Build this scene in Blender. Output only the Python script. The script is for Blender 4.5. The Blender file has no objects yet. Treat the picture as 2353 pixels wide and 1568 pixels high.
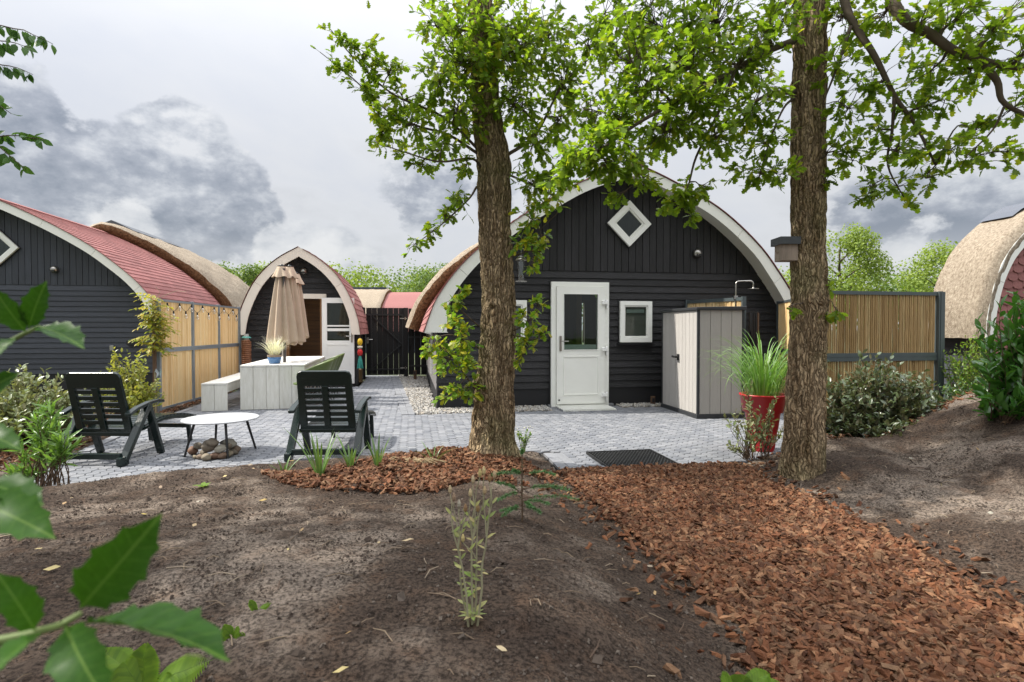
import bpy, bmesh, math, random
import numpy as np
from mathutils import Vector, Matrix, noise as mnoise

random.seed(7)
rng = np.random.default_rng(7)
SC = bpy.context.scene
COL = SC.collection
rad = math.radians

# ------------------------------------------------------------------ camera
HC = 1.32                      # camera height over the paving
PITCH = rad(1.17)
cam_d = bpy.data.cameras.new('camera')
cam = bpy.data.objects.new('camera', cam_d)
COL.objects.link(cam)
cam.location = (0, 0, HC)
cam.rotation_euler = (rad(90) - PITCH, 0, 0)
cam_d.sensor_width = 36.0
cam_d.lens = 20.0
cam_d.clip_start = 0.05
cam_d.clip_end = 2000
cam_d.dof.use_dof = True
cam_d.dof.focus_distance = 8.0
cam_d.dof.aperture_fstop = 5.6
SC.camera = cam
SC.render.resolution_x, SC.render.resolution_y = 1024, 682

# ------------------------------------------------------------------ light
SUN_EL, SUN_AZ = 48.0, 4.0     # sun stands to the left, a touch behind the houses
sun_d = bpy.data.lights.new('sun', 'SUN')
sun_d.energy = 3.5
sun_d.angle = rad(0.9)
sun_d.color = (1.0, 0.95, 0.86)
sun = bpy.data.objects.new('sun', sun_d)
COL.objects.link(sun)
sun.rotation_euler = (0, -rad(90 - SUN_EL), -rad(SUN_AZ))

SC.view_settings.view_transform = 'Standard'
SC.view_settings.look = 'None'
SC.view_settings.exposure = 0.95
SC.view_settings.gamma = 1.0


def N(nt, typ, **kw):
    n = nt.nodes.new(typ)
    for k, v in kw.items():
        if k == 'inp':
            for a, b in v.items():
                n.inputs[a].default_value = b
        else:
            setattr(n, k, v)
    return n


def ramp(nt, fac, stops, interp='LINEAR'):
    r = nt.nodes.new('ShaderNodeValToRGB')
    cr = r.color_ramp
    cr.interpolation = interp
    while len(cr.elements) > len(stops):
        cr.elements.remove(cr.elements[-1])
    while len(cr.elements) < len(stops):
        cr.elements.new(0.5)
    for e, (p, c) in zip(cr.elements, stops):
        e.position = p
        e.color = (c, c, c, 1) if isinstance(c, (int, float)) else (*c[:3], 1)
    nt.links.new(fac, r.inputs[0])
    return r.outputs[0]


def mathn(nt, op, a, b=None, c=None, clamp=False):
    n = nt.nodes.new('ShaderNodeMath')
    n.operation = op
    n.use_clamp = clamp
    for i, v in enumerate((a, b, c)):
        if v is None:
            continue
        if isinstance(v, (int, float)):
            n.inputs[i].default_value = v
        else:
            nt.links.new(v, n.inputs[i])
    return n.outputs[0]


def mixc(nt, fac, a, b, mode='MIX'):
    n = nt.nodes.new('ShaderNodeMix')
    n.data_type = 'RGBA'
    n.blend_type = mode
    for sock, v in ((n.inputs[0], fac), (n.inputs[6], a), (n.inputs[7], b)):
        if isinstance(v, (int, float)):
            sock.default_value = v
        elif isinstance(v, (tuple, list)):
            sock.default_value = (*v[:3], 1)
        else:
            nt.links.new(v, sock)
    return n.outputs[2]


# pixel (in the 2353 px wide view of the photograph) -> direction / point
FP, CX, CY = 2133 * 2353 / 3840., 1176.5, 784.


def ray(x, y):
    a = (x - CX) / FP
    b = -(y - CY) / FP
    return np.array([a, math.cos(PITCH) + b * math.sin(PITCH), -math.sin(PITCH) + b * math.cos(PITCH)])


def gp(x, y, z=0.0):
    r = ray(x, y)
    t = (z - HC) / r[2]
    return np.array([r[0] * t, r[1] * t, z])


def dp(x, y, Y):
    r = ray(x, y)
    t = Y / r[1]
    return np.array([r[0] * t, Y, HC + r[2] * t])


# ------------------------------------------------------------------ sky
world = bpy.data.worlds.new('World')
SC.world = world
world.use_nodes = True
nt = world.node_tree
nt.nodes.clear()
out = N(nt, 'ShaderNodeOutputWorld')
bg = N(nt, 'ShaderNodeBackground')
bg.inputs[1].default_value = 0.1
nt.links.new(bg.outputs[0], out.inputs[0])
sky = N(nt, 'ShaderNodeTexSky', sky_type='NISHITA', sun_disc=False, sun_elevation=rad(SUN_EL), sun_rotation=rad(270 + SUN_AZ))
sky.air_density = 1.0
sky.dust_density = 2.0
tc = N(nt, 'ShaderNodeTexCoord')
nrm = N(nt, 'ShaderNodeVectorMath', operation='NORMALIZE')
nt.links.new(tc.outputs['Generated'], nrm.inputs[0])
D0 = nrm.outputs[0]
sep = N(nt, 'ShaderNodeSeparateXYZ')
nt.links.new(D0, sep.inputs[0])
zc = mathn(nt, 'ADD', mathn(nt, 'MAXIMUM', sep.outputs[2], 0.0), 0.22)
px_ = mathn(nt, 'DIVIDE', sep.outputs[0], zc)
py_ = mathn(nt, 'DIVIDE', sep.outputs[1], zc)
pv = N(nt, 'ShaderNodeCombineXYZ')
nt.links.new(px_, pv.inputs[0])
nt.links.new(py_, pv.inputs[1])
n1 = N(nt, 'ShaderNodeTexNoise', inp={'Scale': 1.1, 'Detail': 9.0, 'Roughness': 0.56, 'Distortion': 0.35})
nt.links.new(pv.outputs[0], n1.inputs['Vector'])


def sky_noise(scale, detail, off=(0, 0, 0), rough=0.55, flat=1.6):
    ad = N(nt, 'ShaderNodeVectorMath', operation='ADD')
    nt.links.new(D0, ad.inputs[0])
    ad.inputs[1].default_value = off
    mp_ = N(nt, 'ShaderNodeMapping')
    mp_.inputs['Scale'].default_value = (1, 1, flat)      # clouds lie flat
    nt.links.new(ad.outputs[0], mp_.inputs[0])
    n_ = N(nt, 'ShaderNodeTexNoise', inp={'Scale': scale, 'Detail': detail, 'Roughness': rough})
    nt.links.new(mp_.outputs[0], n_.inputs['Vector'])
    return n_.outputs[0]


LIT = (-0.030, -0.004, 0.034)                             # towards the sun
na_, nb_s = sky_noise(5.2, 12.0, rough=0.62), sky_noise(5.2, 7.0, LIT, rough=0.60)
nc_, nd_s = sky_noise(15.0, 8.0), sky_noise(15.0, 5.0, (-0.012, 0, 0.014))
relief = mathn(nt, 'ADD', mathn(nt, 'MULTIPLY', mathn(nt, 'SUBTRACT', na_, nb_s), 3.4), mathn(nt, 'MULTIPLY', mathn(nt, 'SUBTRACT', nc_, nd_s), 1.0))


def blob(px, py, r_deg, k=1.0):
    """bias towards cloud around the direction of a place in the sky"""
    d = ray(px, py)
    d = d / np.linalg.norm(d)
    dot = N(nt, 'ShaderNodeVectorMath', operation='DOT_PRODUCT')
    nt.links.new(D0, dot.inputs[0])
    dot.inputs[1].default_value = tuple(d)
    ang = mathn(nt, 'ARCCOSINE', mathn(nt, 'MINIMUM', dot.outputs['Value'], 0.99999))
    mr = N(nt, 'ShaderNodeMapRange', interpolation_type='SMOOTHSTEP')
    nt.links.new(ang, mr.inputs[0])
    mr.inputs[1].default_value = rad(r_deg)
    mr.inputs[2].default_value = 0.0
    mr.inputs[4].default_value = k
    return mr.outputs[0]


def merge(lst):
    r = None
    for a in lst:
        b_ = blob(*a)
        r = b_ if r is None else mathn(nt, 'MAXIMUM', r, b_)
    return r


def cover(bias, lo, hi, amp=1.5):
    m_ = mathn(nt, 'ADD', bias, mathn(nt, 'MULTIPLY', mathn(nt, 'SUBTRACT', na_, 0.5), amp))
    return ramp(nt, m_, [(lo, 0.0), (hi, 1.0)], 'EASE')


heavy = merge(((470, 470, 12.0), (360, 430, 12.0), (250, 430, 11.0), (120, 430, 11.0), (0, 440, 11.0), (560, 510, 7.5), (400, 330, 9.0), (60, 300, 9.0, .8),
               (1010, 430, 11.0, .66), (920, 395, 9.0, .56), (1120, 450, 9.0, .6), (2020, 500, 10.0, .75), (2250, 550, 10.0, .75), (1950, 560, 7.0, .6)))
puffs = merge(((770, 595, 6.5), (690, 565, 5.5), (640, 570, 5.0), (2060, 600, 6.0, .8), (840, 610, 4.0), (300, 520, 5.0, .7)))
gen = ramp(nt, n1.outputs[0], [(0.52, 0.0), (0.74, 0.5)])
c_heavy = mathn(nt, 'MAXIMUM', mathn(nt, 'MULTIPLY', cover(heavy, 0.42, 0.56), ramp(nt, sep.outputs[2], [(0.055, 0.15), (0.15, 1.0)])), gen)
c_puff = cover(puffs, 0.40, 0.58)
base_c = ramp(nt, n1.outputs[0], [(0.30, (0.72, 0.75, 0.82)), (0.50, (0.80, 0.815, 0.85)), (0.68, (0.87, 0.875, 0.885))])
sh1 = mathn(nt, 'ADD', mathn(nt, 'ADD', relief, mathn(nt, 'MULTIPLY', mathn(nt, 'SUBTRACT', mathn(nt, 'MINIMUM', sep.outputs[2], 0.42), 0.25), 1.5)), 0.44, clamp=True)   # darker cloud bases
dk = ramp(nt, sh1, [(0.0, (0.24, 0.275, 0.34)), (0.40, (0.40, 0.43, 0.495)), (0.75, (0.66, 0.685, 0.73)), (1.0, (0.84, 0.85, 0.87))])
cl = mixc(nt, mathn(nt, 'MULTIPLY', c_heavy, 0.88), base_c, dk)
sh2 = mathn(nt, 'ADD', mathn(nt, 'MULTIPLY', relief, 1.0), 0.60, clamp=True)
pf = ramp(nt, sh2, [(0.0, (0.55, 0.58, 0.64)), (0.5, (0.80, 0.815, 0.84)), (1.0, (0.95, 0.95, 0.95))])
cl = mixc(nt, mathn(nt, 'MULTIPLY', c_puff, 0.85), cl, pf)
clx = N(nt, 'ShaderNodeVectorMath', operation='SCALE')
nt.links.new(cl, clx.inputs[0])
# extra brightness towards the zenith, out of view, added to fill the shaded sides
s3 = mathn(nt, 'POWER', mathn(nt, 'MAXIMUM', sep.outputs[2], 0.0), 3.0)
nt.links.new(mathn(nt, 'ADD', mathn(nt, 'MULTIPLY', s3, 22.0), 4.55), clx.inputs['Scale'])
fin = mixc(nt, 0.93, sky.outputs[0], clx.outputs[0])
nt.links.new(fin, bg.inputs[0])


# ------------------------------------------------------------------ materials
MATS = {}


def rnd_value(nt):
    """one random number for each piece, whether joined or an object of its own"""
    oi = N(nt, 'ShaderNodeObjectInfo')
    ge = N(nt, 'ShaderNodeNewGeometry')
    return mathn(nt, 'FRACT', mathn(nt, 'ADD', oi.outputs['Random'], mathn(nt, 'MULTIPLY', ge.outputs['Random Per Island'], 7.31)))


def mat(name, color, rough=0.6, var=0.12, scale=6.0, stretch=(1, 1, 1), bump=0.0, bscale=None, metal=0.0, rnd=0.0, rndcols=None,
        spec=0.4, detail=5.0, dark=None, coords='Object', rvar=0.1, bstretch=None):
    m = bpy.data.materials.new(name)
    m.use_nodes = True
    nt = m.node_tree
    b = nt.nodes['Principled BSDF']
    tc = N(nt, 'ShaderNodeTexCoord')
    mp = N(nt, 'ShaderNodeMapping')
    mp.inputs['Scale'].default_value = stretch
    nt.links.new(tc.outputs[coords], mp.inputs[0])
    vec = mp.outputs[0]
    if rnd or rndcols:
        rv = rnd_value(nt)
        add = N(nt, 'ShaderNodeVectorMath', operation='ADD')
        nt.links.new(vec, add.inputs[0])
        cmb = N(nt, 'ShaderNodeCombineXYZ')
        for i in range(3):
            nt.links.new(mathn(nt, 'MULTIPLY', rv, 13.0 + 5 * i), cmb.inputs[i])
        nt.links.new(cmb.outputs[0], add.inputs[1])
        vec = add.outputs[0]
    ns = N(nt, 'ShaderNodeTexNoise', inp={'Scale': scale, 'Detail': detail, 'Roughness': 0.62})
    nt.links.new(vec, ns.inputs['Vector'])
    c = color
    if rndcols:
        c = ramp(nt, rv, [(i / max(1, len(rndcols) - 1), k) for i, k in enumerate(rndcols)])
    lo = tuple(max(0, 1 - var * 1.0) for _ in range(3)) if dark is None else dark
    hi = tuple(1 + var * 0.9 for _ in range(3))
    tint = ramp(nt, ns.outputs[0], [(0.30, lo), (0.72, tuple(min(1.0, h / (1 + var)) for h in hi))])
    cc = mixc(nt, 1.0, c, tint, 'MULTIPLY')
    if rnd:
        val = mathn(nt, 'ADD', mathn(nt, 'MULTIPLY', rv, rnd * 2), 1 - rnd)
        sc_ = N(nt, 'ShaderNodeVectorMath', operation='SCALE')
        nt.links.new(cc, sc_.inputs[0])
        nt.links.new(val, sc_.inputs['Scale'])
        cc = sc_.outputs[0]
    nt.links.new(cc, b.inputs['Base Color'])
    rr = mathn(nt, 'ADD', mathn(nt, 'MULTIPLY', ns.outputs[0], rvar * 2), rough - rvar)
    nt.links.new(rr, b.inputs['Roughness'])
    b.inputs['Metallic'].default_value = metal
    b.inputs['Specular IOR Level'].default_value = spec
    if bump:
        n2_ = N(nt, 'ShaderNodeTexNoise', inp={'Scale': bscale or scale * 3, 'Detail': 6.0, 'Roughness': 0.65})
        mp2 = N(nt, 'ShaderNodeMapping')
        mp2.inputs['Scale'].default_value = bstretch or stretch
        nt.links.new(tc.outputs[coords], mp2.inputs[0])
        nt.links.new(mp2.outputs[0], n2_.inputs['Vector'])
        bp = N(nt, 'ShaderNodeBump', inp={'Strength': bump, 'Distance': 0.02})
        nt.links.new(n2_.outputs[0], bp.inputs['Height'])
        nt.links.new(bp.outputs[0], b.inputs['Normal'])
    MATS[name] = m
    return m


def leaf_mat(name, cols, trans=0.45, rough=0.42, spec=0.35, back=None):
    m = bpy.data.materials.new(name)
    m.use_nodes = True
    nt = m.node_tree
    b = nt.nodes['Principled BSDF']
    o = nt.nodes['Material Output']
    rv = rnd_value(nt)
    k = len(cols)
    c = ramp(nt, rv, [(i / (k - 1), q) for i, q in enumerate(cols)])
    tcn = N(nt, 'ShaderNodeTexCoord')
    ns = N(nt, 'ShaderNodeTexNoise', inp={'Scale': 25.0, 'Detail': 3.0})
    nt.links.new(tcn.outputs['Object'], ns.inputs['Vector'])
    c = mixc(nt, 1.0, c, ramp(nt, ns.outputs[0], [(0.3, 0.78), (0.7, 1.0)]), 'MULTIPLY')
    if back is not None:
        ge = N(nt, 'ShaderNodeNewGeometry')
        c2 = mixc(nt, ge.outputs['Backfacing'], c, back)
    else:
        c2 = c
    nt.links.new(c2, b.inputs['Base Color'])
    b.inputs['Roughness'].default_value = rough
    b.inputs['Specular IOR Level'].default_value = spec
    tr = N(nt, 'ShaderNodeBsdfTranslucent')
    tcol = mixc(nt, 1.0, c, (1.0, 1.0, 0.45), 'MULTIPLY')
    sc_ = N(nt, 'ShaderNodeVectorMath', operation='SCALE')
    nt.links.new(tcol, sc_.inputs[0])
    sc_.inputs['Scale'].default_value = 1.5
    nt.links.new(sc_.outputs[0], tr.inputs[0])
    mx = N(nt, 'ShaderNodeMixShader')
    mx.inputs[0].default_value = trans
    nt.links.new(b.outputs[0], mx.inputs[1])
    nt.links.new(tr.outputs[0], mx.inputs[2])
    nt.links.new(mx.outputs[0], o.inputs[0])
    MATS[name] = m
    return m


def glass_mat(name, tint=(0.9, 0.95, 0.93), refl=1.0, ior=1.5):
    m = bpy.data.materials.new(name)
    m.use_nodes = True
    nt = m.node_tree
    nt.nodes.remove(nt.nodes['Principled BSDF'])
    o = nt.nodes['Material Output']
    t = N(nt, 'ShaderNodeBsdfTransparent')
    t.inputs[0].default_value = (*tint, 1)
    g = N(nt, 'ShaderNodeBsdfGlossy')
    g.inputs['Roughness'].default_value = 0.02
    fr = N(nt, 'ShaderNodeFresnel')
    fr.inputs[0].default_value = ior
    f = mathn(nt, 'MULTIPLY', fr.outputs[0], refl, clamp=True)
    mx = N(nt, 'ShaderNodeMixShader')
    nt.links.new(f, mx.inputs[0])
    nt.links.new(t.outputs[0], mx.inputs[1])
    nt.links.new(g.outputs[0], mx.inputs[2])
    nt.links.new(mx.outputs[0], o.inputs[0])
    MATS[name] = m
    return m


mat('black_wood_h', (0.028, 0.027, 0.030), 0.5, 0.6, 3.0, (1.0, 1.0, 14.0), 0.7, 9, rnd=0.36, spec=0.45, rvar=0.14)
mat('black_wood_v', (0.027, 0.026, 0.029), 0.52, 0.6, 3.0, (14.0, 14.0, 1.0), 0.7, 9, rnd=0.36, spec=0.42, rvar=0.14)
mat('blue_black_wood', (0.040, 0.046, 0.060), 0.5, 0.4, 3.0, (1.0, 1.0, 10.0), 0.45, 9, rnd=0.18, spec=0.5)
mat('blue_black_wood_v', (0.040, 0.046, 0.060), 0.5, 0.4, 3.0, (10.0, 10.0, 1.0), 0.45, 9, rnd=0.18, spec=0.5)
mat('plinth', (0.016, 0.016, 0.018), 0.6, 0.2, 4, bump=0.1)
mat('sun_sheen_side_wood', (0.20, 0.19, 0.19), 0.55, 0.25, 4, (1, 1, 8), 0.3)  # black side boards with the sun's grey sheen painted into the colour
mat('gate_wood', (0.013, 0.012, 0.012), 0.6, 0.35, 3, (10, 10, 1), 0.5, 9, rnd=0.35)
mat('black_metal', (0.012, 0.012, 0.013), 0.4, 0.1, 8, spec=0.5)
mat('fascia_paint', (0.82, 0.82, 0.76), 0.45, 0.07, 2.5, bump=0.05, bscale=40)
mat('pod_fascia', (0.80, 0.73, 0.64), 0.5, 0.09, 2.5, bump=0.05, bscale=40)
mat('white_pvc', (0.88, 0.88, 0.83), 0.32, 0.06, 2.5, spec=0.5)
mat('white_door', (0.86, 0.86, 0.84), 0.3, 0.06, 2.5, spec=0.5)
mat('seal', (0.02, 0.02, 0.02), 0.5, 0.1, 5)
mat('steel', (0.42, 0.40, 0.37), 0.28, 0.15, 8, metal=1.0)
mat('dull_steel', (0.33, 0.30, 0.27), 0.38, 0.15, 10, metal=0.9)
mat('galvanised', (0.26, 0.30, 0.34), 0.45, 0.18, 10, metal=0.35, spec=0.5)
mat('anthracite', (0.085, 0.105, 0.110), 0.4, 0.12, 8, metal=0.2, spec=0.5)
mat('red_shingle', (0.35, 0.148, 0.138), 0.75, 0.25, 30, bump=0.5, bscale=160, rnd=0.16, spec=0.25)
mat('thatch', (0.48, 0.41, 0.32), 0.9, 0.55, 34, (1, 1, 0.55), 1.0, 95, spec=0.1, detail=9, dark=(0.38, 0.34, 0.31))
mat('thatch_cut', (0.24, 0.125, 0.062), 0.9, 0.75, 26, bump=1.0, bscale=70, spec=0.1, detail=9, dark=(0.16, 0.14, 0.12))
mat('ridge_sheet', (0.075, 0.082, 0.095), 0.35, 0.2, 6, spec=0.5)
mat('bamboo', (0.45, 0.28, 0.11), 0.45, 0.16, 4.0, (14, 14, 1.2), 0.3, 10, rndcols=[(0.68, 0.45, 0.20), (0.84, 0.60, 0.31), (0.88, 0.67, 0.37), (0.78, 0.53, 0.25), (0.90, 0.73, 0.44)], spec=0.4)
mat('bamboo_dark', (0.22, 0.13, 0.05), 0.45, 0.35, 4.0, (14, 14, 1.2), 0.3, 10, rndcols=[(0.30, 0.18, 0.07), (0.46, 0.30, 0.13), (0.56, 0.38, 0.18), (0.38, 0.24, 0.095), (0.64, 0.47, 0.24)], spec=0.4)
mat('white_wood', (0.78, 0.77, 0.72), 0.6, 0.12, 4, (6, 6, 1.0), 0.3, 10, rnd=0.05, dark=(0.80, 0.79, 0.75))
mat('white_wood_top', (0.76, 0.75, 0.71), 0.6, 0.12, 4, (1.0, 6, 6), 0.3, 10, rnd=0.05, dark=(0.80, 0.79, 0.76))
mat('olive_plastic', (0.085, 0.125, 0.028), 0.38, 0.06, 4, spec=0.45)
mat('green_plastic', (0.006, 0.016, 0.014), 0.24, 0.15, 5, bump=0.06, bscale=60, spec=0.5)
mat('tabletop', (0.43, 0.44, 0.455), 0.35, 0.05, 6, spec=0.5)
mat('dark_leg', (0.018, 0.018, 0.019), 0.4, 0.1, 6)
mat('canvas', (0.52, 0.41, 0.31), 0.85, 0.12, 5, bump=0.25, bscale=300, spec=0.15)
mat('pole_grey', (0.10, 0.09, 0.09), 0.4, 0.1, 6, metal=0.4)
mat('blue_glaze', (0.075, 0.20, 0.42), 0.25, 0.35, 5, (1, 1, 12), spec=0.5)
mat('clay', (0.25, 0.19, 0.14), 0.8, 0.2, 10)
mat('red_pot', (0.52, 0.022, 0.026), 0.35, 0.1, 5, spec=0.5)
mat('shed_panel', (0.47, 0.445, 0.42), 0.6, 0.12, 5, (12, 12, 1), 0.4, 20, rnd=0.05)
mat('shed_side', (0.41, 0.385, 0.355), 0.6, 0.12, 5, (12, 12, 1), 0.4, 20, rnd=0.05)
mat('shed_trim', (0.032, 0.034, 0.038), 0.5, 0.12, 6, bump=0.1)
mat('rubber', (0.014, 0.014, 0.014), 0.5, 0.25, 20, spec=0.45)
mat('stake_wood', (0.15, 0.085, 0.05), 0.75, 0.3, 4, (10, 10, 1), 0.4)
mat('pine_inside', (0.30, 0.145, 0.06), 0.5, 0.35, 3, (1, 1, 9), 0.2, rnd=0.12)
mat('bird_wood', (0.36, 0.29, 0.23), 0.8, 0.4, 5, (10, 10, 1), 0.5)
mat('slate_felt', (0.075, 0.082, 0.088), 0.8, 0.2, 12, bump=0.3)
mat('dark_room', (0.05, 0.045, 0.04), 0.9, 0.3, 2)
mat('bronze', (0.20, 0.13, 0.06), 0.35, 0.25, 6, metal=0.7)
mat('yellow_float', (0.70, 0.45, 0.02), 0.4, 0.08, 8)
mat('red_float', (0.60, 0.03, 0.03), 0.4, 0.08, 8)
mat('white_float', (0.62, 0.58, 0.48), 0.6, 0.15, 8)
mat('teal_yarn', (0.05, 0.32, 0.27), 0.8, 0.25, 40, (6, 6, 1))
mat('brown_coil', (0.27, 0.12, 0.06), 0.6, 0.25, 8)
mat('teal_cap', (0.10, 0.34, 0.30), 0.5, 0.1, 8)
mat('stone', (0.24, 0.19, 0.14), 0.75, 0.35, 9, bump=0.35, bscale=30, rndcols=[(0.20, 0.115, 0.075), (0.24, 0.20, 0.145), (0.30, 0.25, 0.17), (0.17, 0.14, 0.10), (0.33, 0.28, 0.21), (0.21, 0.17, 0.135)])
mat('paver', (0.30, 0.31, 0.335), 0.8, 0.18, 25, bump=0.3, bscale=120, rndcols=[(0.15, 0.158, 0.178), (0.215, 0.222, 0.24), (0.185, 0.192, 0.21), (0.26, 0.264, 0.28), (0.20, 0.205, 0.22)], spec=0.3)
mat('kerb', (0.23, 0.235, 0.25), 0.8, 0.18, 20, bump=0.3, bscale=120, rnd=0.12, spec=0.3)
mat('joint_sand', (0.045, 0.041, 0.038), 0.95, 0.4, 30, bump=0.3, bscale=150)
mat('gravel_bed', (0.30, 0.28, 0.25), 0.9, 0.6, 55, bump=1.0, bscale=90, dark=(0.35, 0.33, 0.31))
mat('gravel', (0.46, 0.44, 0.40), 0.8, 0.2, 20, rndcols=[(0.30, 0.29, 0.27), (0.45, 0.43, 0.40), (0.56, 0.54, 0.50), (0.42, 0.36, 0.29), (0.36, 0.36, 0.37), (0.52, 0.48, 0.42)], spec=0.3)
mat('bark_chip', (0.19, 0.085, 0.045), 0.8, 0.4, 22, bump=0.6, bscale=70, rndcols=[(0.068, 0.026, 0.012), (0.170, 0.064, 0.028), (0.241, 0.100, 0.045), (0.107, 0.042, 0.020), (0.340, 0.180, 0.094), (0.197, 0.076, 0.034), (0.152, 0.080, 0.044), (0.089, 0.038, 0.020), (0.259, 0.148, 0.080), (0.144, 0.054, 0.025)], spec=0.25)
mat('clod', (0.085, 0.068, 0.056), 0.95, 0.3, 25, bump=0.4, bscale=80, rndcols=[(0.065, 0.048, 0.038), (0.10, 0.077, 0.062), (0.08, 0.06, 0.048), (0.17, 0.14, 0.115), (0.075, 0.057, 0.045)], spec=0.15)
mat('bark_fines', (0.14, 0.062, 0.033), 0.9, 0.6, 60, bump=1.0, bscale=110, dark=(0.28, 0.26, 0.24), spec=0.15)
mat('twig', (0.16, 0.115, 0.075), 0.85, 0.3, 20, rndcols=[(0.12, 0.08, 0.05), (0.24, 0.18, 0.12), (0.10, 0.06, 0.04), (0.34, 0.27, 0.19)])
mat('dry_leaf', (0.30, 0.20, 0.10), 0.7, 0.3, 20, rndcols=[(0.30, 0.18, 0.07), (0.45, 0.36, 0.22), (0.50, 0.40, 0.10), (0.22, 0.12, 0.06), (0.42, 0.40, 0.32)])
mat('bark_oak', (0.80, 0.61, 0.385), 0.9, 0.55, 14, (1, 1, 0.16), 1.0, 48, dark=(0.30, 0.26, 0.22), bstretch=(1, 1, 0.2), spec=0.12)
mat('branch', (0.13, 0.10, 0.075), 0.85, 0.35, 12, (1, 1, 0.4), 0.5, 40, spec=0.2)
mat('stem_brown', (0.12, 0.075, 0.045), 0.8, 0.3, 15)
mat('stem_green', (0.14, 0.19, 0.055), 0.6, 0.2, 15)
mat('stem_grey', (0.30, 0.28, 0.17), 0.75, 0.25, 20)
mat('cable', (0.02, 0.02, 0.02), 0.5, 0.1, 5)
mat('ground_far', (0.07, 0.085, 0.035), 0.95, 0.5, 0.8, bump=0.3)
mat('solar', (0.05, 0.06, 0.085), 0.15, 0.2, 3, spec=0.6)
mat('interior_blind', (0.20, 0.175, 0.165), 0.8, 0.1, 3, (25, 1, 1))
mat('blind_rail', (0.45, 0.47, 0.47), 0.4, 0.05, 3)
mat('ash_light', (0.62, 0.60, 0.56), 0.6, 0.08, 3)
glass_mat('pane_glass', (0.80, 0.86, 0.83), 0.7)
glass_mat('bulb_glass', (0.92, 0.94, 0.95), 2.2)
glass_mat('feeder_glass', (0.80, 0.84, 0.82), 2.0)

leaf_mat('oak_leaf', [(0.125, 0.21, 0.025), (0.19, 0.30, 0.028), (0.16, 0.26, 0.03), (0.25, 0.36, 0.034), (0.21, 0.32, 0.03), (0.135, 0.22, 0.03), (0.40, 0.44, 0.04)], 0.62)
leaf_mat('oak_leaf_young', [(0.14, 0.27, 0.028), (0.19, 0.33, 0.03), (0.16, 0.29, 0.03), (0.33, 0.39, 0.035), (0.46, 0.42, 0.04), (0.16, 0.28, 0.03)], 0.45)
leaf_mat('elm_leaf', [(0.045, 0.120, 0.027), (0.068, 0.158, 0.033), (0.090, 0.195, 0.038)], 0.32)
hm_ = leaf_mat('holly_leaf', [(0.026, 0.080, 0.008), (0.034, 0.098, 0.010), (0.042, 0.115, 0.012)], 0.26, 0.38, 0.14)
nt = hm_.node_tree                                        # pale midrib and side veins, drawn in the leaf's own coordinates
b = nt.nodes['Principled BSDF']
tcn = N(nt, 'ShaderNodeTexCoord')
sp_ = N(nt, 'ShaderNodeSeparateXYZ')
nt.links.new(tcn.outputs['Object'], sp_.inputs[0])
ay = mathn(nt, 'ABSOLUTE', sp_.outputs[1])
rib = ramp(nt, ay, [(0.004, 1.0), (0.016, 0.0)])
sv = mathn(nt, 'ABSOLUTE', mathn(nt, 'SUBTRACT', mathn(nt, 'FRACT', mathn(nt, 'MULTIPLY', mathn(nt, 'SUBTRACT', sp_.outputs[0], mathn(nt, 'MULTIPLY', ay, 0.9)), 8.0)), 0.5))
vein = mathn(nt, 'MAXIMUM', rib, mathn(nt, 'MULTIPLY', ramp(nt, sv, [(0.01, 1.0), (0.07, 0.0)]), 0.35))
old = b.inputs['Base Color'].links[0].from_socket
nt.links.new(mixc(nt, mathn(nt, 'MULTIPLY', vein, 0.6), old, (0.16, 0.26, 0.05)), b.inputs['Base Color'])
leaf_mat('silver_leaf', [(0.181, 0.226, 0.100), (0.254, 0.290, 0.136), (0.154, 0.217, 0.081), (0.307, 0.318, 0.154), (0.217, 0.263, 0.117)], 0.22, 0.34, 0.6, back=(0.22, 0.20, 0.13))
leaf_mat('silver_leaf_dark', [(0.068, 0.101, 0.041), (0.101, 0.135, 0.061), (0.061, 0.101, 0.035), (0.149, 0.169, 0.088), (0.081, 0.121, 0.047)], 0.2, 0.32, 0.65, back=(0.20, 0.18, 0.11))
leaf_mat('gold_leaf', [(0.280, 0.308, 0.063), (0.364, 0.364, 0.084), (0.210, 0.266, 0.063), (0.420, 0.378, 0.098)], 0.35, 0.35, 0.5)
leaf_mat('oleander_leaf', [(0.130, 0.260, 0.052), (0.195, 0.338, 0.078), (0.156, 0.286, 0.065)], 0.3, 0.35, 0.5)
leaf_mat('laurel_leaf', [(0.049, 0.147, 0.025), (0.077, 0.203, 0.035), (0.063, 0.168, 0.028)], 0.25, 0.22, 0.6)
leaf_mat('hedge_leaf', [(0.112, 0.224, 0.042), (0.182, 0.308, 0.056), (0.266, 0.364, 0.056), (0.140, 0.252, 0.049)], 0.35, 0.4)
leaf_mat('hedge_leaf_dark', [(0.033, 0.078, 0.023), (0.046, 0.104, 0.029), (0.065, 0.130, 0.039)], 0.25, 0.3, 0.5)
leaf_mat('wisteria_leaf', [(0.20, 0.28, 0.03), (0.42, 0.36, 0.05), (0.14, 0.24, 0.03), (0.55, 0.42, 0.09), (0.30, 0.32, 0.04)], 0.4)
leaf_mat('yucca_leaf', [(0.098, 0.182, 0.049), (0.140, 0.245, 0.063), (0.077, 0.140, 0.063)], 0.2, 0.35, 0.5)
leaf_mat('grass_blade', [(0.144, 0.300, 0.060), (0.216, 0.396, 0.084), (0.120, 0.252, 0.054), (0.360, 0.504, 0.240)], 0.35, 0.35, 0.5)
leaf_mat('white_grass', [(0.74, 0.73, 0.71), (0.82, 0.81, 0.79), (0.62, 0.60, 0.56), (0.78, 0.77, 0.76)], 0.3, 0.6, 0.2)
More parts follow.
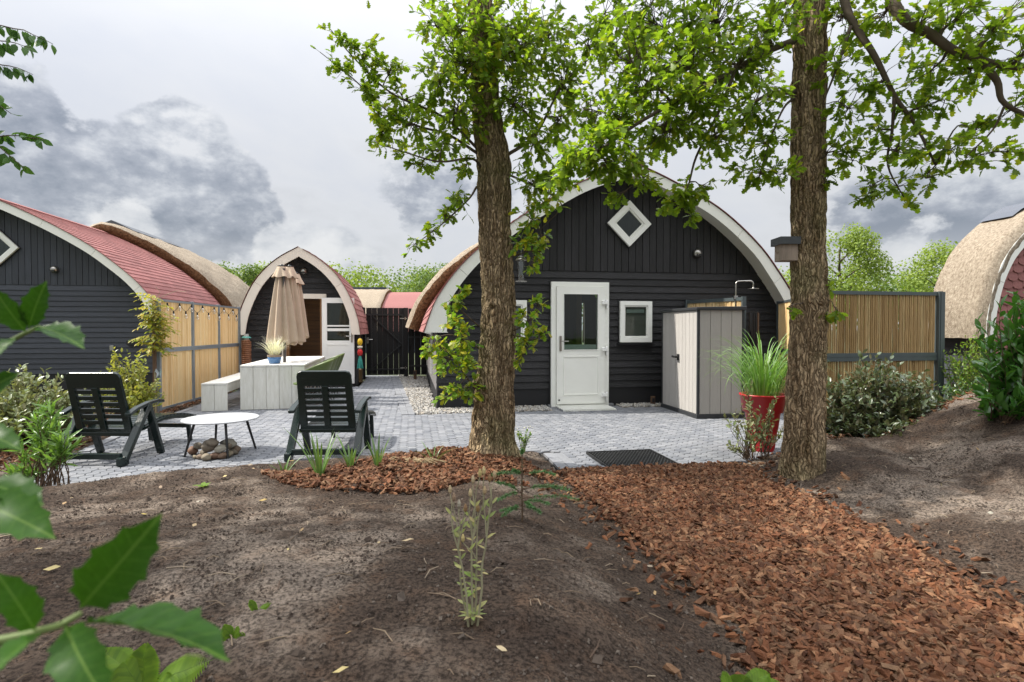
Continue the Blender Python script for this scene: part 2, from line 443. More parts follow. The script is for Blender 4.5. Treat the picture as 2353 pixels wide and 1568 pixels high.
leaf_mat('dry_campion', [(0.255, 0.315, 0.112), (0.330, 0.375, 0.150), (0.540, 0.450, 0.225), (0.225, 0.345, 0.075)], 0.3, 0.6, 0.2)
leaf_mat('spruce_needle', [(0.080, 0.192, 0.068), (0.124, 0.259, 0.090), (0.102, 0.225, 0.080)], 0.15, 0.45, 0.4)
leaf_mat('fern_leaf', [(0.15, 0.27, 0.03), (0.20, 0.32, 0.035), (0.12, 0.22, 0.03)], 0.4)
leaf_mat('far_leaf', [(0.112, 0.188, 0.053), (0.165, 0.247, 0.068), (0.135, 0.217, 0.060), (0.210, 0.270, 0.075), (0.090, 0.158, 0.048)], 0.35, 0.6, 0.2)
leaf_mat('far_leaf_light', [(0.210, 0.294, 0.063), (0.280, 0.364, 0.077), (0.238, 0.322, 0.070), (0.168, 0.252, 0.056)], 0.35, 0.6, 0.2)

# oak bark: plates parted by cracks
m = MATS['bark_oak']
nt = m.node_tree
b = nt.nodes['Principled BSDF']
tcn = N(nt, 'ShaderNodeTexCoord')
wz = N(nt, 'ShaderNodeTexNoise', inp={'Scale': 7.0, 'Detail': 4.0})
nt.links.new(tcn.outputs['Object'], wz.inputs['Vector'])
wv = N(nt, 'ShaderNodeVectorMath', operation='SCALE')
nt.links.new(wz.outputs['Color'], wv.inputs[0])
wv.inputs['Scale'].default_value = 0.11
wa = N(nt, 'ShaderNodeVectorMath', operation='ADD')
nt.links.new(tcn.outputs['Object'], wa.inputs[0])
nt.links.new(wv.outputs[0], wa.inputs[1])
wm_ = N(nt, 'ShaderNodeMapping')
wm_.inputs['Scale'].default_value = (1, 1, 0.17)
nt.links.new(wa.outputs[0], wm_.inputs[0])
vo = N(nt, 'ShaderNodeTexVoronoi', feature='DISTANCE_TO_EDGE', inp={'Scale': 34.0})
nt.links.new(wm_.outputs[0], vo.inputs['Vector'])
crack = ramp(nt, vo.outputs['Distance'], [(0.0, 0.36), (0.10, 0.82), (0.30, 1.0)])
fine_ = N(nt, 'ShaderNodeTexNoise', inp={'Scale': 90.0, 'Detail': 5.0, 'Roughness': 0.7})
nt.links.new(wm_.outputs[0], fine_.inputs['Vector'])
moss = N(nt, 'ShaderNodeTexNoise', inp={'Scale': 2.2, 'Detail': 5.0})
nt.links.new(tcn.outputs['Object'], moss.inputs['Vector'])
old = b.inputs['Base Color'].links[0].from_socket
c1 = mixc(nt, 1.0, old, crack, 'MULTIPLY')
c1 = mixc(nt, 1.0, c1, ramp(nt, fine_.outputs[0], [(0.3, 0.62), (0.65, 1.0)]), 'MULTIPLY')
c1 = mixc(nt, mathn(nt, 'MULTIPLY', ramp(nt, moss.outputs[0], [(0.50, 0.0), (0.70, 1.0)]), 0.35), c1, (0.17, 0.19, 0.07))
nt.links.new(c1, b.inputs['Base Color'])
bp = N(nt, 'ShaderNodeBump', inp={'Strength': 1.0, 'Distance': 0.03})
nt.links.new(mathn(nt, 'ADD', ramp(nt, vo.outputs['Distance'], [(0.0, 0.0), (0.25, 0.8), (0.5, 1.0)]), mathn(nt, 'MULTIPLY', fine_.outputs[0], 0.4)), bp.inputs['Height'])
nt.links.new(bp.outputs[0], b.inputs['Normal'])

# two-scale soil
m = mat('soil', (0.100, 0.080, 0.066), 0.95, 0.4, 3.0, bump=1.0, bscale=55, spec=0.12, detail=9)
nt = m.node_tree
b = nt.nodes['Principled BSDF']
tcn = N(nt, 'ShaderNodeTexCoord')
na = N(nt, 'ShaderNodeTexNoise', inp={'Scale': 1.1, 'Detail': 6.0, 'Roughness': 0.6})
nb = N(nt, 'ShaderNodeTexNoise', inp={'Scale': 62.0, 'Detail': 7.0, 'Roughness': 0.75})
nc = N(nt, 'ShaderNodeTexNoise', inp={'Scale': 6.0, 'Detail': 6.0, 'Roughness': 0.65})
for q in (na, nb, nc):
    nt.links.new(tcn.outputs['Object'], q.inputs['Vector'])
c1 = ramp(nt, na.outputs[0], [(0.36, (0.060, 0.042, 0.032)), (0.49, (0.092, 0.067, 0.051)), (0.60, (0.25, 0.20, 0.16))])
c2 = mixc(nt, ramp(nt, nc.outputs[0], [(0.50, 0.0), (0.68, 0.7)]), c1, (0.12, 0.075, 0.05))
c3 = mixc(nt, 1.0, c2, ramp(nt, nb.outputs[0], [(0.42, 0.26), (0.50, 0.70), (0.57, 1.0)]), 'MULTIPLY')
nt.links.new(c3, b.inputs['Base Color'])


# ------------------------------------------------------------------ mesh helpers
class MB:
    """collects pieces and links them as ONE mesh object"""

    def __init__(self, T=None):
        self.v, self.f, self.T = [], [], T

    def add(self, vs, fs):
        n = len(self.v)
        if self.T:
            vs = [self.T(*p) for p in vs]
        self.v.extend([tuple(map(float, p)) for p in vs])
        self.f.extend([tuple(i + n for i in q) for q in fs])
        return self

    def box(self, x0, x1, y0, y1, z0, z1):
        return self.add([(x0, y0, z0), (x1, y0, z0), (x1, y1, z0), (x0, y1, z0), (x0, y0, z1), (x1, y0, z1), (x1, y1, z1), (x0, y1, z1)],
                        [(0, 3, 2, 1), (4, 5, 6, 7), (0, 1, 5, 4), (1, 2, 6, 5), (2, 3, 7, 6), (3, 0, 4, 7)])

    def bar(self, p, q, w, h, up=(0, 0, 1)):
        p, q = Vector(p), Vector(q)
        d = (q - p).normalized()
        u = Vector(up)
        s = d.cross(u)
        if s.length < 1e-4:
            s = d.cross(Vector((1, 0, 0)))
        s.normalize()
        t = s.cross(d).normalized()
        vs = []
        for e in (p, q):
            for a, c in ((-1, -1), (1, -1), (1, 1), (-1, 1)):
                vs.append(tuple(e + s * (a * w / 2) + t * (c * h / 2)))
        return self.add(vs, [(0, 1, 2, 3), (7, 6, 5, 4), (0, 4, 5, 1), (1, 5, 6, 2), (2, 6, 7, 3), (3, 7, 4, 0)])

    def tube(self, pts, radii, n=8, cap=True):
        pts = [Vector(p) for p in pts]
        if isinstance(radii, (int, float)):
            radii = [radii] * len(pts)
        vs, fs = [], []
        prev = None
        for i, p in enumerate(pts):
            d = (pts[min(i + 1, len(pts) - 1)] - pts[max(i - 1, 0)])
            if d.length < 1e-9:
                d = Vector((0, 0, 1))
            d.normalize()
            if prev is None:
                a = d.cross(Vector((0.31, 0.17, 0.93)))
                if a.length < 1e-3:
                    a = d.cross(Vector((1, 0, 0)))
            else:
                a = prev - d * prev.dot(d)
            a.normalize()
            prev = a
            b_ = d.cross(a)
            for k in range(n):
                t = 2 * math.pi * k / n
                vs.append(tuple(p + (a * math.cos(t) + b_ * math.sin(t)) * radii[i]))
        for i in range(len(pts) - 1):
            for k in range(n):
                fs.append((i * n + k, i * n + (k + 1) % n, (i + 1) * n + (k + 1) % n, (i + 1) * n + k))
        if cap:
            fs.append(tuple(range(n - 1, -1, -1)))
            fs.append(tuple((len(pts) - 1) * n + k for k in range(n)))
        return self.add(vs, fs)

    def lathe(self, prof, n=24, c=(0, 0, 0), cap=True):
        vs, fs = [], []
        for r, z in prof:
            for k in range(n):
                t = 2 * math.pi * k / n
                vs.append((c[0] + r * math.cos(t), c[1] + r * math.sin(t), c[2] + z))
        for i in range(len(prof) - 1):
            for k in range(n):
                fs.append((i * n + k, i * n + (k + 1) % n, (i + 1) * n + (k + 1) % n, (i + 1) * n + k))
        if cap:
            fs.append(tuple(range(n - 1, -1, -1)))
            fs.append(tuple((len(prof) - 1) * n + k for k in range(n)))
        return self.add(vs, fs)

    def prism(self, poly, y0, y1):
        """polygon in x,z swept along y"""
        n = len(poly)
        vs = [(x, y0, z) for x, z in poly] + [(x, y1, z) for x, z in poly]
        fs = [tuple(range(n)), tuple(range(2 * n - 1, n - 1, -1))]
        fs += [(i, i + n, (i + 1) % n + n, (i + 1) % n) for i in range(n)]
        return self.add(vs, fs)

    def slab(self, poly, z0, z1):
        n = len(poly)
        vs = [(x, y, z0) for x, y in poly] + [(x, y, z1) for x, y in poly]
        fs = [tuple(range(n - 1, -1, -1)), tuple(range(n, 2 * n))]
        fs += [(i, (i + 1) % n, (i + 1) % n + n, i + n) for i in range(n)]
        return self.add(vs, fs)

    def mesh(self, name, smooth=False):
        me = bpy.data.meshes.new(name)
        me.from_pydata(self.v, [], self.f)
        if smooth:
            me.polygons.foreach_set('use_smooth', [True] * len(me.polygons))
        me.update()
        return me

    def build(self, name, material, parent=None, smooth=False, bevel=0.0, kind=None, label=None, cat=None, group=None):
        return link(name, self.mesh(name, smooth), material, parent, bevel, kind, label, cat, group)


def tag(o, label=None, cat=None, group=None, kind=None):
    if label:
        o['label'] = label
    if cat:
        o['category'] = cat
    if group:
        o['group'] = group
    if kind:
        o['kind'] = kind
    return o


LOC = {}


def link(name, me, material, parent=None, bevel=0.0, kind=None, label=None, cat=None, group=None):
    if material is not None and not me.materials:
        me.materials.append(MATS[material] if isinstance(material, str) else material)
    o = bpy.data.objects.new(name, me)
    COL.objects.link(o)
    if parent is not None:
        o.parent = parent
        l = LOC.get(parent.name)
        if l is not None:                     # parts of this thing are given in world coordinates
            o.matrix_parent_inverse = Matrix.Translation(-Vector(l))
    if bevel:
        md = o.modifiers.new('bevel', 'BEVEL')
        md.width = bevel
        md.segments = 2
        md.limit_method = 'ANGLE'
    return tag(o, label, cat, group, kind)


def thing(name, label, cat, loc=(0, 0, 0), group=None, world_parts=True, rotz=0.0):
    o = bpy.data.objects.new(name, None)
    COL.objects.link(o)
    o.empty_display_size = 0.2
    o.location = loc
    o.rotation_euler = (0, 0, rotz)
    if world_parts:
        LOC[o.name] = tuple(map(float, loc))
    return tag(o, label, cat, group)


def copy_thing(root, loc, rotz, label, group=None):
    r = root.copy()
    COL.objects.link(r)
    r.location = loc
    r.rotation_euler = (0, 0, rotz)
    r['label'] = label
    if group:
        r['group'] = group
    for ch in [c for c in bpy.data.objects if c.parent == root]:
        c = ch.copy()
        COL.objects.link(c)
        c.parent = r
        for g in [x for x in bpy.data.objects if x.parent == ch]:
            d = g.copy()
            COL.objects.link(d)
            d.parent = c
    return r


def smooth01(x):
    x = np.clip(x, 0, 1)
    return x * x * (3 - 2 * x)


def poly_dist(P, poly):
    """signed distance of points to a polygon, negative inside"""
    P = np.asarray(P, float)
    poly = np.asarray(poly, float)
    d2 = np.full(len(P), 1e9)
    ins = np.zeros(len(P), bool)
    for a, b_ in zip(poly, np.roll(poly, -1, 0)):
        e = b_ - a
        w = P - a
        t = np.clip((w @ e) / (e @ e), 0, 1)
        d2 = np.minimum(d2, ((w - t[:, None] * e) ** 2).sum(1))
        c = (a[1] > P[:, 1]) != (b_[1] > P[:, 1])
        with np.errstate(divide='ignore', invalid='ignore'):
            xi = (b_[0] - a[0]) * (P[:, 1] - a[1]) / (b_[1] - a[1]) + a[0]
        ins ^= c & (P[:, 0] < xi)
    d = np.sqrt(d2)
    return np.where(ins, -d, d)


def in_poly(P, poly):
    return poly_dist(P, poly) < 0


A10 = rad(10)
UX, VX = np.array([math.cos(A10), math.sin(A10)]), np.array([-math.sin(A10), math.cos(A10)])
O1 = np.array([-1.242, 9.409])          # front left corner of the main house


def site(s, k):
    p = O1 + s * UX + k * VX
    return (float(p[0]), float(p[1]))


# ------------------------------------------------------------------ ground plan
PATIO = [(2.30, 5.60), (0.46, 5.27), (0.30, 6.12), (-0.6, 5.95), (-1.3, 5.66), (-2.4, 5.30), (-3.4, 4.80), (-3.95, 4.2), (-4.25, 5.1), (-4.66, 6.08),
         (-5.08, 7.5), (-5.32, 8.9), (-5.45, 9.7), (-5.95, 12.7), (-3.52, 13.1), (-3.7, 14.0), (-4.15, 16.3), (-3.26, 16.3),
         site(-.36, -.56), site(1.82, -.50), site(1.86, -.06), site(3.06, -.06), site(3.10, -.33), site(4.1, -.33), site(4.15, -.06), site(6.3, -.06),
         (4.3, 8.9), (3.45, 7.0), (2.85, 6.05)]
BARK_PATH = [tuple(gp(x, y)[:2]) for x, y in ((1288, 1087), (1330, 1130), (1400, 1190), (1500, 1280), (1620, 1370), (1700, 1450), (1768, 1568), (1860, 1800))] + \
            [tuple(gp(x, y)[:2]) for x, y in ((2750, 1750), (2353, 1440), (2200, 1340), (2050, 1255), (1900, 1175), (1760, 1115), (1690, 1072))]

GRAVEL = [site(-.36, -.56), site(1.84, -.50), site(1.84, .02), site(-.02, .02), site(-.02, 6.4), (-3.26, 16.3)]
GRAVEL2 = [site(3.1, -.33), site(4.1, -.33), site(4.1, .02), site(3.1, .02)]
HOUSE_PLAN = [site(-.3, -.02), site(6.8, -.02), site(6.8, 10), site(-.3, 10)]


def terrain_z(P):
    P = np.asarray(P, float)
    x, y = P[:, 0], P[:, 1]
    dpat = poly_dist(P, PATIO)
    dpath = poly_dist(P, BARK_PATH)
    left = (0.145 + 0.16 * smooth01((4.3 - y) / 2.2)) * (1 - smooth01((-3.4 - x) / 1.6))
    right = 0.17 + 0.42 * smooth01((x - 3.3 - .25 * np.maximum(0, y - 4.5)) / 1.5)
    side = smooth01((x - 1.35 - np.maximum(0, (y - 3.5)) * 0.05) / 0.7)
    fade_back = 1 - smooth01((y - 5.3 - 0.35 * np.maximum(0, x - 2.6)) / 1.3)
    fade_left = np.where(x < 0.8, 1.0, fade_back)
    hm = left * (1 - side) + right * side
    z = hm * smooth01(dpath / 0.95) * smooth01((dpat - 0.02) / 0.50) * fade_left
    # soft hollows
    nz = np.array([mnoise.noise(Vector((a * 1.25, b * 1.25, 3.1))) for a, b in P])
    n2_ = np.array([mnoise.noise(Vector((a * 3.6, b * 3.6, 9.1))) for a, b in P])
    amp = smooth01((dpat - .1) / .5)
    z = z + amp * smooth01(dpath / .6) * (nz * (0.045 + 0.06 * side) + n2_ * (0.016 + .022 * side)) + amp * (nz * .012)
    z = z + 0.012 * amp + 0.01
    z = np.where(dpat < 0.03, -0.07, z)
    far_ = y > 8.0
    if far_.any():
        for pl_ in (GRAVEL, GRAVEL2, HOUSE_PLAN):
            z = np.where(poly_dist(P, pl_) < .06, -0.08, z)
    return z


def tz(x, y):
    return float(terrain_z([(x, y)])[0])


# far ground sheet
MB().add([(-600, -60, -.12), (600, -60, -.12), (600, 900, -.12), (-600, 900, -.12)], [(0, 1, 2, 3)]).build('ground', 'ground_far', kind='structure', label='grassy ground running back to the woods')

# soil mounds: one fine sheet
gx = np.arange(-7.0, 8.0, 0.04)
gy = np.concatenate([np.arange(-0.6, 6.4, 0.033), np.arange(6.4, 12.0, 0.09)])
XX, YY = np.meshgrid(gx, gy)
PP = np.stack([XX.ravel(), YY.ravel()], 1)
ZZ = terrain_z(PP)
dpt = poly_dist(PP, PATIO)
fine = np.array([mnoise.fractal(Vector((a * 9, b * 9, 0.3)), 1.0, 2.1, 4) for a, b in PP])
ZZ = ZZ + np.where(dpt > 0.05, fine * 0.016, 0)
me = bpy.data.meshes.new('soil')
nxg, nyg = len(gx), len(gy)
idx = np.arange(nxg * nyg).reshape(nyg, nxg)
quads = np.stack([idx[:-1, :-1].ravel(), idx[:-1, 1:].ravel(), idx[1:, 1:].ravel(), idx[1:, :-1].ravel()], 1)
me.from_pydata(np.column_stack([PP, ZZ]).tolist(), [], quads.tolist())
me.polygons.foreach_set('use_smooth', [True] * len(me.polygons))
soil = link('soil_mounds', me, 'soil', kind='structure', label='bare brown soil mounds either side of the bark path')

inside = poly_dist(PP, BARK_PATH) < .03
qk = inside[quads].all(1)
used = np.unique(quads[qk])
remap = -np.ones(len(PP), int)
remap[used] = np.arange(len(used))
me = bpy.data.meshes.new('bark_path')
me.from_pydata(np.column_stack([PP[used], ZZ[used] + .012]).tolist(), [], remap[quads[qk]].tolist())
me.polygons.foreach_set('use_smooth', [True] * len(me.polygons))
link('bark_path', me, 'bark_fines', kind='structure', label='path of fine red brown bark between the soil mounds')

# ------------------------------------------------------------------ paving
pav = MB().slab(PATIO, -0.09, -0.014).build('patio_paving', 'joint_sand', kind='structure', label='grey hexagonal paved patio with a path to the gate')
R = 0.064


def hex_mb(cx=0, cy=0, ang=0, z=0.0, mbx=None):
    m_ = mbx or MB()
    vs = []
    for rr, zz in ((R * 0.945, -0.05), (R * 0.945, z - 0.006), (R * 0.875, z)):
        for k in range(6):
            t = A10 + ang + k * math.pi / 3
            vs.append((cx + rr * math.cos(t), cy + rr * math.sin(t), zz))
    fs = [tuple(range(12, 18))]
    for j in (0, 6):
        for k in range(6):
            fs.append((j + k, j + (k + 1) % 6, j + 6 + (k + 1) % 6, j + 6 + k))
    return m_.add(vs, fs)


# kerb bricks first: their strips stay free of hexagons
KERB = []


def kerb_run(p, q, rows, inward, L=0.21, W=0.105):
    p, q = np.array(p), np.array(q)
    d = (q - p) / np.linalg.norm(q - p)
    nrm_ = np.array([-d[1], d[0]]) * inward
    n = int(np.linalg.norm(q - p) / L)
    for r in range(rows):
        for i in range(n):
            c = p + d * (i + .5) * L + nrm_ * (r + .5) * W
            KERB.append((c, math.atan2(d[1], d[0])))
    KSTRIP.append([tuple(p), tuple(q), tuple(q + nrm_ * rows * W), tuple(p + nrm_ * rows * W)])


KSTRIP = []
kerb_run((0.46, 5.27), (2.32, 5.60), 1, 1)
kerb_run((0.44, 5.38), (0.31, 6.12), 2, -1)
kerb_run((0.31, 6.13), (-0.62, 5.96), 1, -1)
kerb_run(site(-.36, -.56), (-3.26, 16.3), 2, 1)
kerb_run((-4.66, 6.08), (-5.08, 7.5), 1, -1)
kerb_run((-5.08, 7.5), (-5.45, 9.7), 1, -1)
hexes = []
ddx, ddy = 1.5 * R, math.sqrt(3) * R
for i in range(-110, 110):
    for j in range(-20, 130):
        s = i * ddx
        k = 3.0 + j * ddy + (ddy / 2 if i % 2 else 0)
        hexes.append(np.array([0, 0]) + s * UX + k * VX)
hexes = np.array(hexes)
keep = poly_dist(hexes, PATIO) < 0.0
for ks in KSTRIP:
    keep &= poly_dist(hexes, ks) > -0.03
hexes = hexes[keep]
# what the photograph sees
vis = (np.abs(hexes[:, 0]) < hexes[:, 1] * 0.97 + .3)
hexes = hexes[vis]
order = np.argsort(np.hypot(hexes[:, 0], hexes[:, 1]))
hexes = hexes[order]
hm_ = hex_mb().mesh('paver')
for c in hexes[:300]:
    o = link('paver', hm_, 'paver', pav)
    o.location = (c[0], c[1], random.uniform(-.003, .002))
    o.rotation_euler = (random.uniform(-.012, .012), random.uniform(-.012, .012), random.uniform(-.02, .02))
mb = MB()
for c in hexes[300:]:
    hex_mb(c[0], c[1], random.uniform(-.02, .02), random.uniform(-.003, .002), mb)
mb.build('paver_field', 'paver', pav, kind='stuff')
km = MB().box(-.103, .103, -.0505, .0505, -.06, .009).mesh('kerb_brick')
for c, a in KERB:
    o = link('kerb_brick', km, 'kerb', pav)
    o.location = (c[0], c[1], random.uniform(-.003, .003))
    o.rotation_euler = (0, 0, a + random.uniform(-.01, .01))


# ------------------------------------------------------------------ loose stuff: gravel, bark, clods
def lump(n=1, flat=1.0, L=1.0, jag=0.3):
    """small irregular block, 12 triangles or fewer"""
    vs = [(-.5, -.3, -.5), (.5, -.35, -.5), (.45, .35, -.5), (-.45, .3, -.5), (-.42, -.25, .5), (.4, -.28, .45), (.38, .27, .5), (-.4, .25, .4)]
    vs = [((x + random.uniform(-jag, jag) * .5) * L, y + random.uniform(-jag, jag) * .5, z * flat * (1 + random.uniform(-jag, jag))) for x, y, z in vs]
    return vs, [(0, 3, 2, 1), (4, 5, 6, 7), (0, 1, 5, 4), (1, 2, 6, 5), (2, 3, 7, 6), (3, 0, 4, 7)]


def scatter(mbx, P, z, size, flat, L, tilt, jag=.35):
    kinds = [lump(1, flat, L, jag) for _ in range(14)]
    for (x, y), zz in zip(P, z):
        vs, fs = random.choice(kinds)
        s = size * random.uniform(.55, 1.35)
        M_ = Matrix.Rotation(random.uniform(0, 6.28), 3, 'Z') @ Matrix.Rotation(random.gauss(0, tilt), 3, 'X') @ Matrix.Rotation(random.gauss(0, tilt), 3, 'Y')
        mbx.add([tuple(M_ @ Vector(v) * s + Vector((x, y, zz))) for v in vs], fs)


def sample_poly(poly, n):
    p = np.array(poly)
    lo, hi = p.min(0), p.max(0)
    out_ = np.zeros((0, 2))
    while len(out_) < n:
        q = rng.uniform(lo, hi, (n * 3, 2))
        out_ = np.vstack([out_, q[in_poly(q, p)]])
    return out_[:n]


gr = MB().slab(GRAVEL, -.06, -.004).slab(GRAVEL2, -.06, -.004).build('gravel_strip', 'gravel_bed', kind='structure', label='pale gravel strip along the foot of the black house')
mb = MB()
P = np.vstack([sample_poly(GRAVEL, 5800), sample_poly(GRAVEL2, 500)])
scatter(mb, P, rng.uniform(-.002, .02, len(P)), .030, .7, 1.0, .6)
mb.build('gravel', 'gravel', kind='stuff', label='loose pale grey gravel beside the black house')

# bark chips
BARK_TOP = [tuple(gp(x, y, .2)[:2]) for x, y in ((640, 1105), (760, 1130), (900, 1128), (1000, 1120), (1120, 1090), (1240, 1090), (1290, 1100), (1255, 1050), (1205, 1025), (1030, 1025), (880, 1050), (740, 1072), (600, 1082))]
BED_L = [(-4.3, 5.1), (-4.7, 6.08), (-5.12, 7.5), (-5.36, 8.9), (-5.5, 9.7), (-6.0, 12.6), (-6.5, 12.6), (-6.2, 9.4), (-5.9, 7.0), (-5.6, 5.2)]
BED_R = [(2.4, 5.65), (2.9, 6.05), (3.5, 7.0), (4.3, 8.9), (5.6, 8.0), (5.4, 6.2), (3.4, 5.75)]
P1 = sample_poly(BARK_PATH, 33000)
dist = np.hypot(P1[:, 0], P1[:, 1])
sel = (P1[:, 1] > 1.35) & (np.abs(P1[:, 0]) < P1[:, 1] + .4)
P1 = P1[sel]
# ragged spill over the path's edges
Ps = sample_poly([(0.2, 1.2), (0.2, 5.2), (2.7, 5.6), (5.0, 3.0), (4.6, 1.2)], 14000)
ds = poly_dist(Ps, BARK_PATH)
Ps = Ps[(ds > 0) & (rng.uniform(0, 1, len(ds)) < np.exp(-ds / .11)) & (poly_dist(Ps, PATIO) > 0)]
P2 = sample_poly(BARK_TOP, 6000)
P2 = P2[(poly_dist(P2, PATIO) > .02)]
hyp = np.array([mnoise.noise(Vector((a * 2.2, b * 2.2, 5.5))) for a, b in P2])
P2 = P2[hyp + rng.uniform(-.12, .12, len(hyp)) > -.32]
P3 = sample_poly(BED_L, 2600)
P4 = sample_poly(BED_R, 900)
Pall = np.vstack([P1, Ps, P2, P3, P4])
za = terrain_z(Pall)
mb = MB()
scatter(mb, Pall, za + rng.uniform(.0, .034, len(Pall)), .029, .42, 1.6, .45, .6)
mb.build('bark_mulch', 'bark_chip', kind='stuff', label='red brown bark chips covering the path and the planting beds')
print('bark', len(Pall))

# clods, grit and litter on the soil
Pc = rng.uniform((-4.6, 1.2), (6.0, 6.0), (16000, 2))
Pc = Pc[(poly_dist(Pc, PATIO) > .06) & (poly_dist(Pc, BARK_PATH) > .12) & (np.abs(Pc[:, 0]) < Pc[:, 1] + .3)]
zc_ = terrain_z(Pc)
mb = MB()
scatter(mb, Pc, zc_ + .001, .011, .7, 1.1, .6)
big = Pc[rng.uniform(0, 1, len(Pc)) < .022]
scatter(mb, big, terrain_z(big) + .003, .024, .75, 1.1, .6)
tiny = rng.uniform((-3.2, 1.2), (5.0, 5.4), (80000, 2))
tiny = tiny[(poly_dist(tiny, PATIO) > .05) & (poly_dist(tiny, BARK_PATH) > .03) & (np.abs(tiny[:, 0]) < tiny[:, 1] * .95 + .2)]
keepn = np.array([mnoise.noise(Vector((a * 2.6, b * 2.6, 1.7))) for a, b in tiny]) + rng.uniform(-.5, .5, len(tiny)) > -.1
tiny = tiny[keepn]
pyr = [(-.5, -.35, 0), (.5, -.3, 0), (.05, .5, 0), (0, 0, .6)]
for (x, y), z in zip(tiny, terrain_z(tiny)):
    s, a = random.uniform(.005, .015), random.uniform(0, 6.28)
    c_, s_ = math.cos(a) * s, math.sin(a) * s
    mb.add([(x + p_[0] * c_ - p_[1] * s_, y + p_[0] * s_ + p_[1] * c_, z - .002 + p_[2] * s) for p_ in pyr], [(0, 1, 3), (1, 2, 3), (2, 0, 3)])
print('grit', len(tiny))
mb.build('soil_clods', 'clod', kind='stuff', label='small soil clods scattered over the mounds')
mb = MB()
Pt = Pc[rng.choice(len(Pc), 420, replace=False)]
for (x, y), z in zip(Pt, terrain_z(Pt)):
    a, l = random.uniform(0, 6.28), random.uniform(.03, .12)
    c_, s_ = math.cos(a) * l / 2, math.sin(a) * l / 2
    mb.tube([(x - c_, y - s_, z + .006), (x + s_ * .15, y - c_ * .15, z + .014), (x + c_, y + s_, z + .005)], [.0022, .0025, .0015], 4)
mb.build('twig_litter', 'twig', kind='stuff', label='thin dry twigs lying on the soil')
mb = MB()
Pt = np.vstack([Pc[rng.choice(len(Pc), 60, replace=False)], P1[rng.choice(len(P1), 90, replace=False)]])
for (x, y), z in zip(Pt, terrain_z(Pt)):
    s = random.uniform(.010, .024)
    M_ = Matrix.Rotation(random.uniform(0, 6.28), 3, 'Z') @ Matrix.Rotation(random.gauss(0, .5), 3, 'X')
    pts = [(-1.3, 0, .1), (-.4, -.5, 0), (.6, -.45, .15), (1.4, 0, 0), (.6, .5, .2), (-.4, .45, 0)]
    mb.add([tuple(M_ @ Vector(p) * s + Vector((x, y, z + .022))) for p in pts], [(0, 1, 5), (1, 2, 4, 5), (2, 3, 4)])
mb.build('leaf_litter', 'dry_leaf', kind='stuff', label='dry fallen leaf scraps on soil and bark')


# ------------------------------------------------------------------ arched houses
def catmull(pts, per=6):
    P = [np.array(p, float) for p in pts]
    P = [2 * P[0] - P[1]] + P + [2 * P[-1] - P[-2]]
    out_ = []
    for i in range(1, len(P) - 2):
        for j in range(per):
            t = j / per
            a, b_, c, d = P[i - 1], P[i], P[i + 1], P[i + 2]
            out_.append(.5 * ((2 * b_) + (c - a) * t + (2 * a - 5 * b_ + 4 * c - d) * t * t + (3 * b_ - a - 3 * c + d) * t ** 3))
    out_.append(P[-2])
    return np.array(out_)


class Arch:
    """half profile (w, z) from the eave up to the apex"""

    def __init__(self, pts):
        self.c = catmull(pts)
        seg = np.linalg.norm(np.diff(self.c, axis=0), axis=1)
        self.a = np.concatenate([[0], np.cumsum(seg)])
        self.L = self.a[-1]

    def at(self, a):
        return np.array([np.interp(a, self.a, self.c[:, 0]), np.interp(a, self.a, self.c[:, 1])])

    def nrm(self, a):
        p, q = self.at(max(0, a - .03)), self.at(min(self.L, a + .03))
        d = (q - p) / np.linalg.norm(q - p)
        return np.array([d[1], -d[0]])          # outward (w grows, z grows)

    def w_at_z(self, z):
        return float(np.interp(z, self.c[:, 1], self.c[:, 0]))

    def z_at_w(self, w):
        return float(np.interp(-w, -self.c[:, 0], self.c[:, 1]))


def frame(C, A):
    u = np.array([math.cos(A), math.sin(A)])
    v = np.array([-math.sin(A), math.cos(A)])

    def T(s, k, z):
        p = np.array(C) + s * u + k * v
        return (p[0], p[1], z)
    return T, u, v


def ring(mbx, outer, inner, y0, y1):
    n = len(outer)
    vs = [(x, y0, z) for x, z in outer] + [(x, y0, z) for x, z in inner] + [(x, y1, z) for x, z in outer] + [(x, y1, z) for x, z in inner]
    fs = []
    for i in range(n):
        j = (i + 1) % n
        fs += [(i, j, n + j, n + i), (2 * n + j, 2 * n + i, 3 * n + i, 3 * n + j), (i, 2 * n + i, 2 * n + j, j), (n + i, n + j, 3 * n + j, 3 * n + i)]
    mbx.add(vs, fs)
    return mbx


def rect(s0, s1, z0, z1):
    return [(s0, z0), (s1, z0), (s1, z1), (s0, z1)]


def roof_offset(sg, arch, a, off):
    p = arch.at(a) + arch.nrm(a) * off
    return sg * p[0], p[1]


